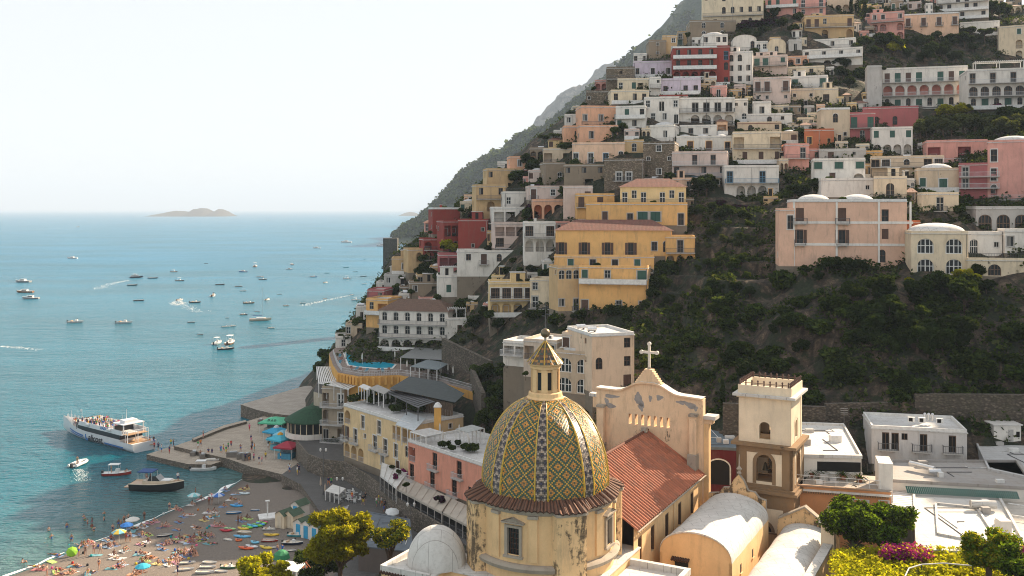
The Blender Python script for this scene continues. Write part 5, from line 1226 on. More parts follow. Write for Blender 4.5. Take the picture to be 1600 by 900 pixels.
# ================= THE HOTELS AND RESTAURANTS BY THE PROMENADE
M_awn = simple('awning_canvas', (.40, .36, .30), .8, 0, .12, .6); M_awnw = simple('white_canvas', (.58, .57, .54), .8, 0, .1, .8)
M_slate = simple('dark_roofing', (.035, .045, .045), .7, 0, .3, 1.5); M_lawn = simple('artificial_grass', (.018, .06, .03), .95, 0, .4, 3)
M_timber = simple('weathered_timber', (.13, .09, .06), .8, 0, .4, 3)
def wpoly(lst): return [P(a, b, d)[:2] for a, b, d in lst]
mb = MB(); mb.prism(poly([(462,694),(480,716),(500,724),(538,729),(574,750),(600,770),(640,800),(700,835),(760,870),(800,760),(640,690),(540,660),(500,665)], 5.2), -1, 5.2, QS, PR); struct(mb.build('upper_road'))
edge = poly([(462,694),(480,716),(500,724),(538,729),(574,750),(600,770),(640,800),(700,835)], 5.2)
mb = MB()
for p, q_ in zip(edge, edge[1:]):
    d = Vector((q_[0]-p[0], q_[1]-p[1])); n_ = Vector((-d.y, d.x)).normalized()*.3
    mb.prism([p, q_, (q_[0]+n_.x, q_[1]+n_.y), (p[0]+n_.x, p[1]+n_.y)], 5.204, 6.1, QS)
tag(mb.build('parapet_wall'), 'curving stone parapet along the upper road below the yellow hotel', 'wall')
HO = (.62, .46, .26)
h('yellow seafront hotel with balconies over dark ground floor arches', 'hotel', 537, 640, 638, 722, HO, 'l.e.e.LL/D.d.o.d.d.e.a/lll..w.s.', th=-50, dep=12, D=184, exact=1, cat='hotel', wcor=1, clutter='', lw=1, bk='white')
h('weathered stone hotel wing with balconies beside the green rotunda', 'hotel', 503, 538, 604, 690, (.34, .28, .21), 'L.d=/l.e=/k.L', th=-14, dep=10, D=205, cat='hotel', clutter='', bk='white', bold=.2)
h('salmon pink hotel with white framed doors and filigree balconies', 'hotel', 638, 765, 697, 762, (.60, .27, .19), 'L..d..d..d/d..d..d.o.o', th=-50, dep=13, D=161, exact=1, cat='hotel', wcor=1, clutter='', bk='white', lcol=plaster(ORED))
pinkh = HOUSES[-1][0]
# pool terrace
mb = MB(); MO = plaster((.58, .32, .09))
deck = poly([(514,552),(520,570),(528,582),(560,588),(622,586),(680,595),(742,613),(752,600),(735,580),(690,560),(640,552),(600,546),(560,538),(530,538)], 19.5)
mb.prism(deck, 6, 19.5, MO, paving_mat((.26, .20, .165))); tt = tag(mb.build('pool_terrace'), 'orange walled pool terrace jutting out above the seafront hotel', 'terrace')
dk = deck[1:8]
mb = MB()
for i in range(14):
    t = i/13*2.0; k = int(t) if t < 2 else 1; f = t-k; a = deck[2+k]; b = deck[3+k]; x = a[0]+(b[0]-a[0])*f; y = a[1]+(b[1]-a[1])*f
    mb.box(x-.25, y-.55, 17.6, x+.25, y+.02, 19.2, MO)
mb.box(0, 0, 0, 0, 0, 0, MO) if 0 else None
mb.build('bracket_row', tt)
def rail_line(name, pts_, z, hgt, m, parent=None, step=.4):
    mb = MB()
    for p, q_ in zip(pts_, pts_[1:]):
        p = Vector(p); q_ = Vector(q_); n = max(1, int((q_-p).length/step))
        for i in range(n+1):
            x = p.lerp(q_, i/n); mb.box(x.x-.025, x.y-.025, z, x.x+.025, x.y+.025, z+hgt, m, False)
        for zz in (hgt, hgt*.5): mb.tube((p.x, p.y, z+zz), (q_.x, q_.y, z+zz), .035, .035, m, 4)
    return mb.build(name, parent)
inset = [((a+ -26)*.985+26, (b-215)*.985+215) for a, b in deck[:8]]
rail_line('terrace_railing', inset, 19.5, 1.1, M_wrail, tt, .35)
def pool_mat():
    m = simple('pool_water', (.02, .36, .52), .08, 0, .08, 2); return m
def pool(lab, pts_, z):
    t = thing('swimming_pool', lab, 'pool', (*pts_[0], z)); o = Vector((*pts_[0], z))
    mb = MB(); c = Vector((sum(p[0] for p in pts_)/len(pts_), sum(p[1] for p in pts_)/len(pts_)))
    mb.prism([((p[0]-c.x)*1.07+c.x-o.x, (p[1]-c.y)*1.10+c.y-o.y) for p in pts_], 0, .12, M_frame); mb.build('coping', t)
    mb = MB(); mb.q([(p[0]-o.x, p[1]-o.y, .13) for p in pts_], pool_mat()); mb.build('water', t)
pool('turquoise hotel pool with an angled shape on the orange terrace', poly([(538,552.5),(566,552),(572,556),(584,562),(598,566),(617,570),(612,575.5),(590,576),(560,573.5),(545,571)], 19.5), 19.52)
mb = MB(); q4 = poly([(712,603),(738,610),(747,597),(722,591)], 17.6); mb.prism(q4, 5, 17.6, MO); tag(mb.build('pool_plinth'), 'orange walled block carrying the small pool beside the dark roof', 'plinth')
pool('small turquoise pool at the right end of the terrace', poly([(716,601.5),(737,606.5),(744,598),(724,593)], 17.6), 17.604)
# canopies on the terrace
def canopy(name, lab, cat, corners, z, m, hgt, posts=True, slats=0, pm=M_frame, slope=0):
    """corners: four world xy points; a thin roof on posts"""
    c0 = corners[0]; t = thing(name, lab, cat, (*c0, z)); C = [Vector((a-c0[0], b-c0[1])) for a, b in corners]
    hs_ = [hgt, hgt, hgt+slope, hgt+slope]
    mb = MB()
    if slats:
        for i in range(slats):
            f0 = (i+.12)/slats; f1 = (i+.72)/slats
            a = C[0].lerp(C[1], f0); b = C[0].lerp(C[1], f1); c = C[3].lerp(C[2], f1); d = C[3].lerp(C[2], f0)
            mb.q([(a.x, a.y, hgt), (b.x, b.y, hgt), (c.x, c.y, hgt+slope), (d.x, d.y, hgt+slope)], m); mb.q([(a.x, a.y, hgt-.1), (d.x, d.y, hgt+slope-.1), (c.x, c.y, hgt+slope-.1), (b.x, b.y, hgt-.1)], m); mb.q([(a.x, a.y, hgt-.1), (b.x, b.y, hgt-.1), (b.x, b.y, hgt), (a.x, a.y, hgt)], m)
        for p, q_, z0, z1 in ((C[0], C[1], hgt, hgt), (C[3], C[2], hgt+slope, hgt+slope)): mb.tube((p.x, p.y, z0-.12), (q_.x, q_.y, z1-.12), .1, .1, m, 6)
    else:
        up = [(p.x, p.y, q_+.08) for p, q_ in zip(C, hs_)]; dn = [(p.x, p.y, q_) for p, q_ in zip(C, hs_)]
        mb.q(up, m); mb.q(dn[::-1], m)
        for i in range(4): j = (i+1) % 4; mb.q([dn[i], dn[j], up[j], up[i]], m)
    mb.build('canopy_roof', t)
    if posts:
        for f in (0.03, .35, .66, .97):
            for (A, B, zz) in ((C[0], C[1], hgt), (C[3], C[2], hgt+slope)):
                p = A.lerp(B, f); mb = MB(); mb.box(p.x-.09, p.y-.09, 0, p.x+.09, p.y+.09, zz-.01, pm); mb.build('post', t)
    return t
canopy('terrace_canopy', 'grey flat canopy on thin posts behind the pool terrace', 'canopy', poly([(624,557),(695,561),(708,546),(655,541)], 22.5), 19.5, simple('zinc', (.16, .165, .16), .6), 2.7, slope=.5)
canopy('terrace_canopy', 'small grey canopy right of the pool on slim posts', 'canopy', poly([(640,571),(684,576),(702,566),(668,560)], 22.3), 19.5, simple('zinc', (.13, .16, .17), .6), 2.5)
canopy('pergola', 'large white slatted pergola over the terrace by the sea', 'pergola', poly([(497,597),(535,604),(520,572),(494,572)], 17.5), 14.2, M_frame, 3.2, slats=11)
canopy('pergola', 'white slatted awning wing over the left hotel terrace', 'pergola', poly([(508,597),(545,607),(566,598),(535,588)], 17.6), 14.2, M_frame, 3.25, slats=9)
mb = MB(); tpoly = poly([(490,612),(537,625),(575,617),(540,592),(500,585)], 14.2); mb.prism(tpoly, 2, 14.2, plaster((.42, .36, .28), .8, bold=.2), PR); tag(mb.build('terrace'), 'weathered terrace storey below the white slatted pergola', 'terrace')
# dark pitched roof + roof garden
t = thing('dark_roof_pavilion', 'dark slate coloured pitched roof pavilion behind the roof garden', 'pavilion', (0, 0, 0))
mb = MB(); r0 = P(640, 588, 195); r1 = P(690, 596, 190); e0 = P(608, 607, 186); e1 = P(711, 629, 176); e2 = P(726, 615, 182)
mb.q([e0, e1, r1, r0], M_slate); mb.q([e1, e2, r1], M_slate); mb.q([r0, r1, e2, (r0[0]+3, r0[1]+6, r0[2]-3)], M_slate); mb.q([e0, r0, (r0[0]+3, r0[1]+6, r0[2]-3)], M_slate); mb.build('roof', t)
mb = MB(); a = Vector(P(617, 607, 188)); b = Vector(P(708, 629, 178)); dd = (b-a)
for i in range(24):
    p = a.lerp(b, i/24); q_ = a.lerp(b, (i+.93)/24); mb.q([(p.x, p.y, p.z-5), (q_.x, q_.y, q_.z-5), (q_.x, q_.y, q_.z-.2), (p.x, p.y, p.z-.2)], M_timber)
mb.build('plank_wall', t)
mb = MB(); c1 = P(684, 640, 172); mb.box(c1[0]-.6, c1[1]-.6, 13, c1[0]+.6, c1[1]+.6, 19.6, MO)
mb.box(c1[0]-.7, c1[1]-.7, 19.6, c1[0]+.7, c1[1]+.7, 19.8, M_frame); mb.lathe([(.7, 19.8), (.4, 20.3), (0, 20.5)], M_frame, 10, (c1[0], c1[1])); tag(mb.build('chimney_pillar'), 'orange chimney pillar with white cap on the roof garden', 'chimney')
rg = canopy('pergola', 'dark metal pergola covered in plants on the yellow hotel roof', 'pergola', [P(600, 630, 188)[:2], P(655, 648, 172)[:2], P(680, 630, 177)[:2], P(630, 612, 192)[:2]], 16.9, M_rail, 2.6, slats=14, pm=M_rail)
canopy('sunshade', 'square cream sunshade on the yellow hotel roof', 'sunshade', [P(560, 616, 193)[:2], P(574, 620, 189)[:2], P(582, 615, 192)[:2], P(568, 611, 196)[:2]], 16.9, M_awnw, 2.4)
canopy('sunshade', 'wide grey sunshade beside the square cream one on the roof', 'sunshade', [P(576, 618, 190)[:2], P(600, 624, 184)[:2], P(610, 616, 188)[:2], P(590, 609, 194)[:2]], 16.9, simple('grey_canvas', (.3, .29, .27), .8), 2.6)
canopy('canopy', 'pale sheet metal canopy over the yellow hotel loggias', 'canopy', [P(618, 664, 171)[:2], P(647, 668, 166)[:2], P(665, 655, 174)[:2], P(636, 648, 180)[:2]], 13.4, simple('pale_sheet', (.42, .45, .46), .5), 3.2, slope=.4)
# rotunda restaurant
rx, ry, _ = P(487, 640, 212); t = thing('rotunda', 'glazed rotunda restaurant under a green roof with white rim', 'restaurant', (rx, ry, 0))
mb = MB(); mb.lathe([(5.9, 8.7), (5.9, 8.95), (4.2, 9.9), (1.6, 11.3), (0, 11.6)], M_lawn, 24); mb.lathe([(5.0, 8.7), (5.9, 8.7)], M_lawn, 24); mb.box(-1, 0, 9, 7, 7, 11.2, M_lawn); mb.build('roof', t)
mb = MB(); mb.lathe([(5.2, 6.4), (5.2, 8.7)], GL, 24); mb.build('glazing', t)
mb = MB()
for i in range(24): a = 2*math.pi*i/24; mb.tube((5.25*math.cos(a), 5.25*math.sin(a), 6.3), (5.25*math.cos(a), 5.25*math.sin(a), 8.72), .1, .1, plaster(CREAM), 5)
mb.lathe([(5.15, 5.3), (5.7, 5.3), (5.7, 6.4), (5.3, 6.4)], plaster(WHITE), 24); mb.build('parapet', t)
mb = MB(); mb.lathe([(4.8, -1), (4.8, 5.3), (5.6, 5.3)], QS, 24); mb.build('base', t)
# restaurant awnings beneath the hotels
def awning(lab, inner, outer, zi, zo, m, nst, zg=5.2):
    I = [Vector((*PZ(a, b, zi)[:2], zi)) for a, b in inner]; O = [Vector((*PZ(a, b, zo)[:2], zo)) for a, b in outer]
    t = thing('restaurant_awning', lab, 'awning', (0, 0, 0))
    mb = MB(); mb.q([O[0], O[1], I[1], I[0]], m); mb.q([x-Vector((0, 0, .12)) for x in (I[0], I[1], O[1], O[0])], m); mb.q([O[0]-Vector((0, 0, .35)), O[1]-Vector((0, 0, .35)), O[1], O[0]], m)
    for k in range(nst+1):
        f = k/nst; a = O[0].lerp(O[1], f); b = I[0].lerp(I[1], f); mb.tube(a+Vector((0, 0, .06)), b+Vector((0, 0, .06)), .035, .035, M_awn, 4)
    mb.build('canopy_roof', t)
    for k in range(nst+1):
        f = k/nst; a = O[0].lerp(O[1], f); mb = MB(); mb.box(a.x-.06, a.y-.06, zg, a.x+.06, a.y+.06, a.z-.1, M_slab); mb.build('post', t)
    rail_line('railing', [(O[0].x, O[0].y), (O[1].x, O[1].y)], zg, 1.0, M_rail, t, .4)
    mb = MB(); mb.q([(I[0].x, I[0].y, zg), (I[1].x, I[1].y, zg), (I[1].x, I[1].y, zi-.15), (I[0].x, I[0].y, zi-.15)], simple('shop_interior', (.05, .04, .03), .9)); mb.build('back_wall', t)
awning('pale flat restaurant awning left of the pink hotel', [(596,722), (638,738)], [(594,742), (620,762)], 8.6, 7.9, M_awnw, 4)
awning('long beige restaurant awning below the pink hotel', [(630,743), (705,778)], [(618,762), (690,800)], 8.4, 7.6, M_awn, 7)
awning('second beige awning beside the church drum below the pink hotel', [(706,778.5), (760,803)], [(692,800.5), (745,828)], 8.3, 7.5, M_awn, 5)
# roof terrace of the pink hotel
pr = pinkh.matrix_basis
def onpink(x, y, z=8.35): v = Matrix.Translation(pinkh.location) @ Matrix.Rotation(pinkh.rotation_euler.z, 4, 'Z') @ Vector((x, y, z)); return v
g = [onpink(7, 5)[:2], onpink(10.5, 5)[:2], onpink(10.5, 8.5)[:2], onpink(7, 8.5)[:2]]
canopy('gazebo', 'pale gazebo with cushions on the pink hotel roof', 'gazebo', g, pinkh.location.z+6.6, simple('gazebo_canvas', (.33, .34, .32), .8), 2.5, slope=.2)
g = [onpink(.3, .2, 0)[:2], onpink(5.2, .2)[:2], onpink(5.2, 4.2)[:2], onpink(.3, 4.2)[:2]]
canopy('pergola', 'white timber pergola on the left corner of the pink hotel', 'pergola', g, pinkh.location.z+5.9, M_frame, 2.4, slats=10)
def parasol(lab, p, col, rad=1.3, hgt=2.3, closed=False, tilt=0, group=None, m2=None):
    t = thing('parasol', lab, 'parasol', p, random.uniform(0, 6), group); m = simple('parasol_cloth', col, .8, 0, .06, 3)
    mb = MB(); mb.tube((0, 0, 0), (0, 0, hgt), .035, .03, M_frame, 5); mb.build('pole', t)
    mb = MB()
    if closed: mb.lathe([(.05, hgt-1.5), (.2, hgt-1.35), (.16, hgt-.5), (.03, hgt+.05)], m, 8)
    else:
        n = 8
        for k in range(n):
            a, b = 2*math.pi*k/n, 2*math.pi*(k+1)/n; mm = m2 if (m2 and k % 2) else m
            mb.q([(rad*math.cos(a), rad*math.sin(a), hgt-.4), (rad*math.cos(b), rad*math.sin(b), hgt-.4), (rad*.5*math.cos(b), rad*.5*math.sin(b), hgt-.1), (rad*.5*math.cos(a), rad*.5*math.sin(a), hgt-.1)], mm)
            mb.q([(rad*.5*math.cos(a), rad*.5*math.sin(a), hgt-.1), (rad*.5*math.cos(b), rad*.5*math.sin(b), hgt-.1), (0, 0, hgt+.05)], mm)
            mb.q([(rad*math.cos(a), rad*math.sin(a), hgt-.52), (rad*math.cos(b), rad*math.sin(b), hgt-.52), (rad*math.cos(b), rad*math.sin(b), hgt-.4), (rad*math.cos(a), rad*math.sin(a), hgt-.4)], mm)
    mb.build('canopy', t)
    if tilt: t.rotation_euler = (R(tilt), 0, R(20))
    return t
for i, (px, py) in enumerate([(540,568),(566,570),(617,566),(636,582),(664,585),(700,588),(708,592),(728,595),(731,575),(688,590)]):
    p = PZ(px, py, 19.5); parasol('closed cream parasol on the pool terrace', p, (.55, .53, .48), closed=True, hgt=2.7, group='closed parasols on the pool terrace')
for i, (x, y) in enumerate([(1, 6), (6, 3), (12, 4), (13, 8), (4, 8)]):
    v = onpink(x, y, 6.6+pinkh.location.z*0); parasol('closed pale parasol on the pink hotel roof terrace', v, (.5, .48, .44), closed=True, hgt=2.4, group='closed parasols on the pink hotel roof')
M_lngr = simple('lounger_fabric', (.05, .16, .22), .8); M_lngr2 = simple('lounger_fabric', (.16, .07, .05), .8)
for i, (px, py) in enumerate([(533,563),(531,568),(549,577),(556,578.5),(563,580),(572,581),(590,581),(598,581),(607,580),(600,556),(592,553),(612,560),(627,563),(531,558)]):
    p = PZ(px, py, 19.5); t = thing('sun_lounger', ('teal' if i % 2 else 'brown')+' sun lounger on the pool terrace', 'sun lounger', p, random.uniform(-.4, .4), 'sun loungers round the hotel pool')
    mb = MB(); m = (M_lngr2, M_lngr)[i % 2]; mb.box(-.3, -.9, .25, .3, .4, .32, m); mb.cbox((0, .68, .47), (.6, .66, .07), m, rx=R(35)); mb.build('cushion', t)
    mb = MB()
    for x in (-.25, .25):
        for y in (-.8, .35): mb.box(x-.03, y-.03, 0, x+.03, y+.03, .25, M_frame)
    mb.box(-.32, -.9, .2, .32, .4, .249, M_frame); mb.build('frame', t)
# stone retaining walls behind
for (a, b, hgt, lab) in (((690,552,207), (765,590,190), 6.5, 'tall grey stone retaining wall behind the pool terrace'), ((1130,646,143), (1290,652,141), 3, 'rubble retaining wall at the cliff foot behind the bell tower'), ((1290,648,143), (1430,645,143), 3.2, 'long rubble retaining wall above the white flat roofed houses'), ((1430,640,142), (1640,642,140), 4.6, 'rubble retaining wall at the right end of the cliff foot'), ((735,600,190), (752,640,176), 6, 'stone stair wall by the small pool'), ((975,470,196), (1085,470,190), 3.5, 'low garden wall below the yellow houses'), ((1075,415,205), (1220,435,188), 3.6, 'dry stone terrace wall left of the pink palazzo'), ((1090,455,192), (1225,468,181), 3.2, 'second dry stone terrace wall under the vegetable garden')):
    A = Vector(P(*a)); B = Vector(P(*b)); mb = MB(); d = B-A; n = Vector((-d.y, d.x, 0)).normalized()*.8
    mb.q([(A.x, A.y, A.z-8), (B.x, B.y, B.z-8), (B.x, B.y, B.z+hgt*.5), (A.x, A.y, A.z+hgt*.5)], stonewall_mat((.13, .105, .08))); mb.q([(A.x+n.x, A.y+n.y, A.z-8), (A.x+n.x, A.y+n.y, A.z+hgt*.5), (B.x+n.x, B.y+n.y, B.z+hgt*.5), (B.x+n.x, B.y+n.y, B.z-8)], stonewall_mat((.13, .105, .08)))
    mb.q([(A.x, A.y, A.z+hgt*.5), (B.x, B.y, B.z+hgt*.5), (B.x+n.x, B.y+n.y, B.z+hgt*.5), (A.x+n.x, A.y+n.y, A.z+hgt*.5)], stonewall_mat((.13, .105, .08))); 
    for Q, s_ in ((A, 1), (B, -1)): mb.q([(Q.x, Q.y, Q.z-8), (Q.x, Q.y, Q.z+hgt*.5), (Q.x+n.x, Q.y+n.y, Q.z+hgt*.5), (Q.x+n.x, Q.y+n.y, Q.z-8)][::s_], stonewall_mat((.13, .105, .08)))
    tag(mb.build('stone_wall'), lab, 'wall')
# ================= RIGHT HAND FLAT ROOFED HOUSES BY THE CHURCH
def block(lab, name, quad, z, zg, m, cat='house', rm=None, par=.3, **k):
    """flat building from four roof corners given as picture points at roof height z"""
    pts_ = poly(quad, z); o = pts_[0]; t = thing(name, lab, cat, (*o, 0)); loc = [(a-o[0], b-o[1]) for a, b in pts_]
    mb = MB(); mb.prism(loc, zg, z-.1, m); mb.build('wall', t)
    c = (sum(p[0] for p in loc)/4, sum(p[1] for p in loc)/4); mb = MB(); big = [((x-c[0])*1.02+c[0], (y-c[1])*1.02+c[1]) for x, y in loc]; sm = [((x-c[0])*.965+c[0], (y-c[1])*.965+c[1]) for x, y in loc]
    mb.prism(big, z-.1, z, rm or ROOFW, bottom=True)
    if par:
        for i in range(4):
            j = (i+1) % 4; a, b, c2, d = big[i], big[j], sm[j], sm[i]
            mb.q([(*a, z+.001), (*b, z+.001), (*b, z+par), (*a, z+par)], rm or ROOFW); mb.q([(*a, z+par), (*b, z+par), (*c2, z+par), (*d, z+par)], rm or ROOFW); mb.q([(*d, z+par), (*c2, z+par), (*c2, z+.001), (*d, z+.001)], rm or ROOFW)
    rf = mb.build('roof', t); q_ = random.Random(int(c[0]*100)); L4 = [Vector((*p, z)) for p in sm]; pt_ = lambda u, v: L4[0].lerp(L4[1], u).lerp(L4[3].lerp(L4[2], u), v)
    for i in range(3):
        a, b = pt_(q_.uniform(.1, .9), q_.uniform(.1, .9)), pt_(q_.uniform(.1, .9), q_.uniform(.1, .9)); mb = MB(); mb.tube((a.x, a.y, z+.06), (b.x, a.y, z+.06), .05, .05, M_rail if i else M_frame, 5); mb.tube((b.x, a.y, z+.06), (b.x, b.y, z+.06), .05, .05, M_rail if i else M_frame, 5); mb.build('roof_pipe', rf)
    for i in range(3):
        a = pt_(q_.uniform(.15, .85), q_.uniform(.15, .85)); s_ = q_.uniform(.3, .7); mb = MB(); mb.box(a.x-s_, a.y-.3, z, a.x+s_, a.y+.3, z+q_.uniform(.3, .8), q_.choice([M_frame, M_slab, M_metal, M_conc])); mb.build('roof_box', rf)
    return t, rf, loc
def tloc(t, px, py, z): p = PZ(px, py, z); return (p[0]-t.location.x, p[1]-t.location.y, z)
MW = plaster(WHITE, .35)
t, rf, _ = block('white terrace house with flat white roof right of the bell tower', 'house', [(1210,712),(1346,715),(1318,665),(1225,662)], 24.2, 12, MW)
mb = MB(); a = tloc(t, 1305, 690, 24.2); mb.box(a[0]-.7, a[1]-.5, 24.2, a[0]+.7, a[1]+.5, 25.1, M_frame); mb.build('roof_box', rf)
mb = MB(); a = tloc(t, 1319, 674, 24.2); mb.tube(a, (a[0], a[1], 27.6), .04, .03, M_rail, 5)
for i in range(4): mb.tube((a[0]-.5, a[1], 26.6+.25*i), (a[0]+.5, a[1], 26.6+.25*i), .015, .015, M_frame, 4)
mb.build('antenna', rf)
# its terrace on the orange house
t2, rf2, _ = block('long orange house with small white framed windows and white terrace rail', 'house', [(1236,757),(1392,768),(1385,745),(1236,737)], 21.6, 4, plaster((.58, .27, .12), .4), par=0, rm=roof_mat((.36, .31, .26), .4))
A = Vector(tloc(t2, 1236, 757, 21.6)); B = Vector(tloc(t2, 1392, 768, 21.6)); d = (B-A); L_ = d.length; ang = math.atan2(d.y, d.x)
for f, zz, w_, h_ in ((.70, 19.4, 1.6, 1.0), (.93, 19.2, 1.0, 1.3)):
    p = A.lerp(B, f); o = link('window', win_mesh('glass', (M_frame, M_brown, M_frame)), t2, (p.x, p.y, zz), ang, (w_, 1, h_)); o.location = (p.x+.18*math.sin(ang), p.y-.18*math.cos(ang), zz)
mb = MB(); mb.T = Matrix.Translation((A.x, A.y, 0)) @ Matrix.Rotation(ang, 4, 'Z')
mb.box(-.2, -.35, 21.0, L_+.1, .0, 21.2, plaster(WHITE)); mb.box(-.2, -.25, 21.6, L_*.85, -.05, 21.75, plaster((.45, .3, .2)))
for i in range(int(L_/.28)): mb.box(.28*i, -.33, 20.78, .28*i+.15, -.02, 21.0, M_stn)
mb.build('cornice', t2)
q5 = [tloc(t2, *c, 21.6)[:2] for c in ((1238,756),(1376,766.5))]; rail_line('terrace_railing', q5, 21.75, 1.0, M_frame, t2, 1.2)
mb = MB(); p = tloc(t2, 1384, 765, 21.6); mb.T = Matrix.Translation((p[0], p[1], 0)) @ Matrix.Rotation(ang, 4, 'Z'); mb.box(-.8, 0, 19, .8, 3.6, 24.7, MW); mb.build('white_pier', t2)
mb = MB(); p = Vector(tloc(t, 1262, 713, 24.2)); p2 = Vector(tloc(t, 1340, 715, 24.2)); d3 = p2-p; mb.T = Matrix.Translation((p.x, p.y, 0)) @ Matrix.Rotation(math.atan2(d3.y, d3.x), 4, 'Z')
mb.box(1.0, -.03, 22.4, 6.4, -.003, 23.6, M_dark); mb.box(.8, -.12, 22.1, 6.6, -.003, 22.35, M_frame); mb.box(-3.4, -.03, 22.4, -1.2, -.003, 23.5, M_dark); mb.box(7.2, -.03, 22.5, 8.0, -.003, 23.5, GL); mb.build('window_band', t)
PLANTS = [(1284,746,21.6), (1317,749,21.6), (1343,753,21.6), (1268,745,21.6)]
# the long white house in the cliff's shade
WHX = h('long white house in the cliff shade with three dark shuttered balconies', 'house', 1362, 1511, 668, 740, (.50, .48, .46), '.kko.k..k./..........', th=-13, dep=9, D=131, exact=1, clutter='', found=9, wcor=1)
w0 = HOUSES[-1][0]; 
for i, x in enumerate((5.2, 6.6, 8.9)):
    mb = MB(); mb.box(x, 3, 6.35, x+.9, 3.4, 7.0, M_frame); mb.box(x+.1, 2.98, 6.42, x+.6, 3.0, 6.92, M_dark); mb.build('air_conditioner', w0)
mb = MB()
for i in range(3): mb.T = Matrix.Translation((7.7+.5*i-.1, 4.2, 6.4)); mb.lathe([(.2, 0), (.22, .1), (.22, .9), (.1, 1.1)], M_metal, 12)
mb.T = Matrix.Identity(4); mb.build('gas_bottles', w0)
for k_, (x, z) in enumerate(((2.0, 3.1), (6.4, 3.1), (10.3, 3.1))): link('balcony', balcony_mesh(2.5, .9, 'iron'), w0, (x, -.01, z))
t, rf, _ = block('low grey roofed house with a green corrugated awning', 'house', [(1392,752),(1620,765),(1590,722),(1392,722)], 21.2, 10, MW, rm=roof_mat((.33, .31, .29), .6))
mb = MB(); p = Vector(tloc(t, 1415, 757, 21.2)); q_ = Vector(tloc(t, 1590, 766, 21.2)); d = q_-p; n_ = int(d.length/.22)
for i in range(n_): a = p.lerp(q_, i/n_); b = p.lerp(q_, (i+.8)/n_); mb.q([(a.x, a.y-.6, 20.3), (b.x, b.y-.6, 20.3), (b.x, b.y+.1, 21.0), (a.x, a.y+.1, 21.0)], simple('green_sheet', (.015, .085, .07), .7))
mb.build('awning', t)
mb = MB(); a = tloc(t, 1440, 738, 21.2); mb.tube((a[0]-.9, a[1]+1.5, 22.0), (a[0]+1.2, a[1]-1, 21.9), .33, .33, M_metal, 12); mb.tube((a[0]+.2, a[1]-1.6, 21.8), (a[0]+1.7, a[1]-1.6, 21.8), .3, .3, M_metal, 12); mb.build('water_tank', rf)
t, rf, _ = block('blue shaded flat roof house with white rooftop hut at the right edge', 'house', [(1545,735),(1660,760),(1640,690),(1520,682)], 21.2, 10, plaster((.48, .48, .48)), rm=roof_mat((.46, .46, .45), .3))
a = tloc(t, 1578, 694, 21.2); mb = MB(); mb.box(a[0]-2.3, a[1], 21.2, a[0]+1.6, a[1]+2.4, 23.9, MW); mb.box(a[0]-2.5, a[1]-.2, 23.9, a[0]+1.8, a[1]+2.6, 24.05, ROOFW); mb.box(a[0]-.3, a[1]-.03, 21.2, a[0]+.5, a[1]-.003, 23.3, M_slab); mb.box(a[0]+.9, a[1]-.03, 22.2, a[0]+1.4, a[1]-.003, 23.0, M_dark); mb.build('stair_head', rf)
t, rf, _ = block('big white flat roof with raised square slab near the garden', 'house', [(1433,862),(1612,868),(1560,776),(1427,767)], 20.0, 8, MW)
mb = MB(); q6 = [tloc(t, *c, 20.0) for c in ((1466,836),(1566,855),(1526,795),(1462,788))]
for i in range(4):
    p, q_ = q6[i], q6[(i+1) % 4]; d = math.hypot(q_[0]-p[0], q_[1]-p[1]); mb.cbox(((p[0]+q_[0])/2, (p[1]+q_[1])/2, 20.13), (d, .25, .25), ROOFW, rz=math.atan2(q_[1]-p[1], q_[0]-p[0]))
mb.build('roof_kerb', rf)
mb = MB(); a = tloc(t, 1540, 798, 20.0); mb.tube((a[0]-1.6, a[1]+.3, 20.7), (a[0]+1.2, a[1], 20.7), .45, .45, ROOFW, 14); mb.build('roof_tank', rf)
mb = MB(); a = tloc(t, 1568, 832, 20.0); mb.box(a[0]-.6, a[1]-.6, 20.0, a[0]+.6, a[1]+.6, 21.4, MW); mb.build('chimney', rf)
mb = MB(); q6 = [Vector(tloc(t, *c, 20.1)) for c in ((1390,804),(1432,806),(1428,768),(1392,764))]; n_ = 14
for i in range(n_):
    a = q6[0].lerp(q6[3], i/n_); b = q6[1].lerp(q6[2], i/n_); c = q6[1].lerp(q6[2], (i+.85)/n_); d = q6[0].lerp(q6[3], (i+.85)/n_); mb.q([a, b, c, d], M_awnw)
mb.build('slatted_awning', t)
t, rf, _ = block('white flat roof with stained patches at the right border', 'house', [(1570,868),(1720,880),(1640,772),(1562,768)], 19.6, 8, MW, rm=roof_mat((.55, .50, .43), .6))
mb = MB()
for i in range(3): a = Vector(tloc(t, 1575, 775+18*i, 19.6)); b = Vector(tloc(t, 1640, 785+18*i, 19.6)); mb.tube(a+Vector((0, 0, .5)), b+Vector((0, 0, .5)), .08, .08, M_frame, 6)
mb.build('roof_pipes', rf)
t, rf, _ = block('white roofed low house with a pale awning near the long white house', 'house', [(1335,772),(1430,770),(1425,752),(1395,750)], 19.9, 8, MW, rm=roof_mat((.5, .47, .43), .4))
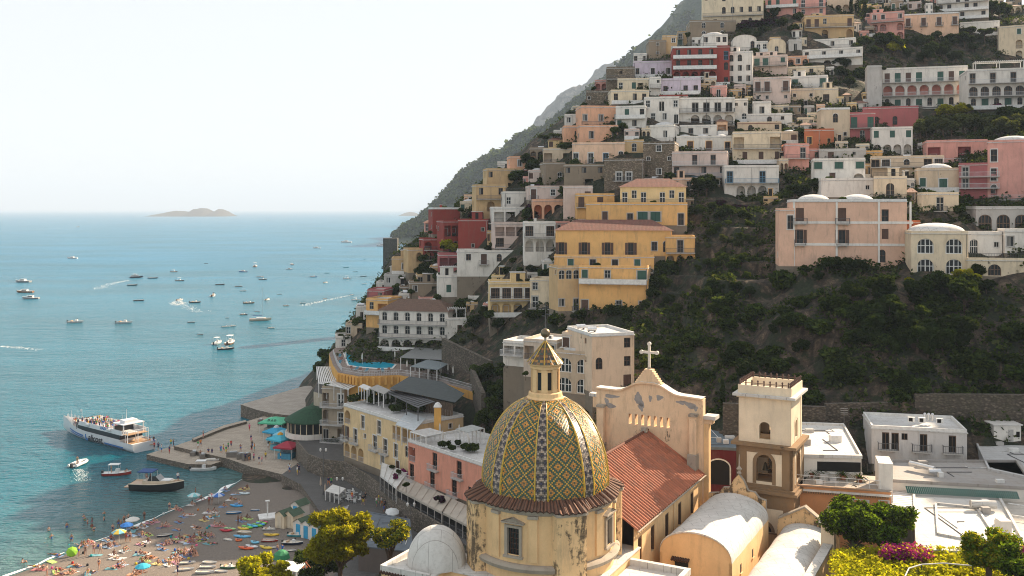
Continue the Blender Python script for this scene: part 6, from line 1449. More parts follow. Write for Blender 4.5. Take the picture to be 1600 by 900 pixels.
# dark red hall behind the church
t, rf, _ = block('dark red hall with a white rimmed arch beside the bell tower', 'hall', [(1090,700),(1156,703),(1156,664),(1095,660)], 21.2, 8, plaster((.10, .018, .022)), rm=simple('grey_roof', (.10, .13, .15), .7))
A = Vector(tloc(t, 1090, 700, 21.2)); B = Vector(tloc(t, 1156, 703, 21.2)); mb = MB(); c = A.lerp(B, .5); mb.T = Matrix.Translation((c.x, c.y-.05, 0)) @ Matrix.Rotation(math.atan2((B-A).y, (B-A).x), 4, 'Z'); n = 14
pp = [(1.5*math.cos(math.pi*i/n), 18.6+1.1*math.sin(math.pi*i/n)) for i in range(n+1)]
mb.q([(x, -.02, z) for x, z in [(-1.5, 16.2), (1.5, 16.2)]+pp], M_dark)
for (xa, za), (xb, zb_) in zip(pp, pp[1:]): mb.q([(xa, -.06, za), (xa*1.13, -.06, 18.6+(za-18.6)*1.18), (xb*1.13, -.06, 18.6+(zb_-18.6)*1.18), (xb, -.06, zb_)], M_frame)
for s_ in (-1, 1): mb.box(min(s_*1.5, s_*1.7), -.07, 16.2, max(s_*1.5, s_*1.7), -.03, 18.6, M_frame)
mb.build('arched_door', t)
# ================= VEGETATION
RN = np.random.RandomState(11)
def leaves(name, C, size, mats, elong=1.5, droop=0, up=0.3):
    """C: (n,3) leaf centres; one small quad each, turned at random"""
    n = len(C); a = RN.normal(size=(n, 3)); a[:, 2] *= .7; a /= np.linalg.norm(a, axis=1, keepdims=True)
    nrm = RN.normal(size=(n, 3)); nrm[:, 2] = np.abs(nrm[:, 2])+up; b = np.cross(a, nrm); b /= np.linalg.norm(b, axis=1, keepdims=True)
    s = (size*(.6+.8*RN.rand(n)))[:, None]; a = a*s*elong*.5; b = b*s*.5
    V = np.empty((n, 4, 3)); V[:, 0] = C-a; V[:, 1] = C+b*.9; V[:, 2] = C+a; V[:, 3] = C-b*.9
    me = bpy.data.meshes.new(name); me.vertices.add(4*n); me.vertices.foreach_set('co', V.ravel())
    me.loops.add(4*n); me.loops.foreach_set('vertex_index', np.arange(4*n, dtype=np.int32)); me.polygons.add(n); me.polygons.foreach_set('loop_start', np.arange(0, 4*n, 4, dtype=np.int32)); me.update(calc_edges=True)
    for m in mats: me.materials.append(m)
    if len(mats) > 1: me.polygons.foreach_set('material_index', RN.randint(0, len(mats), n).astype(np.int32))
    return me
def clump_pts(lobes, nper, thick=.35, stem=(0, 0, 0)):
    out = []
    for (x, y, z, rx, ry, rz) in lobes:
        k = int(nper*(rx*ry*rz)**(1/1.5)) + 20
        d = RN.normal(size=(k, 3)); d /= np.linalg.norm(d, axis=1, keepdims=True); r = (1-thick*RN.rand(k)**1.6)[:, None]
        bumpy = 1+.16*np.sin(d[:, :1]*7+x*3)*np.cos(d[:, 1:2]*6+y)+.10*np.sin(d[:, 2:3]*11+d[:, :1]*9)
        out.append(np.array([x, y, z])+d*r*bumpy*np.array([rx, ry, rz]))
    return np.concatenate(out)
LG = leaf_mat((.030, .052, .014), (.075, .105, .025)); LD = leaf_mat((.016, .030, .011), (.042, .062, .018), .35); LY = leaf_mat((.20, .22, .012), (.46, .48, .03), .6)
LO = leaf_mat((.05, .065, .030), (.10, .115, .045), .35); LGO = leaf_mat((.16, .17, .015), (.34, .31, .025), .6); LP = leaf_mat((.16, .012, .11), (.38, .04, .26), .4); LV = leaf_mat((.035, .012, .035), (.075, .02, .06), .3)
LGR = leaf_mat((.07, .14, .015), (.17, .27, .03), .55)
BARK = simple('bark', (.075, .05, .035), .95, 0, .4, 4)
TREE = {}
def tree_proto(kind, seed):
    k = (kind, seed)
    if k in TREE: return TREE[k]
    rs = np.random.RandomState(seed*17+3); tr = MB(); lobes = []; sz = .36; mats = [LG]; nper = 420
    if kind in ('dark', 'green', 'olive', 'yellow'):      # unit height 5, crown radius ~2.4
        Hh = 5.0; mats = {'dark': [LD], 'green': [LG], 'olive': [LO], 'yellow': [LY, LGO]}[kind]
        tr.tube((0, 0, -1.5), (rs.uniform(-.3, .3), rs.uniform(-.3, .3), 2.2), .22, .15, BARK, 7)
        n = rs.randint(8, 12)
        for i in range(n):
            a = 2*math.pi*i/n*1.7; r = rs.uniform(.4, 1.55); z = rs.uniform(2.0, 4.1); q_ = rs.uniform(.65, 1.15)
            lobes.append((r*math.cos(a), r*math.sin(a), z, q_, q_, q_*.75)); tr.tube((0, 0, 1.6), (r*math.cos(a)*.8, r*math.sin(a)*.8, z), .09, .04, BARK, 5)
        nper = 300
    elif kind == 'cypress':
        for i in range(9): z = .8+i*.85; q_ = .62*math.sin(min(1, (i+1.5)/4)*math.pi/2)*(1-.07*max(0, i-3)); lobes.append((rs.uniform(-.08, .08), rs.uniform(-.08, .08), z, q_, q_, .75))
        mats = [LD]; tr.tube((0, 0, -1), (0, 0, 6), .14, .05, BARK, 6); nper = 600; sz = .28
    elif kind == 'pine':                                 # umbrella pine
        tr.tube((0, 0, -1.5), (.2, .1, 3.2), .2, .13, BARK, 7)
        for i in range(9):
            a = i*2.4; r = rs.uniform(.3, 1.9); z = rs.uniform(3.7, 4.5); lobes.append((r*math.cos(a), r*math.sin(a), z, .95, .95, .42)); tr.tube((.2, .1, 2.8), (r*math.cos(a), r*math.sin(a), z-.2), .08, .03, BARK, 5)
        mats = [LO, LG]; nper = 380
    elif kind == 'bush':
        for i in range(6): a = i*1.1; r = rs.uniform(.1, .9); q_ = rs.uniform(.5, .95); lobes.append((r*math.cos(a), r*math.sin(a), q_*.8, q_, q_, q_*.85))
        mats = [LG, LD]; nper = 330
    elif kind in ('bougain', 'violet'):
        for i in range(7): q_ = rs.uniform(.4, .8); lobes.append((rs.uniform(-1.2, 1.2), rs.uniform(-.4, .4), rs.uniform(.4, 1.7), q_, q_*.7, q_*.8))
        mats = [LP, LP, LG] if kind == 'bougain' else [LV, LV, LD]; nper = 330; tr.tube((0, 0, -.8), (0, 0, .8), .06, .04, BARK, 5)
    crown = leaves('crown', clump_pts(lobes, nper, .45), sz, mats)
    TREE[k] = (crown, tr.mesh('trunk') if tr.V else None); return TREE[k]
LMK = [(1320,360,'the big pink palazzo'),(1465,395,'the domed arched cream house'),(960,380,'the lower yellow palazzo'),(1030,310,'the upper yellow palazzo'),(720,365,'the red houses'),(1090,95,'the dark red hotel'),(1480,135,'the long cream hotel'),(1100,175,'the long white hotel'),
       (940,195,'the salmon house'),(665,515,'the white arcaded villa'),(1390,185,'the mauve house'),(1175,285,'the blue railed house'),(1180,235,'the three brown shutters'),(930,570,'the beige corner house'),(1550,270,'the tall pink palazzo'),(820,465,'the veranda house'),(1455,40,'the peach villa'),(1145,20,'the topmost cream villa'),(1290,45,'the orange arched house'),
       (1030,250,'the tall brown stone house'),(785,280,'the ochre cube house'),(845,380,'the white glass terrace house'),(1205,650,'the bell tower'),(1320,690,'the white terrace house'),(570,565,'the hotel pool'),(590,660,'the yellow seafront hotel'),(485,650,'the green rotunda'),(700,720,'the pink hotel'),(1440,700,'the long white shaded house'),(1500,820,'the big white roof'),
       (1300,280,'the white dark-green-window house'),(1310,190,'the beige balcony house'),(1300,95,'the scalloped white house'),(700,440,'the white roof arch villa'),(860,300,'the bougainvillea house'),(1560,350,'the arched window building'),(1520,20,'the white balcony house'),(1150,420,'the vegetable garden'),(1300,500,'the cliff face'),(1500,540,'the right hand cliff'),(1100,560,'the cliff behind the gable'),(1240,150,'the two green doors house')]
def near(px, py):
    b = min(LMK, key=lambda l: (l[0]-px)**2+((l[1]-py)*1.3)**2); dx = px-b[0]; dy = py-b[1]
    return ('left of ' if dx < 0 else 'right of ') + b[2] if abs(dx) > abs(dy)*1.2 else ('above ' if dy < 0 else 'below ')+b[2]
NAMEK = {'dark': ('tree', 'dense dark green tree', 'tree'), 'green': ('tree', 'mid green leafy tree', 'tree'), 'olive': ('olive_tree', 'grey green olive tree', 'tree'), 'yellow': ('tree', 'sunlit yellow green tree', 'tree'), 'cypress': ('cypress', 'slender dark cypress', 'cypress'), 'pine': ('umbrella_pine', 'flat topped umbrella pine', 'pine tree'),
         'bush': ('bush', 'rounded dark bush', 'bush'), 'bougain': ('bougainvillea', 'magenta flowering bougainvillea', 'bougainvillea'), 'violet': ('bougainvillea', 'dark purple bougainvillea', 'bougainvillea')}
UH = {'dark': 4.8, 'green': 4.8, 'olive': 4.8, 'yellow': 4.8, 'cypress': 8, 'pine': 4.9, 'bush': 1.7, 'bougain': 2.2, 'violet': 2.2}
def plant(kind, px, pyb, hp, D=None, z=None, seed=None, wide=1.0, lift=0):
    if z is not None: D = Dz(pyb, z)
    if D is None: D = Dray(px, pyb)
    if D is None: return None
    D = D-lift; x, y, zz = P(px, pyb, D); crown, trunk = tree_proto(kind, RN.randint(0, 3) if seed is None else seed)
    s = hp*D/F/UH[kind]; nm, lab, cat = NAMEK[kind]
    t = thing(nm, lab+' '+near(px, pyb-hp/2), cat, (x, y, zz), RN.rand()*6.28, 'trees and bushes on the hillside'); t.scale = (s*wide, s*wide, s)
    link('crown', crown, t)
    if trunk: link('trunk', trunk, t)
    return t
def patch(kind, a, b, c, d, n, h0, h1, **k):
    for i in range(max(1, int(n*.70)) if kind in ('dark', 'green') else n): plant(kind, a+(b-a)*((i+RN.rand())/n), c+(d-c)*RN.rand(), h0+(h1-h0)*RN.rand(), **k)
# top right woods, terraces and gardens, read off the photograph
patch('dark', 1185, 1255, 30, 58, 7, 16, 26); patch('violet', 1150, 1200, 40, 50, 3, 14, 18, wide=1.6); patch('dark', 1160, 1230, 52, 62, 5, 12, 16)
patch('cypress', 1326, 1352, 26, 36, 3, 34, 44); patch('dark', 1345, 1600, 78, 104, 20, 18, 30); patch('green', 1440, 1545, 66, 82, 6, 16, 22); patch('pine', 1490, 1545, 66, 76, 3, 20, 26, wide=1.3)
patch('yellow', 1384, 1412, 84, 88, 2, 22, 28); patch('dark', 1300, 1352, 104, 140, 8, 16, 26); patch('dark', 1545, 1600, 26, 40, 5, 22, 32); patch('green', 1010, 1075, 62, 92, 6, 12, 20); patch('bougain', 1058, 1062, 42, 46, 1, 8, 10)
patch('olive', 1430, 1600, 208, 218, 15, 26, 34, wide=1.1); patch('yellow', 1466, 1520, 184, 190, 4, 22, 30); patch('bougain', 1535, 1572, 168, 174, 5, 9, 12, wide=1.3); patch('bush', 1530, 1600, 176, 196, 6, 12, 18)
patch('dark', 1230, 1275, 282, 316, 8, 18, 30); patch('green', 1222, 1260, 296, 322, 4, 16, 24); patch('dark', 1090, 1132, 296, 318, 6, 22, 34)
patch('dark', 1088, 1215, 330, 352, 10, 14, 24); patch('green', 1100, 1215, 356, 388, 12, 12, 22); patch('violet', 1120, 1165, 322, 330, 3, 10, 12, wide=1.8); patch('olive', 1095, 1200, 380, 400, 6, 12, 18)
patch('green', 1090, 1225, 408, 440, 14, 14, 22); patch('dark', 1080, 1225, 445, 478, 12, 16, 28); patch('dark', 1010, 1075, 450, 500, 8, 18, 30); patch('green', 1040, 1200, 480, 520, 9, 14, 24)
patch('dark', 1225, 1420, 424, 450, 14, 18, 30); patch('green', 1230, 1330, 420, 436, 6, 12, 18); patch('dark', 1420, 1600, 440, 480, 16, 28, 46); patch('yellow', 1500, 1530, 448, 460, 2, 26, 36); patch('yellow', 1415, 1422, 446, 452, 1, 14, 18)
patch('dark', 1330, 1600, 480, 570, 34, 36, 60); patch('green', 1440, 1600, 500, 580, 8, 26, 40); patch('dark', 1130, 1330, 520, 600, 12, 16, 30); patch('cypress', 1120, 1130, 640, 646, 1, 46, 50); patch('dark', 1400, 1450, 600, 625, 4, 24, 34)
patch('bush', 1000, 1330, 470, 640, 34, 12, 24, wide=1.2); patch('bush', 1300, 1600, 450, 630, 34, 16, 30, wide=1.2); patch('bush', 860, 1010, 480, 520, 10, 12, 20); patch('dark', 680, 800, 500, 530, 10, 18, 26); patch('green', 740, 820, 585, 640, 9, 26, 38); patch('dark', 750, 830, 590, 655, 9, 28, 42); patch('olive', 690, 760, 522, 545, 5, 12, 18); patch('dark', 880, 935, 610, 640, 5, 26, 34)
patch('dark', 822, 850, 262, 292, 5, 24, 34); patch('green', 955, 1000, 203, 216, 5, 14, 20); patch('pine', 842, 866, 226, 230, 2, 18, 20, wide=1.2); patch('dark', 812, 845, 282, 298, 3, 14, 20)
patch('violet', 825, 850, 322, 350, 4, 20, 30); patch('violet', 830, 850, 296, 302, 2, 14, 16, wide=1.5); patch('bougain', 738, 745, 298, 308, 1, 12, 14); patch('violet', 736, 745, 330, 345, 2, 14, 18); patch('dark', 705, 722, 368, 404, 2, 26, 34); patch('yellow', 703, 715, 395, 402, 1, 28, 30)
patch('dark', 650, 700, 415, 450, 7, 18, 26); patch('green', 600, 650, 440, 470, 5, 12, 20); patch('dark', 570, 600, 420, 455, 5, 16, 28); patch('yellow', 590, 620, 396, 405, 2, 10, 14); patch('green', 535, 575, 470, 545, 9, 14, 24); patch('dark', 530, 560, 500, 548, 5, 14, 22)
patch('bush', 500, 530, 556, 580, 6, 12, 18); patch('bougain', 640, 648, 372, 378, 1, 8, 10); patch('bush', 740, 830, 395, 440, 8, 7, 12); patch('green', 860, 1010, 404, 412, 6, 6, 9); patch('bush', 545, 600, 618, 630, 8, 9, 14, z=16.9); patch('bush', 600, 660, 622, 642, 14, 9, 15, z=16.9); patch('bush', 690, 742, 690, 705, 7, 7, 11, z=15.3); patch('bush', 500, 525, 690, 712, 5, 10, 16, D=206)
patch('bougain', 616, 640, 740, 752, 3, 10, 12, z=8); patch('green', 606, 650, 730, 756, 4, 8, 11, z=8); patch('violet', 678, 690, 782, 786, 1, 12, 14, z=8); patch('green', 745, 790, 640, 700, 6, 22, 34, D=172)
for i, (px, py, z) in enumerate(PLANTS):
    p = PZ(px, py, z); t = thing('potted_palm', 'spiky potted palm on the white terrace', 'potted plant', p, 0, 'potted palms on the white terrace')
    mb = MB(); mb.lathe([(.3, 0), (.42, .5), (.44, .55), (.36, .55), (.34, .45), (0, .45)], simple('terracotta', (.32, .12, .06), .8), 12); mb.build('pot', t)
    C = []; mb = MB()
    for k in range(26):
        a = k*2.4; el = .3+.9*((k*7) % 10)/10; prev = Vector((0, 0, .5))
        for j in range(5):
            d = Vector((math.cos(a)*math.cos(el-.35*j), math.sin(a)*math.cos(el-.35*j), math.sin(el-.35*j)))*.26; nx = prev+d; w_ = Vector((-math.sin(a), math.cos(a), 0))*(.09-.015*j)
            mb.q([prev-w_, nx-w_*.8, nx+w_*.8, prev+w_], LG); prev = nx
    mb.build('fronds', t)
# bushes at house corners and greenery on the roofs
for i, (r_, a, b, c, d, D_) in enumerate(HOUSES):
    if b > 1640 or b-a < 14: continue
    if RN.rand() < .55 and D_ < 420: plant('bush' if RN.rand() < .7 else 'green', (a if RN.rand() < .5 else b)+RN.uniform(-4, 4), d+RN.uniform(1, 4), RN.uniform(7, 13), D=D_-1.2)
    w__ = (b-a)/F*D_; n__ = max(2, int(w__/3)); th_ = r_.rotation_euler.z
    for k in range(n__):
        f_ = (k+.5)/n__; x_ = r_.location.x+f_*w__*math.cos(th_)+1.2*math.sin(th_); y_ = r_.location.y+f_*w__*math.sin(th_)-1.2; g_ = H(x_, y_); dr_ = r_.location.z-g_
        if 1.6 < dr_ < 9 and g_ > 6 and RN.rand() < .6 and D_ < 330: s_ = min(3.6, dr_+.2)/D_*F; plant(('bush', 'dark', 'bush', 'bush', 'green')[RN.randint(0, 5)], 800+F*x_/y_, 327+F*(CH-g_)/y_, s_, D=y_, wide=max(1, 3.2/max(2.2, dr_)))
    if RN.rand() < .30 and c > 60:
        px_ = RN.uniform(a+3, b-3); D2 = D_+RN.uniform(1.0, 3.0); x_, y_, z_ = P(px_, c, D2); z_ = P(0, c, D_)[2]-.4; crown, trunk = tree_proto('bush', RN.randint(0, 3))
        t = thing('roof_plant', 'green potted shrub on the roof terrace '+near(px_, c), 'plant', (x_, y_, z_), RN.rand()*6, 'shrubs on roof terraces'); t.scale = (.55, .55, .55); link('crown', crown, t)
# scrub covering the open hillside
bx = []
K = 0
ys_ = RN.uniform(128, 420, 60000); xs_ = (RN.uniform(440, 1640, 60000)-800)/F*ys_
dens = vnoise(xs_, ys_, 16, 21)*.6+vnoise(xs_, ys_, 6, 22)*.5
keep = dens > -.05
xs_, ys_ = xs_[keep], ys_[keep]; C = []; hh = []
fp = [(r_.location.x, r_.location.y, r_.rotation_euler.z) for r_, *_ in HOUSES]
for x, y in zip(xs_, ys_):
    z = H(x, y)
    if z < 13: continue
    px = 800+F*x/y
    if z > 22 or px < 1000: C.append((x, y, z))
    if len(C) > 10500: break
C = np.array(C); n_ = 17
q_ = RN.normal(size=(len(C), n_, 3)); q_ /= np.linalg.norm(q_, axis=2, keepdims=True); rr_ = (.5+1.4*RN.rand(len(C))**2)[:, None, None]
pts_ = C[:, None, :]+q_*rr_*np.array([1, 1, .7])+np.array([0, 0, .35]); pts_ = pts_.reshape(-1, 3)
tag(link('hillside_scrub', leaves('hillside_scrub', pts_, .5, [LD, LG, LD, LO], 1.4)), 'dark green scrub and creepers covering the rocky hillside', 'scrub', kind='stuff')
# the wooded mountain behind
X, Y, Z = M1; iy = RN.randint(8, 62, 15000); ix = RN.randint(0, 168, 15000); f = RN.rand(15000)
cx_ = X[iy, ix]*(1-f)+X[iy, ix+1]*f; cy_ = Y[iy, ix]+RN.uniform(-8, 8, 15000); cz_ = Z[iy, ix]*(1-f)+Z[iy, ix+1]*f
ok = (vnoise(cx_, cy_, 60, 8)+.55*vnoise(cx_, cz_, 25, 9) > -.5) & (cz_ > 8); C = np.stack([cx_, cy_, cz_], 1)[ok]; n_ = 16
q_ = RN.normal(size=(len(C), n_, 3)); q_ /= np.linalg.norm(q_, axis=2, keepdims=True); pts_ = (C[:, None, :]+q_*(5+8*RN.rand(len(C)))[:, None, None]*np.array([1, 1, .8])+np.array([0, 0, 2.])).reshape(-1, 3)
tag(link('mountain_forest', leaves('mountain_forest', pts_, 7.5, [LG, LD], 1.2)), 'hazy woodland covering the mountain slope behind the town', 'woodland', kind='stuff')
# foreground pine, garden trees, flowering hedge
def big_tree(lab, nm, base, Hh, lobes, mats, sz, nper, lean=(0, 0), cat='tree'):
    t = thing(nm, lab, cat, base); mb = MB(); top = Vector((lean[0], lean[1], Hh*.55)); mb.tube((0, 0, -2), tuple(top*.6), .38, .28, BARK, 9); mb.tube(tuple(top*.6), tuple(top), .28, .2, BARK, 9)
    for l in lobes: mb.tube(tuple(top*(.6+.3*((l[0]*7) % 1))), (l[0]*.85, l[1]*.85, l[2]-l[5]*.3), .13, .04, BARK, 6)
    mb.build('trunk', t, smooth=True); link('crown', leaves('crown', clump_pts(lobes, nper, .9), sz, mats, 1.9), t); return t
rs = np.random.RandomState(5)
def lob(n, R_, z0, z1, r0, r1, fl=.75): return [(R_*math.sqrt(rs.rand())*math.cos(i*2.4), R_*math.sqrt(rs.rand())*math.sin(i*2.4), rs.uniform(z0, z1), q_, q_, q_*fl) for i in range(n) for q_ in [rs.uniform(r0, r1)]]
big_tree('large golden green pine tree standing over the bathing huts', 'pine_tree', P(529, 935, 118), 10, lob(46, 3.4, 5.0, 9.6, .7, 1.2, .75)+[(0, 0, 8, 2.2, 2.2, 2.2),(0,0,10,1.3,1.3,1.1)], [LY, LGO, LGO], .24, 900, (.3, .2), 'pine tree')
big_tree('dark low pine beside the golden pine', 'pine_tree', P(495, 930, 124), 6, lob(14, 2.6, 3, 5.6, .7, 1.2, .6), [LG, LD], .24, 800, cat='pine tree')
big_tree('small umbrella pine near the promenade lamp', 'umbrella_pine', P(606, 905, 118), 6, lob(13, 2.3, 4.3, 6.6, .6, 1.1, .45), [LG, LGO], .22, 800, (.2, 0), 'pine tree')
big_tree('bright yellow green treetop at the bottom edge by the beach', 'tree', P(405, 985, 112), 8, lob(16, 2.9, 5.4, 8.1, .7, 1.2, .7), [LY, LGO], .24, 900)
big_tree('leafy green tree in the garden by the orange wall', 'tree', P(1378, 893, 102), 6.5, lob(34, 3.0, 3.6, 6.6, .7, 1.2, .7), [LGR, LG], .22, 800)
big_tree('green garden tree touching the orange wall', 'tree', P(1335, 887, 105), 6.2, lob(34, 3.2, 3.6, 6.4, .8, 1.3, .7), [LG, LGR], .22, 700)
big_tree('rounded bright green tree by the bottom right roof', 'tree', P(1545, 915, 90), 5.2, lob(20, 2.1, 2.0, 5.0, .6, 1.1, .8), [LGR, LGO], .2, 900)
big_tree('small green tree at the bottom right corner', 'tree', P(1592, 930, 84), 4.2, lob(12, 1.6, 1.6, 3.8, .5, .9, .8), [LGR, LG], .2, 900)
t = thing('fan_palm', 'spiky fan palm beneath the garden trees', 'palm tree', P(1335, 905, 101)); mb = MB(); mb.tube((0, 0, -1), (0, 0, 2.6), .25, .2, BARK, 8); mb.build('trunk', t)
mb = MB()
for k in range(60):
    a = k*2.399; el = -.2+1.5*((k*13) % 60)/60; prev = Vector((0, 0, 2.6)); L0 = 1.9
    for j in range(5):
        e_ = el-.28*j; nx = prev+Vector((math.cos(a)*math.cos(e_), math.sin(a)*math.cos(e_), math.sin(e_)))*L0/5; w_ = Vector((-math.sin(a), math.cos(a), .1))*(.05+.10*math.sin((j+.5)/5*math.pi)); mb.q([prev-w_, nx-w_*.9, nx+w_*.9, prev+w_], LO); prev = nx
mb.build('fronds', t)
def hedge(lab, nm, quad, z, hgt, mats, n, sz=.22, cat='hedge'):
    q4 = [Vector((*PZ(a, b, z)[:2], z)) for a, b in quad]; C = []
    for i in range(n):
        u, v = rs.rand(), rs.rand(); p = q4[0].lerp(q4[1], u).lerp(q4[3].lerp(q4[2], u), v); C.append((p.x, p.y, z+hgt*(.3+.5*rs.rand())))
    C = np.array(C); d = RN.normal(size=(n, 34, 3)); d /= np.linalg.norm(d, axis=2, keepdims=True); pp = (C[:, None, :]+d*(.32+.35*RN.rand(n))[:, None, None]).reshape(-1, 3)
    o = q4[0]; pp = pp-np.array(o); tag(link(nm, leaves(nm, pp, sz, mats, 1.3), loc=o), lab, cat)
hedge('bright yellow green hedge along the bottom of the garden', 'hedge', [(1300,930),(1640,930),(1600,876),(1303,876)], 18.9, 1.5, [LY, LGO, LY], 1000)
hedge('magenta bougainvillea trailing over the yellow hedge', 'bougainvillea', [(1378,882),(1452,886),(1450,872),(1385,870)], 19.6, 1.5, [LP, LP, LGO], 110, cat='bougainvillea')
hedge('magenta bougainvillea at the right border behind the round tree', 'bougainvillea', [(1570,884),(1620,886),(1616,872),(1572,870)], 19.6, 1.2, [LP, LP, LGO], 50, cat='bougainvillea')
mb = MB(); M_iron = M_frame
pp = [Vector((*PZ(a, b, 20.6)[:2], 20.6)) for a, b in ((1412,905),(1420,888),(1440,882),(1475,880),(1520,884),(1560,889))]
for a, b in zip(pp, pp[1:]): mb.tube(a, b, .06, .06, M_frame, 6); mb.tube(a-Vector((0, 0, .5)), b-Vector((0, 0, .5)), .04, .04, M_rail, 5)
for a in pp: mb.box(a.x-.05, a.y-.05, 18, a.x+.05, a.y+.05, 20.6, M_rail)
tag(mb.build('garden_railing'), 'curved white handrail in the yellow hedge', 'railing')
# ================= PEOPLE, BOATS, THE BEACH
def skin_body(name, verts, edges, segmat, mats):
    me = bpy.data.meshes.new('tmp'); me.from_pydata([v[:3] for v in verts], edges, []); ob = bpy.data.objects.new('tmp', me); COL.objects.link(ob)
    ob.modifiers.new('s', 'SKIN'); ob.modifiers.new('u', 'SUBSURF').levels = 1
    sv = me.skin_vertices[0].data if me.skin_vertices else None
    if sv is None:
        lay = me.attributes.new('x', 'FLOAT', 'POINT')
    for i, v in enumerate(verts): sv[i].radius = (v[3], v[4] if len(v) > 4 else v[3])
    sv[0].use_root = True
    dg = bpy.context.evaluated_depsgraph_get(); out = bpy.data.meshes.new_from_object(ob.evaluated_get(dg)); out.name = name
    bpy.data.objects.remove(ob); bpy.data.meshes.remove(me)
    cen = np.array([p.center[:] for p in out.polygons]); V = np.array([v[:3] for v in verts])
    best = np.full(len(cen), 1e9); idx = np.zeros(len(cen), int)
    for (a, b), mt in zip(edges, segmat):
        d = V[b]-V[a]; t = np.clip(((cen-V[a])@d)/max(1e-9, d@d), 0, 1); dist = np.linalg.norm(cen-(V[a]+t[:, None]*d), axis=1)
        m_ = dist < best; best[m_] = dist[m_]; idx[m_] = mt
    out.materials.clear()
    for m in mats: out.materials.append(m)
    out.polygons.foreach_set('material_index', idx.astype(np.int32)); out.polygons.foreach_set('use_smooth', [True]*len(idx)); return out
def body_verts(pose):
    # pelvis, waist, chest, neck, head, crown | arms | legs   (x side, y front = -y, z up) ; radii
    if pose in ('stand', 'walk', 'lie', 'arms'):
        k = .16 if pose == 'walk' else .02
        v = [(0,0,.95,.15,.11),(0,0,1.12,.13,.10),(0,0,1.33,.17,.11),(0,0,1.50,.055),(0,-.01,1.60,.085,.10),(0,0,1.72,.085,.09),
             (.19,0,1.42,.055),(-.19,0,1.42,.055),(.24,.02,1.15,.042),(-.24,.02,1.15,.042),(.26,-.08,.90,.032),(-.26,-.08,.90,.032),
             (.10,0,.86,.09),(-.10,0,.86,.09),(.11,-k,.49,.058),(-.11,k*.5,.49,.058),(.12,-k*1.2,.08,.038),(-.12,k*1.6,.08,.038),(.13,-k*1.2-.14,.03,.035,.03),(-.13,k*1.6-.12,.03,.035,.03)]
        if pose == 'arms': v[8] = (.36,-.02,1.25,.042); v[10] = (.22,-.14,1.42,.032); v[9] = (-.34,0,1.2,.042); v[11] = (-.2,-.1,1.0,.032)
        if pose == 'lie': v[8] = (.34,.02,1.5,.042); v[10] = (.14,.0,1.70,.032); v[14] = (.12,-.16,.5,.058); v[16] = (.13,-.0,.1,.038)
    elif pose == 'sit':
        v = [(0,0,.12,.15,.12),(0,.03,.30,.13,.10),(0,.02,.50,.17,.11),(0,-.02,.67,.055),(0,-.05,.78,.085,.10),(0,-.04,.89,.085,.09),
             (.19,.02,.60,.055),(-.19,.02,.60,.055),(.24,-.14,.42,.042),(-.24,.12,.34,.042),(.14,-.38,.42,.032),(-.26,.28,.06,.032),
             (.11,-.08,.13,.09),(-.11,-.08,.12,.09),(.13,-.45,.44,.058),(-.13,-.47,.40,.058),(.13,-.66,.10,.038),(-.14,-.72,.08,.038),(.13,-.80,.05,.035,.03),(-.15,-.86,.05,.035,.03)]
    E_ = [(0,1),(1,2),(2,3),(3,4),(4,5),(2,6),(2,7),(6,8),(7,9),(8,10),(9,11),(0,12),(0,13),(12,14),(13,15),(14,16),(15,17),(16,18),(17,19)]
    if pose == 'lie':                                     # on the back, head towards +y
        v = [(a[0], a[2]-.95, .14-a[1], *a[3:]) for a in v]
    return v, E_
SK = [simple('skin', c, .6) for c in ((.42, .22, .14), (.30, .14, .085), (.50, .29, .20), (.20, .09, .055))]
HR = [simple('hair', c, .7) for c in ((.02, .013, .01), (.06, .032, .018), (.20, .13, .06))]
CL = {'red': (.45, .02, .02), 'blue': (.02, .10, .42), 'black': (.012, .012, .015), 'white': (.7, .7, .68), 'yellow': (.62, .45, .03), 'navy': (.015, .025, .10), 'teal': (.01, .28, .30), 'pink': (.60, .10, .22), 'green': (.05, .30, .08), 'orange': (.6, .18, .02)}
CM = {k: simple('cloth_'+k, v, .85, 0, .1, 4) for k, v in CL.items()}
BASE = {}
def body(pose, bare, top, bot, sk, hr):
    k = (pose, bare, top, bot, sk, hr)
    if k in BASE: return BASE[k]
    g = (pose,)
    if g not in BASE:
        v, E_ = body_verts(pose); BASE[g] = (v, E_)
    v, E_ = BASE[g]
    #   segs: waist chest neck head crown sh sh ua ua fa fa hip hip thigh thigh shin shin foot foot ; mats 0 skin 1 top 2 bottom 3 hair
    t_ = 0 if bare else 1
    sm = [2 if bare == 1 else t_, 1 if bare == 2 else t_, 0, 0, 3, t_, t_, t_, t_, 0, 0, 2, 2, 0 if bare == 2 else (2 if not bare else 0), 0 if bare == 2 else (2 if not bare else 0), 0, 0, 0, 0]
    me0 = BASE.get(('m', pose, bare))
    if me0 is None: me0 = skin_body('person', v, E_, sm, [SK[0]]*4); BASE[('m', pose, bare)] = me0
    me = me0.copy()
    for i, m in enumerate((SK[sk], CM[top], CM[bot], HR[hr])): me.materials[i] = m
    BASE[k] = me; return me
PR_ = random.Random(21); NAMES = list(CL)
POSE = {'stand': 'standing', 'walk': 'walking', 'arms': 'standing', 'sit': 'sitting', 'lie': 'lying'}
PEOPLE = []
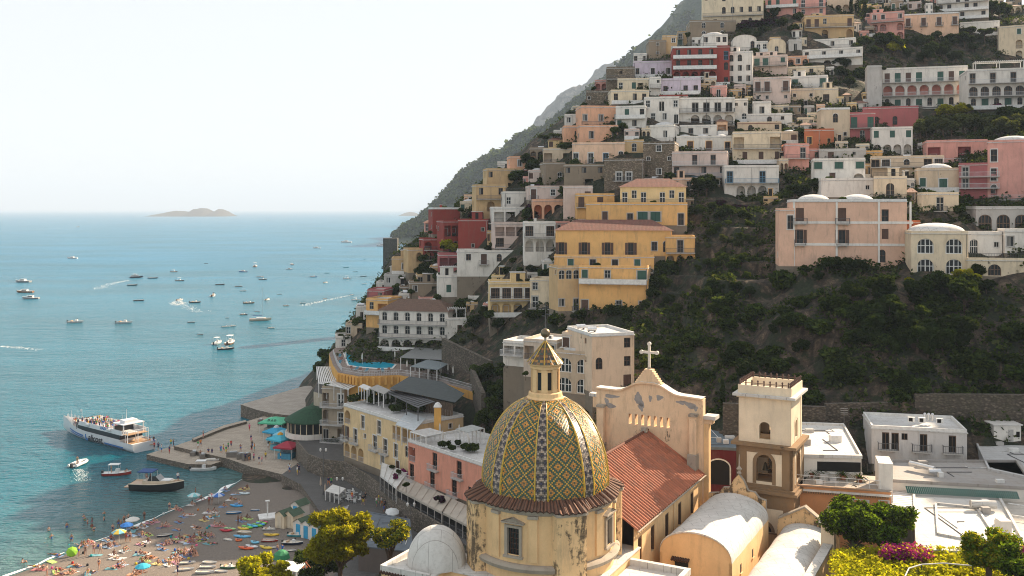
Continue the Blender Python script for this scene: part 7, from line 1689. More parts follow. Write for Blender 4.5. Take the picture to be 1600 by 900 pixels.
def person(p, pose, where, group, rz=None, dressed=False, scale=1.0, nocrop=False):
    bare = 0 if dressed else PR_.choice([1, 1, 2]); top = PR_.choice(NAMES+['white', 'white', 'black', 'navy', 'navy', 'black']); bot = PR_.choice(NAMES+['black', 'navy', 'black', 'blue']); sk = PR_.choice([0, 0, 1, 2, 3] if not dressed else [0, 1, 2]); hr = PR_.choice([0, 0, 1, 2])
    lab = 'person '+POSE[pose]+(' in '+top+' top' if dressed else ' in '+(bot+' trunks' if bare == 1 else top+' and '+bot+' swimwear'))
    o = link('person', body(pose, bare, top, bot, sk, hr), None, p, PR_.random()*6.28 if rz is None else rz, (scale*1.05,)*3)
    tag(o, lab+' '+where, 'person', group); PEOPLE.append(o); return o
BLM = [(197,828,'by the blue parasol'),(206,818,'by the white parasol'),(186,838,'by the striped parasol'),(111,855,'by the lime parasol'),(303,780,'by the pale blue parasol'),(340,782,'by the shaded blue parasol'),(222,895,'near the bottom turquoise parasol'),(258,838,'beside the dark covered boat'),(291,885,'by the white dinghies'),(353,830,'by the red kayak'),(30,885,'at the left end of the beach'),(250,865,'in the middle of the beach'),(320,840,'on the pebbles mid beach'),(150,880,'at the bottom of the beach'),(395,775,'on the shaded sand'),(285,795,'near the waterline')]
def bnear(px, py): return min(BLM, key=lambda l: (l[0]-px)**2+(l[1]-py)**2*2)[2]
def ground_at(px, py):
    z = 1.2
    for _ in range(12):
        x, y, _z = PZ(px, py, z); z = z*.5+.5*max(-.9, beach_z(x, y))
    return PZ(px, py, z)
Z1 = lambda x, y: (x/6.4, 760+y/6.4)
Z2 = lambda x, y: (250+x/6.4, 760+y/6.4)
Z3 = lambda x, y: (220+x/6.154, 640+y/6.154)
Z5 = lambda x, y: (440+x/4.09, 680+y/4.09)
GB = 'people on the beach'; towels = []
st1 = [(1128,475),(1443,345),(1262,555),(1300,555),(990,835),(853,695),(938,675),(1005,672),(790,700),(1185,425),(1210,432),(470,900)]
for i, (x, y) in enumerate(st1): px, py = Z1(x, y); person(ground_at(px, py), ('stand', 'walk', 'arms')[i % 3], bnear(px, py), GB)
for i, (x, y) in enumerate([(95,250),(490,185),(520,180),(780,385),(1175,690),(1225,690),(175,890)]): px, py = Z2(x, y); person(ground_at(px, py), ('stand', 'arms')[i % 2], bnear(px, py), GB, dressed=i > 4)
wat = [(1240,365),(1283,350),(715,550),(1042,290),(1040,340),(877,372),(920,352),(848,345),(918,410),(940,445),(668,405),(513,520),(487,447),(838,322)]
for i, (x, y) in enumerate(wat):
    px, py = Z1(x, y); d = .35 if i < 2 else (.5 if i == 2 else .95); p = PZ(px, py, 0); person((p[0], p[1], -d), ('stand', 'arms')[i % 2], 'in the shallow water', 'bathers in the shallows')
px, py = Z2(355, 90); p = PZ(px, py, 0); person((p[0], p[1], -.2), 'walk', 'wading near the big wooden boat', 'bathers in the shallows')
s1 = [(540,690),(575,695),(340,810),(385,835),(880,575),(920,565),(790,600),(815,595),(1070,545),(1110,530),(1100,605),(1140,595),(1260,645),(1240,655),(1410,585),(1480,560),(1420,495),(1440,475),(1490,485),(1410,415),(1440,398),(1140,690),(1150,725),(1120,825),(1180,805),(1220,785),(740,800),(790,800),(730,855),(880,875),(920,858),(560,860),(600,835),(1400,685),(1440,675),(1420,760),(1460,745),(1510,712),(1580,780),(1380,872),(1340,885),(1250,892),(610,885),(430,835),(225,780),(1320,430),(1350,420),(1500,370),(1540,360),(700,870),(1080,610),(840,590)]
s2 = [(160,230),(200,235),(320,190),(410,135),(235,305),(300,290),(190,362),(60,400),(20,412),(175,440),(480,268),(540,262),(440,342),(500,312),(540,302),(640,208),(545,395),(600,400),(350,412),(380,417),(220,522),(240,547),(280,502),(310,512),(340,522),(390,492),(410,517),(450,502),(480,512),(510,507),(330,567),(300,572),(490,578),(530,578),(20,592),(60,582),(90,577),(30,632),(180,672),(210,682),(250,662),(290,652),(320,642),(150,712),(200,722),(240,702),(300,692),(350,682),(60,752),(110,742),(160,762),(90,792),(650,42),(870,22),(830,32),(710,142),(740,132),(760,82),(790,177),(810,347),(870,327),(520,92),(150,562),(120,552),(260,560),(360,545),(420,545),(190,530)]
TW = {'white': (.58, .56, .53), 'blue': (.04, .14, .32), 'red': (.34, .04, .04), 'yellow': (.48, .36, .07), 'turquoise': (.06, .28, .32), 'pink': (.44, .16, .22), 'orange': (.46, .17, .05), 'navy': (.02, .03, .10), 'lime': (.3, .45, .05), 'pale blue': (.30, .45, .6)}
TWM = {}
for k, c in TW.items():
    m = new_mat('towel'); wv = N(m, 'ShaderNodeTexWave'); wv.inputs['Scale'].default_value = 1.6; L(m, coords(m), wv.inputs['Vector']); L(m, mix(m, ramp(m, wv.outputs['Fac'], [(.45, 0), (.5, .35)]), c, (.6, .6, .58)), bsdf(m).inputs['Base Color']); bsdf(m).inputs['Roughness'].default_value = .95
    mb = MB(); g = [[(-.48+.96*i/5, -1.0+2.0*j/8, .03+.03*math.sin(i*1.9+j)) for i in range(6)] for j in range(9)]; mb.grid(g, m); TWM[k] = mb.mesh('towel')
def towel(p, rz, px, py, k=None):
    k = k or PR_.choice(['white', 'white', 'blue', 'red', 'yellow', 'turquoise', 'pink', 'orange', 'navy', 'lime', 'pale blue', 'white'])
    tag(link('towel', TWM[k], None, (p[0], p[1], p[2]+.02), rz), k+' beach towel '+bnear(px, py), 'towel', 'towels on the beach')
for i, (zz, lst) in enumerate(((Z1, s1), (Z2, s2))):
    for (x, y) in lst:
        px, py = zz(x, y)
        if py > 899: continue
        p = ground_at(px, py); rz = R(PR_.gauss(-115, 22)); pose = 'lie' if PR_.random() < .55 else 'sit'
        towel(p, rz, px, py)
        person((p[0], p[1], p[2]+.07), pose, bnear(px, py), GB, rz if pose == 'lie' else rz+R(180))
        if PR_.random() < .03:
            px2, py2 = px+PR_.uniform(2, 6), py+PR_.uniform(-4, 4); p = ground_at(px2, py2)
            if py2 < 895: person((p[0], p[1], p[2]+.02), PR_.choice(['sit', 'lie']), bnear(px2, py2), GB, rz+R(180))
for (x, y) in [(520,755),(560,600),(1330,450),(1320,492),(960,690),(1200,725),(1085,470)]: px, py = Z1(x, y); p = ground_at(px, py); towel(p, PR_.random()*3, px, py)
def bags(n):
    for i in range(n):
        px, py = PR_.uniform(60, 330), 0; py = PR_.uniform(840-(px-60)*.2, 895); p = ground_at(px, py); k = PR_.choice(NAMES)
        mb = MB(); mb.lathe([(.16, 0), (.2, .1), (.17, .28), (.06, .36)], CM[k], 8); tag(mb.build('beach_bag', None, p, PR_.random()*6), k+' beach bag on the pebbles '+bnear(px, py), 'bag', 'bags on the beach')
bags(34)
GQ = 'people on the quay and promenade'
for i, (x, y, z) in enumerate([(130,385,1.2),(168,390,1.2),(200,410,1.2),(275,425,1.2),(290,355,2),(315,360,2),(550,372,2),(575,358,2),(600,275,2.6),(650,445,1.2),(685,448,1.2),(575,465,1.2),(770,420,2),(795,408,2),(820,425,2),(840,385,2),(868,368,2),(960,408,2),(1060,312,2),(1070,372,2),(1065,410,2),(1092,400,2),(1005,495,2),(1040,500,2),(1087,492,2),(1137,525,2),(1165,525,2),(1200,482,2),(1045,205,2),(1430,602,2.6),(1505,602,2.6),(1520,612,2.6),(1345,490,2),(1225,370,2),(1240,350,2)]):
    px, py = Z3(x, y); person(PZ(px, py, z), ('stand', 'walk', 'arms')[i % 3], 'on the lower landing' if z < 1.5 else ('on the sunny part of the quay' if px < 370 else 'on the shaded paving near the stalls'), GQ, dressed=i not in (11, 17))
for i, (x, y) in enumerate([(50,235),(100,255),(610,385),(605,455),(520,445),(535,425),(640,455),(660,475),(745,495),(770,535),(830,515),(790,555),(770,490),(690,475),(300,325),(318,325),(380,275),(800,575),(820,505),(625,437),(560,310),(575,322),(655,490),(700,520),(450,420),(720,505),(845,540)]):
    px, py = Z5(x, y); person(PZ(px, py, 2.6), ('walk', 'stand')[i % 2], 'on the shaded promenade below the hotels', GQ, dressed=True)
# ---- parasols
def rp(px, py): return ground_at(px, py)
WHc = (.62, .60, .55)
parasol('bright blue parasol on the beach between the white and striped ones', rp(198, 836), (.02, .16, .50), 1.1, 2.1)
parasol('cream white parasol on the beach near the waterline', rp(207, 827), WHc, 1.2, 2.1)
parasol('striped yellow and blue parasol on the beach', rp(186, 847), (.6, .42, .06), 1.2, 2.1, m2=simple('parasol_cloth', (.15, .40, .50), .8))
parasol('lime green parasol leaning on its side', rp(113, 866), (.22, .46, .02), .85, 1.4, tilt=48)
parasol('turquoise parasol at the bottom edge of the beach', rp(223, 903), (.03, .38, .52), 1.1, 2.1)
parasol('white and turquoise parasol beside the shoreline', rp(303, 787), (.5, .58, .58), 1.2, 2.0, m2=simple('parasol_cloth', (.20, .50, .52), .8))
parasol('blue and white parasol at the edge of the shade', rp(341, 787), (.03, .13, .42), 1.2, 2.0, m2=simple('parasol_cloth', (.45, .5, .6), .8))
parasol('closed pale parasol by the boat ramp', rp(501, 770), (.45, .36, .28), closed=True, hgt=2.9); parasol('second closed pale parasol by the boat ramp', rp(508, 780), (.45, .36, .28), closed=True, hgt=2.9)
parasol('white parasol on the shaded promenade', PZ(612, 815, 2.6), (.6, .62, .62), 1.2, 2.3, tilt=15)
# ---- boats
def loft(mb, st, m, deck=None, inner=0, cap=True):
    """st: stations (x, halfbeam, keel z, sheer z); hull skin, plus deck colour or an open inside"""
    K = 7; rows = []
    for x, hb, zk, zs in st:
        row = []
        for i in range(2*K+1):
            t = (i-K)/K; a = abs(t); y = hb*(a**.55)*(1 if t > 0 else -1) if a else 0; z = zk+(zs-zk)*(a**2.2)
            row.append((x, y, z))
        rows.append(row)
    mb.grid(rows, m, flip=True)
    x, hb, zk, zs = st[0]; mb.q([p for p in rows[0]], m)
    if deck: 
        for a, b in zip(st, st[1:]): mb.q([(a[0], -a[1]*.97, a[3]-inner), (b[0], -b[1]*.97, b[3]-inner), (b[0], b[1]*.97, b[3]-inner), (a[0], a[1]*.97, a[3]-inner)], deck)
def stations(Lb, hb, free, draft=.25, bow=.5, n=11):
    out = []
    for i in range(n):
        t = i/(n-1); w_ = hb*(min(1, .86+.4*t) if t < .4 else max(0.0, 1-((t-.4)/.6)**2.4)) ; out.append((-Lb/2+Lb*t+(.0), max(w_, .01), -draft*(1-t**3)+ (free*.4*t**6), free+bow*t**2.5))
    return out
BM = {k: simple('hull_'+k, v, .35, 0, .08, 1) for k, v in {'white': (.66, .66, .64), 'red': (.35, .03, .02), 'blue': (.03, .17, .38), 'navy': (.01, .02, .05), 'dark': (.02, .02, .022), 'wood': (.25, .11, .04), 'turquoise': (.05, .36, .42), 'grey': (.28, .29, .29), 'cream': (.58, .50, .38), 'teak': (.45, .28, .15), 'green': (.04, .15, .08)}.items()}
BPROT = {}
def small_boat(kind, hull, Lb):
    k = (kind, hull)
    if k in BPROT: return BPROT[k]
    t = link('proto', None); parts = []
    hb = Lb*(.17 if kind != 'yacht' else .15); fr = Lb*(.09 if kind != 'row' else .085)
    mb = MB(); inn = fr*.45; st = stations(Lb, hb, fr, .3, fr*.55); loft(mb, st, BM[hull], BM['cream'] if kind in ('row', 'motor') else BM['white'], inn if kind in ('row',) else fr*.12); link('hull', mb.mesh('hull', True), t)
    mb = MB()
    for a, b in zip(st, st[1:]):
        for s_ in (-1, 1): mb.tube((a[0], s_*a[1], a[3]), (b[0], s_*b[1], b[3]), .06, .06, BM['white'], 5, False)
    link('gunwale', mb.mesh('gunwale'), t)
    if kind == 'row':
        mb = MB()
        for x in (-Lb*.25, 0, Lb*.2): mb.box(x-.12, -hb*.88, fr*.55, x+.12, hb*.88, fr*.62, BM['teak'])
        link('bench', mb.mesh('bench'), t)
    if kind == 'motor':
        mb = MB(); mb.box(-.1, -hb*.4, fr*.9, Lb*.14, hb*.4, fr+.75, BM['white']); mb.q([(Lb*.14, -hb*.4, fr+.7), (Lb*.14, hb*.4, fr+.7), (Lb*.10, hb*.4, fr+1.2), (Lb*.10, -hb*.4, fr+1.2)], GL); mb.box(-Lb*.3, -hb*.7, fr*.9, -Lb*.2, hb*.7, fr+.35, BM['teak']); link('console', mb.mesh('console'), t)
        mb = MB(); mb.box(-Lb/2-.3, -.2, -.2, -Lb/2+.1, .2, fr+.5, BM['dark']); link('outboard', mb.mesh('outboard'), t)
    if kind == 'canopy':
        mb = MB(); mb.box(-Lb*.28, -hb*.75, fr+1.75, Lb*.1, hb*.75, fr+1.85, BM['white'])
        for x in (-Lb*.26, Lb*.08):
            for y in (-hb*.7, hb*.7): mb.tube((x, y, fr*.8), (x, y, fr+1.75), .035, .035, M_metal, 5)
        link('sunroof', mb.mesh('sunroof'), t); mb = MB(); mb.box(-.3, -hb*.35, fr*.9, Lb*.08, hb*.35, fr+.8, BM['white']); link('console', mb.mesh('console'), t)
        mb = MB(); mb.box(-Lb/2-.3, -.2, -.2, -Lb/2+.1, .2, fr+.5, BM['dark']); link('outboard', mb.mesh('outboard'), t)
    if kind == 'cabin':
        mb = MB(); mb.prism([(-Lb*.15, -hb*.62), (Lb*.2, -hb*.5), (Lb*.26, 0), (Lb*.2, hb*.5), (-Lb*.15, hb*.62)], fr*.9, fr+Lb*.10, BM['white']); mb.box(-Lb*.12, -hb*.63, fr+Lb*.04, Lb*.14, hb*.63, fr+Lb*.08, GL); mb.box(-Lb*.17, -hb*.55, fr+Lb*.1, Lb*.1, hb*.55, fr+Lb*.115, BM['white']); link('cabin', mb.mesh('cabin'), t)
    BPROT[k] = t; return t
def put_boat(kind, hull, lab, px, py, Lpx, head, z=0, beach=None, cat='boat', grp='boats moored off the beach', nm=None):
    pr_ = small_boat(kind, hull, 6.0); p = PZ(px, py, z) if beach is None else ground_at(px, py)
    Lw = Lpx*p[1]/F/max(.35, abs(math.cos(R(head)))+.25*abs(math.sin(R(head)))); c = copy_as(pr_, p if beach is None else (p[0], p[1], p[2]+.15*Lw/6), R(head), lab, grp, Lw/6.0)
    c.name = nm or {'row': 'rowing_boat', 'motor': 'motorboat', 'canopy': 'motorboat', 'cabin': 'cabin_cruiser'}[kind]; c['category'] = cat; return c
SEAB = [('cabin','grey',36,441,26,170,'low grey open cruiser farthest left'),('cabin','wood',39,457,26,175,'dark wooden cruiser with cream cabin at the left'),('cabin','grey',48,467,26,180,'grey hulled cruiser with white cabin at the left'),('motor','white',118,504,24,10,'white inflatable motorboat left of centre'),('motor','white',194,505,25,12,'white inflatable with driver left of centre'),('cabin','white',113,404,16,180,'small cream motorboat far out left'),
 ('row','navy',239,435,16,0,'slim brown motorboat beside the big white yacht'),('row','dark',207,446,16,0,'dark open boat in front of the big white yacht'),('canopy','wood',272,425,11,0,'small red brown cruiser right of the yacht'),('canopy','dark',281,439,13,0,'dark cruiser with pale roof right of the yacht'),('row','dark',217,470,16,0,'thin dark rowing boat on open water'),('motor','dark',305,473,17,0,'dark rib with outboard near the wake'),('row','grey',299,504,12,5,'small pale boat right of the inflatable'),('row','grey',313,523,9,5,'tiny grey dinghy left of the sail boat'),
 ('motor','white',281,469,9,60,'little speedboat at the head of a curling wake'),('row','dark',322,412,6,0,'tiny dark boat far out'),('canopy','wood',399,417,6,90,'small red brown boat seen end on'),('cabin','blue',380,425,14,180,'blue cruiser with a short mast'),('row','dark',407,433,12,0,'thin dark boat above a dark cruiser'),('canopy','dark',411,437,12,0,'dark cruiser below the thin dark boat'),('row','dark',344,445,14,0,'long dark open boat with mast'),('row','grey',373,448,12,0,'grey open boat near the long dark one'),('row','grey',380,455,10,0,'pale open boat below the grey one'),('motor','white',333,463,7,90,'small white boat seen from behind'),
 ('cabin','dark',456,414,9,120,'dark hulled cruiser ahead of a white one'),('cabin','white',452,421,11,0,'white cruiser in front of the dark one'),('cabin','white',495,388,12,180,'white motor cruiser farther out'),('cabin','white',541,379,17,180,'long white motor yacht far out'),('cabin','white',597,385,18,180,'grey white yacht by the headland tower'),('row','turquoise',541,418,9,0,'small pale turquoise boat near the headland'),('row','turquoise',555,425,8,0,'tiny turquoise boat near the headland'),('row','turquoise',511,427,8,0,'small blue green open boat'),
 ('motor','blue',490,433,11,0,'blue white motorboat mid sea'),('motor','white',509,442,7,60,'small white boat right of the blue white one'),('canopy','white',543,436,13,0,'white boat with pink canopy'),('row','dark',568,432,10,0,'thin dark boat close to the headland'),('row','turquoise',570,405,5,0,'tiny boat far out by the headland'),('row','white',437,460,8,0,'little white dinghy with dark rim'),('motor','white',418,469,7,80,'small white boat seen end on'),('motor','wood',447,478,8,10,'short brown motorboat'),('row','grey',473,474,9,15,'grey open boat heading right'),('motor','wood',508,467,6,0,'little brown speedboat trailing a faint wake'),('motor','white',550,461,7,0,'small white speedboat near the coast'),('canopy','white',556,469,12,0,'white cruiser partly hidden by the coast'),('row','white',569,444,8,0,'little white boat tucked by the coast'),
 ('motor','wood',389,474,17,0,'long grey motorboat'),('row','white',402,487,9,0,'white dinghy left of the sailing boat'),('motor','dark',381,492,12,0,'red trimmed dark boat'),('row','wood',355,497,6,0,'very small brown boat'),('motor','white',353,511,12,15,'white rib side by side with another'),('motor','white',364,510,10,25,'second white rib side by side'),('row','white',393,505,6,0,'tiny white tender'),('motor','white',424,513,11,15,'white speedboat right of the sailing boat'),('canopy','white',340,537,11,75,'white boat seen from behind near two others'),('canopy','wood',360,537,12,90,'brown boat with sunshade seen from behind'),('motor','dark',353,546,25,10,'dark grey rib nearest of the moored boats'),('row','white',420,344,5,0,'tiny boat on the horizon side'),('motor','white',122,355,6,0,'tiny speedboat at the head of the long wake')]
for kind, hull, px, py, L_, hd, lab in SEAB: put_boat(kind, hull, lab+' on the sea', px, py, L_, hd+random.uniform(-6, 6), cat='boat')
# white yacht with decks
YT = t = thing('yacht', 'white double decked motor yacht with dark hull among the moored boats', 'yacht', PZ(213, 434, 0), R(20)); mb = MB(); loft(mb, stations(20, 2.9, 2.2, .3, 1.0), BM['navy'], BM['white'], .1); mb.build('hull', t, smooth=True)
mb = MB(); mb.box(-8, -2.4, 2.1, 4, 2.4, 4.3, BM['white']); mb.box(-7.5, -2.42, 2.9, 3.5, 2.42, 3.8, GL); mb.box(-7, -1.9, 4.3, 1, 1.9, 4.45, BM['white']); mb.box(-4, -1.6, 4.45, 0, 1.6, 6.2, BM['white']); mb.box(-6.5, -1.9, 6.2, .5, 1.9, 6.35, BM['white']); mb.build('superstructure', t)
mb = MB(); mb.tube((-3, 0, 6.3), (-3, 0, 9), .1, .05, BM['white'], 6); mb.build('mast', t); YT.scale = (.5, .5, .5)
# sailing boat
t = thing('sailing_boat', 'white sailing boat with a tall bare mast at anchor', 'sailing boat', PZ(407, 501, 0), R(12)); mb = MB(); loft(mb, stations(10.5, 1.6, 1.0, .3, .4), BM['cream'], BM['teak'], .05); mb.build('hull', t, smooth=True)
mb = MB(); mb.prism([(-2, -.9), (2, -.7), (2.6, 0), (2, .7), (-2, .9)], 1.0, 1.55, BM['white']); mb.build('cabin', t); mb = MB(); mb.tube((.8, 0, 1.2), (.8, 0, 16.5), .1, .06, M_metal, 6); mb.tube((.8, 0, 2.4), (-4, 0, 2.4), .08, .06, M_metal, 6); mb.tube((-3.8, 0, 2.6), (.7, 0, 2.6), .16, .16, BM['blue'], 6); mb.build('mast', t)
mb = MB()
for a, b in (((5.4, 0, 1.3), (.8, 0, 16)), ((-5.2, 0, 1.1), (.8, 0, 16.4)), ((.8, 1.5, 1.1), (.8, 0, 13)), ((.8, -1.5, 1.1), (.8, 0, 13))): mb.tube(a, b, .02, .02, M_rail, 3)
mb.build('rigging', t)
# wakes: streaks of foam lying on the water
def wake(lab, pts_, w0, w1):
    W = [Vector((*PZ(a, b, .05)[:2], .06)) for a, b in pts_]; mb = MB(); n = 40; rs_ = random.Random(int(pts_[0][0]))
    tot = []; 
    for i in range(n*len(W[1:])):
        f = i/n; k = int(f); f -= k; p = W[k].lerp(W[k+1], f); d = (W[k+1]-W[k]).normalized(); nn = Vector((-d.y, d.x, 0)); g = i/(n*(len(W)-1)); ww = w0+(w1-w0)*g
        for _ in range(3):
            o = nn*rs_.gauss(0, .38)*ww; l = rs_.uniform(.3, 1.0)*(W[1]-W[0]).length/n*1.2; q_ = p+o; s = nn*ww*rs_.uniform(.04, .12)*(1-.6*g); mb.q([q_-d*l-s*.2, q_-s, q_+d*l, q_+s], foam)
    tag(mb.build('wake'), lab, 'wake', kind='stuff')
wake('long thin white wake of a distant speedboat', [(121,355.5),(60,358.5),(0,361)], 5, 14)
wake('broad white wake entering at the left edge', [(0,541),(30,543),(62,547)], 2.4, 3.5)
wake('curling wake behind the little speedboat', [(281,469),(286,475),(312,488)], 1.5, 7); wake('foam around the turning speedboat', [(283,468),(270,473),(276,477),(288,472)], 3.5, 3.5); wake('faint wake of the speedboat near the coast', [(549,461),(510,469),(470,478)], 1.0, 5); wake('churned foam behind the dinghy by the ferry', [(122,733),(128,741),(128,752)], 1.0, 2.5); wake('broad ripple wake left of the white yacht', [(200,438),(175,443),(150,452)], 2, 9)
# ---- ferry
FB = Vector(PZ(207, 709, 0)); FD = Vector((-.80, .60, 0)); beam = 6.2; Lf = 34.0
fc_ = FB+FD*(Lf/2)+Vector((.60, .80, 0))*beam/2; fz = math.atan2(.60, -.80)
ferry = thing('ferry', 'white passenger ferry with blue stripes packed with people on deck', 'ferry', (fc_.x, fc_.y, 0), fz)
FW = simple('ferry_paint', (.64, .65, .66), .3, 0, .06, .6); FBl = simple('ferry_blue', (.02, .14, .40), .35); FK = simple('ferry_black', (.012, .014, .02), .3)
st = []
for i in range(17):
    t_ = i/16; hb = beam/2*(1 if t_ < .62 else max(.012, 1-((t_-.62)/.38)**1.9)); st.append((-Lf/2+Lf*t_+(1.6 if t_ == 1 else 0), hb, -.6*(1-t_**6)+(.6 if t_ == 1 else 0), 2.0+1.5*t_**2.6))
mb = MB(); K = 8; rows = []
for x, hb, zk, zs in st:
    row = []
    for i in range(2*K+1):
        u = (i-K)/K; a = abs(u); fl = 1 if hb > 2.9 else 1; y = hb*min(1, (a*1.8)**.8 if a < .55 else 1)*(.90+.10*a)*(1 if u > 0 else -1); z = zk+(zs-zk)*max(0, (a-.25)/.75) if a > .25 else zk; row.append((x, y, z))
    rows.append(row)
mb.grid(rows, FW, flip=True); mb.q(rows[0], FW)
for a, b in zip(st, st[1:]): mb.q([(a[0], -a[1]*.97, min(a[3], 2.6)-.5), (b[0], -b[1]*.97, min(b[3], 2.6)-.5), (b[0], b[1]*.97, min(b[3], 2.6)-.5), (a[0], a[1]*.97, min(a[3], 2.6)-.5)], FW)
hull = mb.build('hull', ferry, smooth=True)
def hull_y(x, z): 
    t_ = (x+Lf/2)/Lf; hb = beam/2*(1 if t_ < .62 else max(.012, 1-((t_-.62)/.38)**1.9)); zk, zs = -.6, 2.0+1.5*t_**2.6; a = .25+.75*(z-zk)/(zs-zk); return hb*min(1, (a*1.8)**.8 if a < .55 else 1)*(.90+.10*a)
for side in (1, -1):
    for (xa, xb, za, zb_) in ((-13, -5.2, .55, .85), (-13.6, -5.2, .2, .42), (4.0, 12.4, .95, 1.28), (4.0, 11.8, .55, .78)):
        mb = MB(); n = 14; up = []; dn = []
        for i in range(n+1):
            x = xa+(xb-xa)*i/n; sl_ = .05*max(0, x-4) ; up.append((x, side*(hull_y(x, zb_+sl_)+.03), zb_+sl_)); dn.append((x, side*(hull_y(x, za+sl_)+.03), za+sl_))
        mb.grid([dn, up], FBl, flip=(side < 0)); mb.build('stripe', hull)
# superstructure
mb = MB(); sp = [(-11.5, -2.9), (7.5, -2.9), (9.5, -1.9), (9.5, 1.9), (7.5, 2.9), (-11.5, 2.9)]
mb.prism(sp, 1.5, 2.25, FW); mb.prism([(x*.995, y*.985) for x, y in sp], 2.25, 3.35, FK); mb.prism([(-12.5, -3.0), (6.2, -3.0), (8.6, -1.9), (8.6, 1.9), (6.2, 3.0), (-12.5, 3.0)], 3.35, 3.5, FW)
for y in (-3.0, 2.9): mb.box(-12.5, y, 3.5, 5.8, y+.1, 4.4, FW)
mb.box(5.8, -3.0, 3.5, 5.9, 3.0, 4.75, FW); sup = mb.build('superstructure', ferry)
mb = MB(); mb.q([(5.9, -2.6, 4.9), (9.6, -1.8, 3.6), (9.6, 1.8, 3.6), (5.9, 2.6, 4.9)], FW); mb.q([(5.9, -2.6, 4.75), (5.9, 2.6, 4.75), (9.6, 1.8, 3.45), (9.6, -1.8, 3.45)], FW); mb.prism([(9.4, -1.7), (9.9, -1.2), (9.9, 1.2), (9.4, 1.7)], 2.2, 3.4, FK); mb.build('bridge_roof', ferry)
mb = MB(); mb.box(-12.6, -2.7, 5.6, -8.2, 2.7, 5.75, FW); mb.box(-11.4, -1.6, 5.75, -9.4, 1.6, 6.4, FW)
for x in (-12.4, -8.4):
    for y in (-2.5, 2.5): mb.box(x-.1, y-.1, 3.5, x+.1, y+.1, 5.6, FW)
mb.box(-8.5, -2.4, 3.5, -8.4, 2.4, 5.0, FK); mb.build('aft_canopy', ferry)
mb = MB(); mb.box(-14.4, -2.8, 1.5, -11.5, 2.8, 1.7, BM['teak']); mb.box(-14.2, -2.6, 3.5, -12.5, 2.6, 3.6, BM['teak'])
for x in (-14.2, -13.3):
    for y in (-2.6, 0, 2.6): mb.box(x-.06, y-.06, 1.6, x+.06, y+.06, 4.5, FW)
mb.box(-14.25, -2.7, 4.4, -14.1, 2.7, 4.5, FW); mb.build('stern_deck', ferry)
mb = MB(); mb.tube((-9.5, 0, 6.4), (-9.5, 0, 8.6), .07, .04, FW, 6); mb.tube((7.8, 1.2, 4.2), (7.8, 1.2, 6.6), .05, .04, FW, 6); mb.box(7.85, 1.18, 6.0, 8.7, 1.22, 6.5, FW); mb.tube((14.8, 0, 3.4), (14.8, 0, 5.2), .05, .04, FW, 6); mb.tube((-10, 1.4, 6.3), (-10, 1.4, 7.4), .05, .04, FW, 6); mb.build('mast', ferry)
for x in (1.8, -7.4):
    mb = MB(); mb.lathe([(.0, -.6), (.3, -.6), (.36, -.3), (.36, .3), (.3, .6), (0, .6)], BM['white'], 12); o = mb.build('life_raft', ferry, (x, 3.05, 4.0), smooth=True); o.rotation_euler = (0, R(90), 0); o2 = link('life_raft', o.data, ferry, (x, -3.05, 4.0)); o2.rotation_euler = (0, R(90), 0)
mb = MB()
for i in range(26):
    t_ = .70+.30*i/26
    for s_ in (-1, 1):
        x = -Lf/2+Lf*t_; y = s_*beam/2*max(.012, 1-((t_-.62)/.38)**1.9)*.97; zs = 2.0+1.5*t_**2.6; mb.box(x-.03, y-.03, zs, x+.03, y+.03, zs+.75, FW)
mb.build('bow_railing', ferry)
def text_mesh(txt, size, m, italic=0, bold=.0):
    cu = bpy.data.curves.new('t', 'FONT'); cu.body = txt; cu.size = size; cu.shear = italic; cu.offset = bold; cu.extrude = .01; cu.align_x = 'CENTER'; cu.align_y = 'CENTER'
    o = bpy.data.objects.new('t', cu); COL.objects.link(o); dg = bpy.context.evaluated_depsgraph_get(); me = bpy.data.meshes.new_from_object(o.evaluated_get(dg)); bpy.data.objects.remove(o); me.materials.clear(); me.materials.append(m); me.name = 'lettering'; return me
def letter(txt, size, m, par, loc, rot, italic=0, bold=.02, sx=1.0, nm='lettering'):
    o = link(nm, text_mesh(txt, size, m, italic, bold), par, loc); o.rotation_euler = rot; o.scale = (sx, 1, 1); return o
# the camera sees the side facing -y of the world: ferry local +y is that side when turned by fz
side = 1
zc_ = 1.05
letter('alicost.', 2.05, FK, hull, (-1.5, side*(hull_y(-1, zc_)+.06), zc_), (R(90), 0, R(180)), .25, .045, 1.15)
mb = MB(); arc = [(2.9+.0, 1.75), (2.65, 1.7), (2.75, 1.2), (2.5, .85), (1.95, .62), (1.7, .9), (1.55, .55), (2.1, .2), (2.8, .38), (3.15, .9), (3.15, 1.5)]
mb.q([(x, side*(hull_y(2.5, .9)+.06), z) for x, z in arc][::-1], FBl); mb.build('emblem', hull)
letter('RAID', .95, FBl, sup, (-4.6, side*3.02, 3.98), (R(90), 0, R(180)), .3, .03, 1.1)
mb = MB(); mb.prism([(-6.9, 3.0), (-6.3, 3.0), (-6.3, 3.03), (-6.9, 3.03)], 3.85, 4.4, simple('crest_red', (.35, .04, .04), .5)); mb.build('crest', sup)
mb = MB(); mb.cbox((-15.6, -1.6, 1.35), (3.4, .9, .1), BM['teak'], ry=R(-6)); mb.build('gangway', ferry)
FM = Matrix.Translation(ferry.location) @ Matrix.Rotation(fz, 4, 'Z')
for i in range(56):
    x = PR_.uniform(-7.8, 5.4); y = PR_.choice([2.65, 2.3, 1.9, 1.2, .4, -.5, -1.4, -2.3])+PR_.uniform(-.2, .2); v = FM @ Vector((x, y, 3.52)); person(v, PR_.choice(['stand', 'arms', 'stand']), 'in the crowd on the ferry top deck', 'passengers on the ferry', dressed=True)
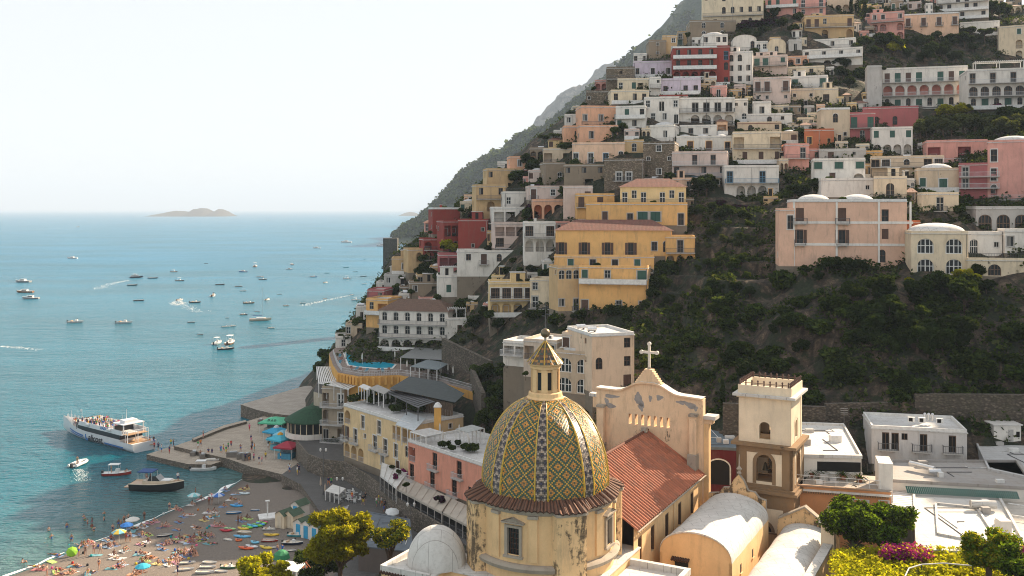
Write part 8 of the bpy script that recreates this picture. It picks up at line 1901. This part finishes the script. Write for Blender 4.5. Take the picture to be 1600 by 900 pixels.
for i in range(16):
    x = PR_.uniform(10, 13.2); y = PR_.uniform(-1, 1)*(1.9-(x-10)*.4); v = FM @ Vector((x, y, 2.1)); person(v, 'stand', 'in the crowd on the ferry foredeck', 'passengers on the ferry', dressed=True)
for (x, y) in ((-16.6, -1.5), (-17.8, -1.7)): v = FM @ Vector((x, y, 1.45)); person(v, 'walk', 'stepping off the ferry gangway', 'passengers on the ferry', dressed=True)
# ---- boats near the shore
t = thing('motorboat', 'dark hulled wooden motorboat with blue sunroof and sunbathing deck', 'boat', PZ(247, 766, 0), R(-6)); mb = MB(); loft(mb, stations(10.6, 1.9, 1.5, .3, .55, 15), BM['dark'], BM['teak'], .06); mb.build('hull', t, smooth=True)
mb = MB()
st = stations(10.6, 1.9, 1.5, .3, .55, 15)
for a, b in zip(st, st[1:]):
    for s_ in (-1, 1): mb.tube((a[0], s_*a[1], a[3]+.02), (b[0], s_*b[1], b[3]+.02), .09, .09, BM['cream'], 6, False)
mb.build('gunwale', t)
mb = MB(); mb.prism([(-2.6, -1.3), (.6, -1.2), (3.0, -.7), (3.4, 0), (3.0, .7), (.6, 1.2), (-2.6, 1.3)], 1.5, 2.1, BM['cream']); mb.box(1.0, -.9, 2.1, 2.7, .9, 2.22, BM['white']); mb.build('cabin', t)
mb = MB(); mb.q([(.9, -1.1, 2.1), (.9, 1.1, 2.1), (.0, 1.0, 3.0), (.0, -1.0, 3.0)], BM['grey']); mb.q([(-1.6, -1.25, 2.1), (.9, -1.1, 2.1), (.0, -1.0, 3.0), (-1.2, -1.1, 3.0)], GL); mb.build('windscreen', t)
mb = MB(); mb.box(-3.6, -1.3, 3.7, -.6, 1.3, 3.85, simple('navy_canvas', (.015, .06, .20), .8))
for x in (-3.5, -.7):
    for y in (-1.2, 1.2): mb.tube((x, y, 1.5), (x, y, 3.7), .04, .04, BM['white'], 6)
mb.build('sunroof', t); mb = MB(); mb.box(-6.4, -1.2, .7, -5.2, 1.2, .82, BM['teak']); mb.build('swim_platform', t)
TM = Matrix.Translation(t.location) @ Matrix.Rotation(R(-6), 4, 'Z')
for (x, y, z, w_) in ((3.9, .3, 1.85, 'standing on the bow of the dark wooden motorboat'), (-1.4, -.4, 1.6, 'at the wheel of the dark wooden motorboat'), (-2.6, .5, 1.5, 'under the blue sunroof of the motorboat')): person(TM @ Vector((x, y, z)), 'stand', w_, 'people on the near boats', dressed=z > 1.8)
NB = 'boats near the landing stage'
put_boat('canopy', 'red', 'red hulled motorboat with a white sunroof in front of the beach', 183, 742, 44, 4, grp=NB); p = PZ(183, 742, 0); person((p[0]+2, p[1], .45), 'sit', 'in the bow of the red hulled motorboat', 'people on the near boats'); person((p[0]-1.2, p[1], .4), 'stand', 'under the roof of the red hulled motorboat', 'people on the near boats')
put_boat('canopy', 'white', 'white motorboat with canopy moored under the landing stage', 318, 735, 40, 2, grp=NB); put_boat('row', 'white', 'small white tender with blue cover tied by the quay wall', 334, 719, 24, 0, grp=NB, z=1.2)
t = thing('inflatable_dinghy', 'white inflatable dinghy motoring below the ferry', 'dinghy', PZ(123, 726, 0), R(82)); mb = MB(); path = [(-2.4, -.9), (1.0, -.95), (2.2, -.55), (2.7, 0), (2.2, .55), (1.0, .95), (-2.4, .9)]
for a, b in zip(path, path[1:]): mb.tube((*a, .35), (*b, .35+.0), .3, .3, BM['white'], 10)
mb.box(-2.3, -.9, .15, 2.0, .9, .2, BM['grey']); mb.build('hull', t, smooth=True); mb = MB(); mb.box(-.4, -.3, .2, .3, .3, 1.0, BM['white']); mb.build('console', t); mb = MB(); mb.box(-2.9, -.2, -.1, -2.4, .2, .95, BM['dark']); mb.build('outboard', t); person((t.location.x, t.location.y-.7, .3), 'stand', 'steering the white inflatable dinghy', 'people on the near boats')
# boats and kayaks pulled up on the beach
KY = {}
def kayak(lab, px, py, col, Lpx, head, up=False):
    Lw = Lpx*Dz(py, 2)/F*1.05
    m = simple('kayak_'+'%.2f%.2f' % col[:2], col, .35); k = ('k', col)
    p = ground_at(px, py); t = thing('kayak', lab, 'kayak', (p[0], p[1], p[2]+.18), R(head), 'kayaks and boards on the beach')
    mb = MB(); rows = []
    for i in range(13):
        u = -1+2*i/12; hb = .42*(1-abs(u)**2.3)+.01; rows.append([(u*Lw/2, hb*math.cos(a), .20*math.sin(a)*(1-.5*abs(u)**3)+.1*u*u) for a in [2*math.pi*j/10 for j in range(11)]])
    mb.grid(rows, m); mb.build('hull', t, smooth='all'); mb = MB(); mb.lathe([(.0, .15), (.26, .19), (.3, .23), (.32, .19)], BM['dark'] if not up else m, 12); mb.build('seat', t)
for lab, x, y, c, L_, hd in [('red kayak left of the colourful kayak row',660,450,(.45,.015,.03),20,-4),('green kayak in the colourful row',872,418,(.12,.45,.03),22,-28),('turquoise and white kayak in the colourful row',925,405,(.05,.38,.55),22,-28),('second green kayak in the colourful row',975,400,(.10,.40,.03),20,-28),('blue kayak in the colourful row',1005,388,(.03,.28,.55),18,-28),('light green kayak at the back of the row',1015,376,(.2,.5,.04),20,-26),('dark pink kayak last in the colourful row',1040,368,(.5,.05,.13),14,-26),('yellow kayak behind the cream boat',832,432,(.65,.42,.03),20,-20),('blue paddle board in front of the cream boat',822,512,(.10,.38,.60),28,-10),('small orange kayak end beside the paddle board',787,548,(.62,.12,.02),12,-12),
     ('long orange kayak on the open pebbles',860,628,(.62,.09,.015),26,-16),('white kayak behind the long orange one',918,612,(.6,.6,.6),22,-20),('pale blue kayak near the yellow one',950,570,(.15,.45,.60),16,-22),('yellow kayak near the grey dinghy',1060,622,(.62,.44,.04),24,-26),('yellow kayak on a blue boat',1115,495,(.65,.42,.03),24,-2),('blue board lying in the shade',765,203,(.03,.30,.60),22,-12),('white paddle board by the shaded sunbathers',845,80,(.5,.58,.6),18,-8),('dark orange canoe on the shaded slope',1185,-80,(.5,.15,.05),16,-10),('lilac board under the red kayak',700,435,(.3,.5,.2),20,-18)]:
    px, py = Z2(x, y); kayak(lab, px, py, c, L_, hd)
for kind, hull, lab, x, y, L_, hd in [('row','cream','cream rowing boat beside the kayak row',848,470,26,-20),('row','white','white dinghy alone left of the orange kayak',683,540,17,-30),('motor','white','white inflatable boat near the bathing huts',1090,435,21,-8),('row','red','dark red rowing boat near the bathing huts',1100,552,27,-8),('row','grey','grey dinghy with oars behind the yellow kayak',1130,618,18,-12),('motor','navy','big blue and white boat with dark cover by the huts',1328,580,34,-8),('motor','turquoise','pale turquoise boat with small mast by the huts',1372,500,32,-14),('row','grey','grey rowing boat below the blue covered boat',1300,650,20,-10),
    ('row','white','white rowing boat upper left in the bottom group',278,772,24,4),('row','white','white rowing boat lower left in the bottom group',262,838,25,4),('row','white','white boat with pale keel at the back of the bottom group',500,770,24,-12),('row','white','white boat in the middle of the bottom group',480,815,26,-6),('row','white','white boat with yellow cushions in the bottom group',452,868,30,-6),('row','white','white boat with oars at the right of the bottom group',615,858,22,-14),('motor','green','boat covered with a green net in the bottom group',695,818,30,-12),('row','blue','blue rowing boat in the shade by the shower',952,243,15,-12),('row','blue','blue boat pair upturned in the shade',740,272,24,-2),('row','turquoise','turquoise and white boat on the ramp by the stalls',1460,-70,13,-80),('row','red','red boat on the ramp',1085,-90,10,-10),('row','navy','dark covered boat among the sunbathers',50,500,24,6)]:
    px, py = Z2(x, y); put_boat(kind, hull, lab, px, py, L_, hd, beach=1, grp='boats pulled up on the beach')
# shower platform
p = ground_at(418, 809); t = thing('beach_shower', 'white square beach shower platform with a central post', 'shower', p, R(20)); mb = MB(); mb.box(-1.5, -1.5, .05, 1.5, 1.5, .35, M_frame); mb.build('platform', t); mb = MB(); mb.box(-.12, -.12, .35, .12, .12, 2.9, M_frame); mb.box(-.35, -.35, 2.9, .35, .35, 3.0, M_frame); mb.build('post', t)
# bathing huts
for i, (px, py, dr_) in enumerate([(445,822,0),(459,822,0),(474,835,1),(486,838,1),(499,842,1),(469,806,1)]):
    p = ground_at(px, py); t = thing('bathing_hut', ('white bathing hut with blue door and green roof' if dr_ else 'cream bathing hut with a green roof')+', number '+str(i+1)+' from the left', 'hut', p, R(-32), 'bathing huts above the beach')
    t['label'] = ['leftmost cream bathing hut with a green roof', 'second cream bathing hut with a yellow item on its door', 'white bathing hut with blue door, left of the front three', 'middle white bathing hut of the front three', 'white bathing hut with blue door, next to the golden pine', 'small white hut with blue door behind the front row'][i]
    c_ = plaster(WHITE if dr_ else CREAM); mb = MB(); mb.box(-1.05, -1.2, -.3, 1.05, 1.2, 2.2, c_); mb.q([(-1.05, -1.2, 2.2), (1.05, -1.2, 2.2), (0, -1.2, 2.85)], c_); mb.q([(1.05, 1.2, 2.2), (-1.05, 1.2, 2.2), (0, 1.2, 2.85)], c_); mb.build('wall', t)
    gr = simple('hut_roof', (.05, .085, .05), .8); mb = MB()
    for s_ in (-1, 1): mb.q([(s_*1.25, -1.4, 2.09), (0, -1.4, 2.9), (0, 1.4, 2.9), (s_*1.25, 1.4, 2.09)][::-s_], gr)
    mb.build('roof', t); mb = MB(); mb.box(-.45, -1.25, 0, .45, -1.203, 2.0, simple('hut_blue', (.03, .30, .52), .6) if dr_ else BM['cream']); mb.build('door', t)
# stalls on the quay
def stall(lab, px, py, col, w_, h_, bodyc, rz=-35, topc=None, txt=None):
    p = PZ(px, py, 2.0); t = thing('market_stall', lab, 'stall', p, R(rz), 'stalls on the quay'); m = simple('stall_canvas', col, .75)
    mb = MB(); mb.box(-w_*.42, -w_*.42, 0, w_*.42, w_*.42, 1.15, simple('stall_body', bodyc, .7)); mb.box(-w_*.40, -w_*.1, 1.15, w_*.40, w_*.4, h_, simple('stall_goods', (.12, .16, .18), .8, 0, .9, 5)); mb.build('counter', t)
    mb = MB(); z = h_; 
    for k in range(4):
        mb.T = Matrix.Rotation(R(90*k), 4, 'Z'); a = w_*.62; mb.q([(-a, -a, z), (a, -a, z), (.25, -.25, z+.9), (-.25, -.25, z+.9)], m); mb.q([(-a, -a, z-.3), (a, -a, z-.3), (a, -a, z), (-a, -a, z)], m)
    mb.T = Matrix.Identity(4); mb.q([(-.25, -.25, z+.9), (.25, -.25, z+.9), (.25, .25, z+.9), (-.25, .25, z+.9)], m); mb.build('canopy', t)
    mb = MB()
    for x in (-1, 1):
        for y in (-1, 1): mb.tube((x*w_*.55, y*w_*.55, 0), (x*w_*.55, y*w_*.55, z), .05, .05, M_frame, 6)
    mb.build('pole', t)
    if topc: mb = MB(); mb.lathe([(.7, z+.75), (.5, z+1.1), (.05, z+1.35)], simple('stall_top', topc, .7), 8); mb.build('top_cap', t)
    if txt: o = letter(txt, 1.3, simple('sign_green', (.01, .10, .06), .6), t, (0, -w_*.45, z+.28), (R(52), 0, 0), .1, .03)
    return t
stall('green stall with BAR written on its canopy', 431, 674, (.08, .42, .24), 5.0, 2.6, (.25, .3, .28), -12, txt='BAR')
stall('blue canopied stall behind the others on the quay', 432, 690, (.02, .28, .45), 3.6, 2.5, (.1, .3, .4), -30, (.5, .5, .5)); stall('turquoise stall with orange cap on the quay', 438, 702, (.05, .38, .50), 3.6, 2.5, (.1, .35, .42), -30, (.62, .30, .03)); stall('dark red canopied stall with blue counter', 449, 715, (.30, .02, .04), 3.6, 2.6, (.05, .25, .38), -15)
stall('small pale blue stall tucked between the bigger ones', 442, 694, (.2, .45, .55), 2.6, 2.3, (.2, .3, .35), -30)
for i, (px, py, w_, h_) in enumerate([(364,714,2.6,1.0),(376,717,1.6,1.1),(385,719,1.6,1.4),(407,664,1.0,1.3),(303,711,2.4,.8),(316,716,2.0,.9)]):
    p = PZ(px, py, 2.0 if i < 4 else 1.15); mb = MB(); mb.cbox((0, 0, h_/2), (w_, 1.0, h_), simple('crate_grey', (.16, .14, .12), .9), rz=.4*i); mb.cbox((.1, 0, h_+.12), (w_*.6, .7, .24), BM['grey'], rz=.4*i+.3); tag(mb.build('storage_box', None, p), ['flat grey storage box stack on the quay', 'dark bin on the quay', 'taller dark bin on the quay', 'small dark bollard box by the stalls', 'covered gear pile on the lower landing', 'white gear pile on the lower landing'][i], 'box')
# lamps, white boat tent, wall and tables on the promenade
for (px, py, hgt, lab) in ((505, 773, 8, 'dark street lamp beside the white canvas cover'), (642, 862, 7, 'dark street lamp near the lean-to roof'), (531, 790, 4.5, 'short dark lamp by the cafe tables')):
    p = PZ(px, py, 2.6); t = thing('street_lamp', lab, 'street lamp', p); mb = MB(); mb.lathe([(.18, 0), (.1, .5), (.06, 1), (.05, hgt)], M_rail, 8); mb.tube((-.5, 0, hgt), (.5, 0, hgt), .03, .03, M_rail, 5); mb.build('pole', t)
    for s_ in (-1, 1): mb = MB(); mb.lathe([(.05, hgt-.1), (.16, hgt+.05), (.2, hgt+.4), (.05, hgt+.55)], M_frame, 8, (s_*.5, 0)); mb.build('lantern', t)
canopy('canvas_cover', 'white canvas cover over stored things on the promenade', 'cover', poly([(508,764),(530,770),(540,760),(520,754)], 4.6), 2.6, M_awnw, 1.6)
for i, (px, py) in enumerate([(536,774),(543,779),(549,783),(535,783),(528,780),(545,772),(555,785),(556,776)]):
    p = PZ(px, py, 2.6); t = thing('cafe_table', 'small cafe table with chairs on the shaded promenade', 'table', p, PR_.random()*3, 'cafe tables on the promenade'); mb = MB(); mb.lathe([(.3, 0), (.04, .05), (.04, .7), (.42, .72), (.42, .76), (0, .76)], BM['grey'], 10); mb.build('table_top', t)
    for a in range(3): mb = MB(); mb.T = Matrix.Rotation(2.1*a, 4, 'Z') @ Matrix.Translation((.75, 0, 0)); mb.box(-.22, -.22, .42, .22, .22, .46, BM['white']); mb.box(.18, -.22, .46, .22, .22, .9, BM['white']); [mb.box(x-.02, y-.02, 0, x+.02, y+.02, .42, BM['grey']) for x in (-.2, .2) for y in (-.2, .2)]; mb.build('chair', t)
# low sheds in front of the promenade: lean-to roof, kiosk roof, orange awning
t, rf, _ = block('grey flat lean-to roof above a dark opening by the pines', 'shed', [(560,853),(645,862),(640,812),(575,800)], 6.2, 1, plaster((.12, .10, .09)), rm=simple('grey_roof_felt', (.10, .12, .14), .9, 0, .25, .5), cat='shed', par=.08)
t, rf, _ = block('curved pale stair wall leading to the huts', 'stair_wall', [(488,822),(540,800),(545,790),(495,808)], 3.8, 1, plaster((.34, .34, .34)), cat='wall', par=.1, rm=roof_mat((.33, .34, .35), .2))
canopy('kiosk_roof', 'white flat kiosk roof among the pulled up boats', 'kiosk', poly([(430,884),(464,890),(478,876),(446,872)], 5.4), 1.8, M_awnw, 3.2); canopy('orange_awning', 'orange awning half hidden by the golden pine', 'awning', poly([(466,884),(494,886),(494,868),(474,866)], 4.6), 1.8, simple('orange_canvas', (.62, .17, .05), .8), 2.5)
p = ground_at(440, 872); mb = MB(); mb.lathe([(1.3, 0), (1.1, .7), (.5, 1.15), (0, 1.3)], simple('green_canvas', (.03, .20, .08), .8), 8); tag(mb.build('tent', None, p), 'small dark green beach tent beside the kiosk roof', 'tent')
# headland tower
D_ = 430; bx_, by_, _ = P(611, 400, D_); mb = MB(); hw_ = 11/F*D_
mb.prism([(bx_-hw_, by_-hw_), (bx_+hw_, by_-hw_), (bx_+hw_*.95, by_+hw_), (bx_-hw_*.95, by_+hw_)], -5, CH-(372-327)/F*D_, stonewall_mat((.12, .12, .11))); tag(mb.build('watchtower'), 'square stone watchtower on the headland beyond the last houses', 'tower')
rk = rock_mat(); xs = np.linspace(bx_-14, bx_+60, 40); yy_ = np.linspace(by_-26, by_+30, 30); Xr, Yr = np.meshgrid(xs, yy_); Zr = 22-((Xr-(bx_+16))/15)**2*6*(Xr < bx_+16)-((Yr-by_)/17)**2*9+vnoise(Xr, Yr, 7, 3)*3+vnoise(Xr, Yr, 3, 4)*1.5; struct(link('headland', grid_mesh('headland', Xr, Yr, np.maximum(Zr, -6), rk)))
# emblem and letters on the red house
# ================= every label singles out one thing
ORD = ['first', 'second', 'third', 'fourth', 'fifth', 'sixth', 'seventh', 'eighth', 'ninth', 'tenth', 'eleventh', 'twelfth']
from collections import defaultdict
gl = defaultdict(list)
for o in THINGS: gl[o['label']].append(o)
for lab, os_ in gl.items():
    if len(os_) < 2: continue
    os_.sort(key=lambda o: o.location.x/max(1, o.location.y)); base = ' '.join(lab.split()[:12]).rstrip(',')
    for i, o in enumerate(os_):
        k_ = len(os_)-1-i; o['label'] = base+', '+(ORD[i]+' from left' if i < 12 else (ORD[k_]+' from right' if k_ < 12 else 'number '+str(i+1)+' from left'))
for o in [o for o in S.objects if o.name.startswith('proto')]:
    for c in list(o.children): bpy.data.objects.remove(c)
    bpy.data.objects.remove(o)
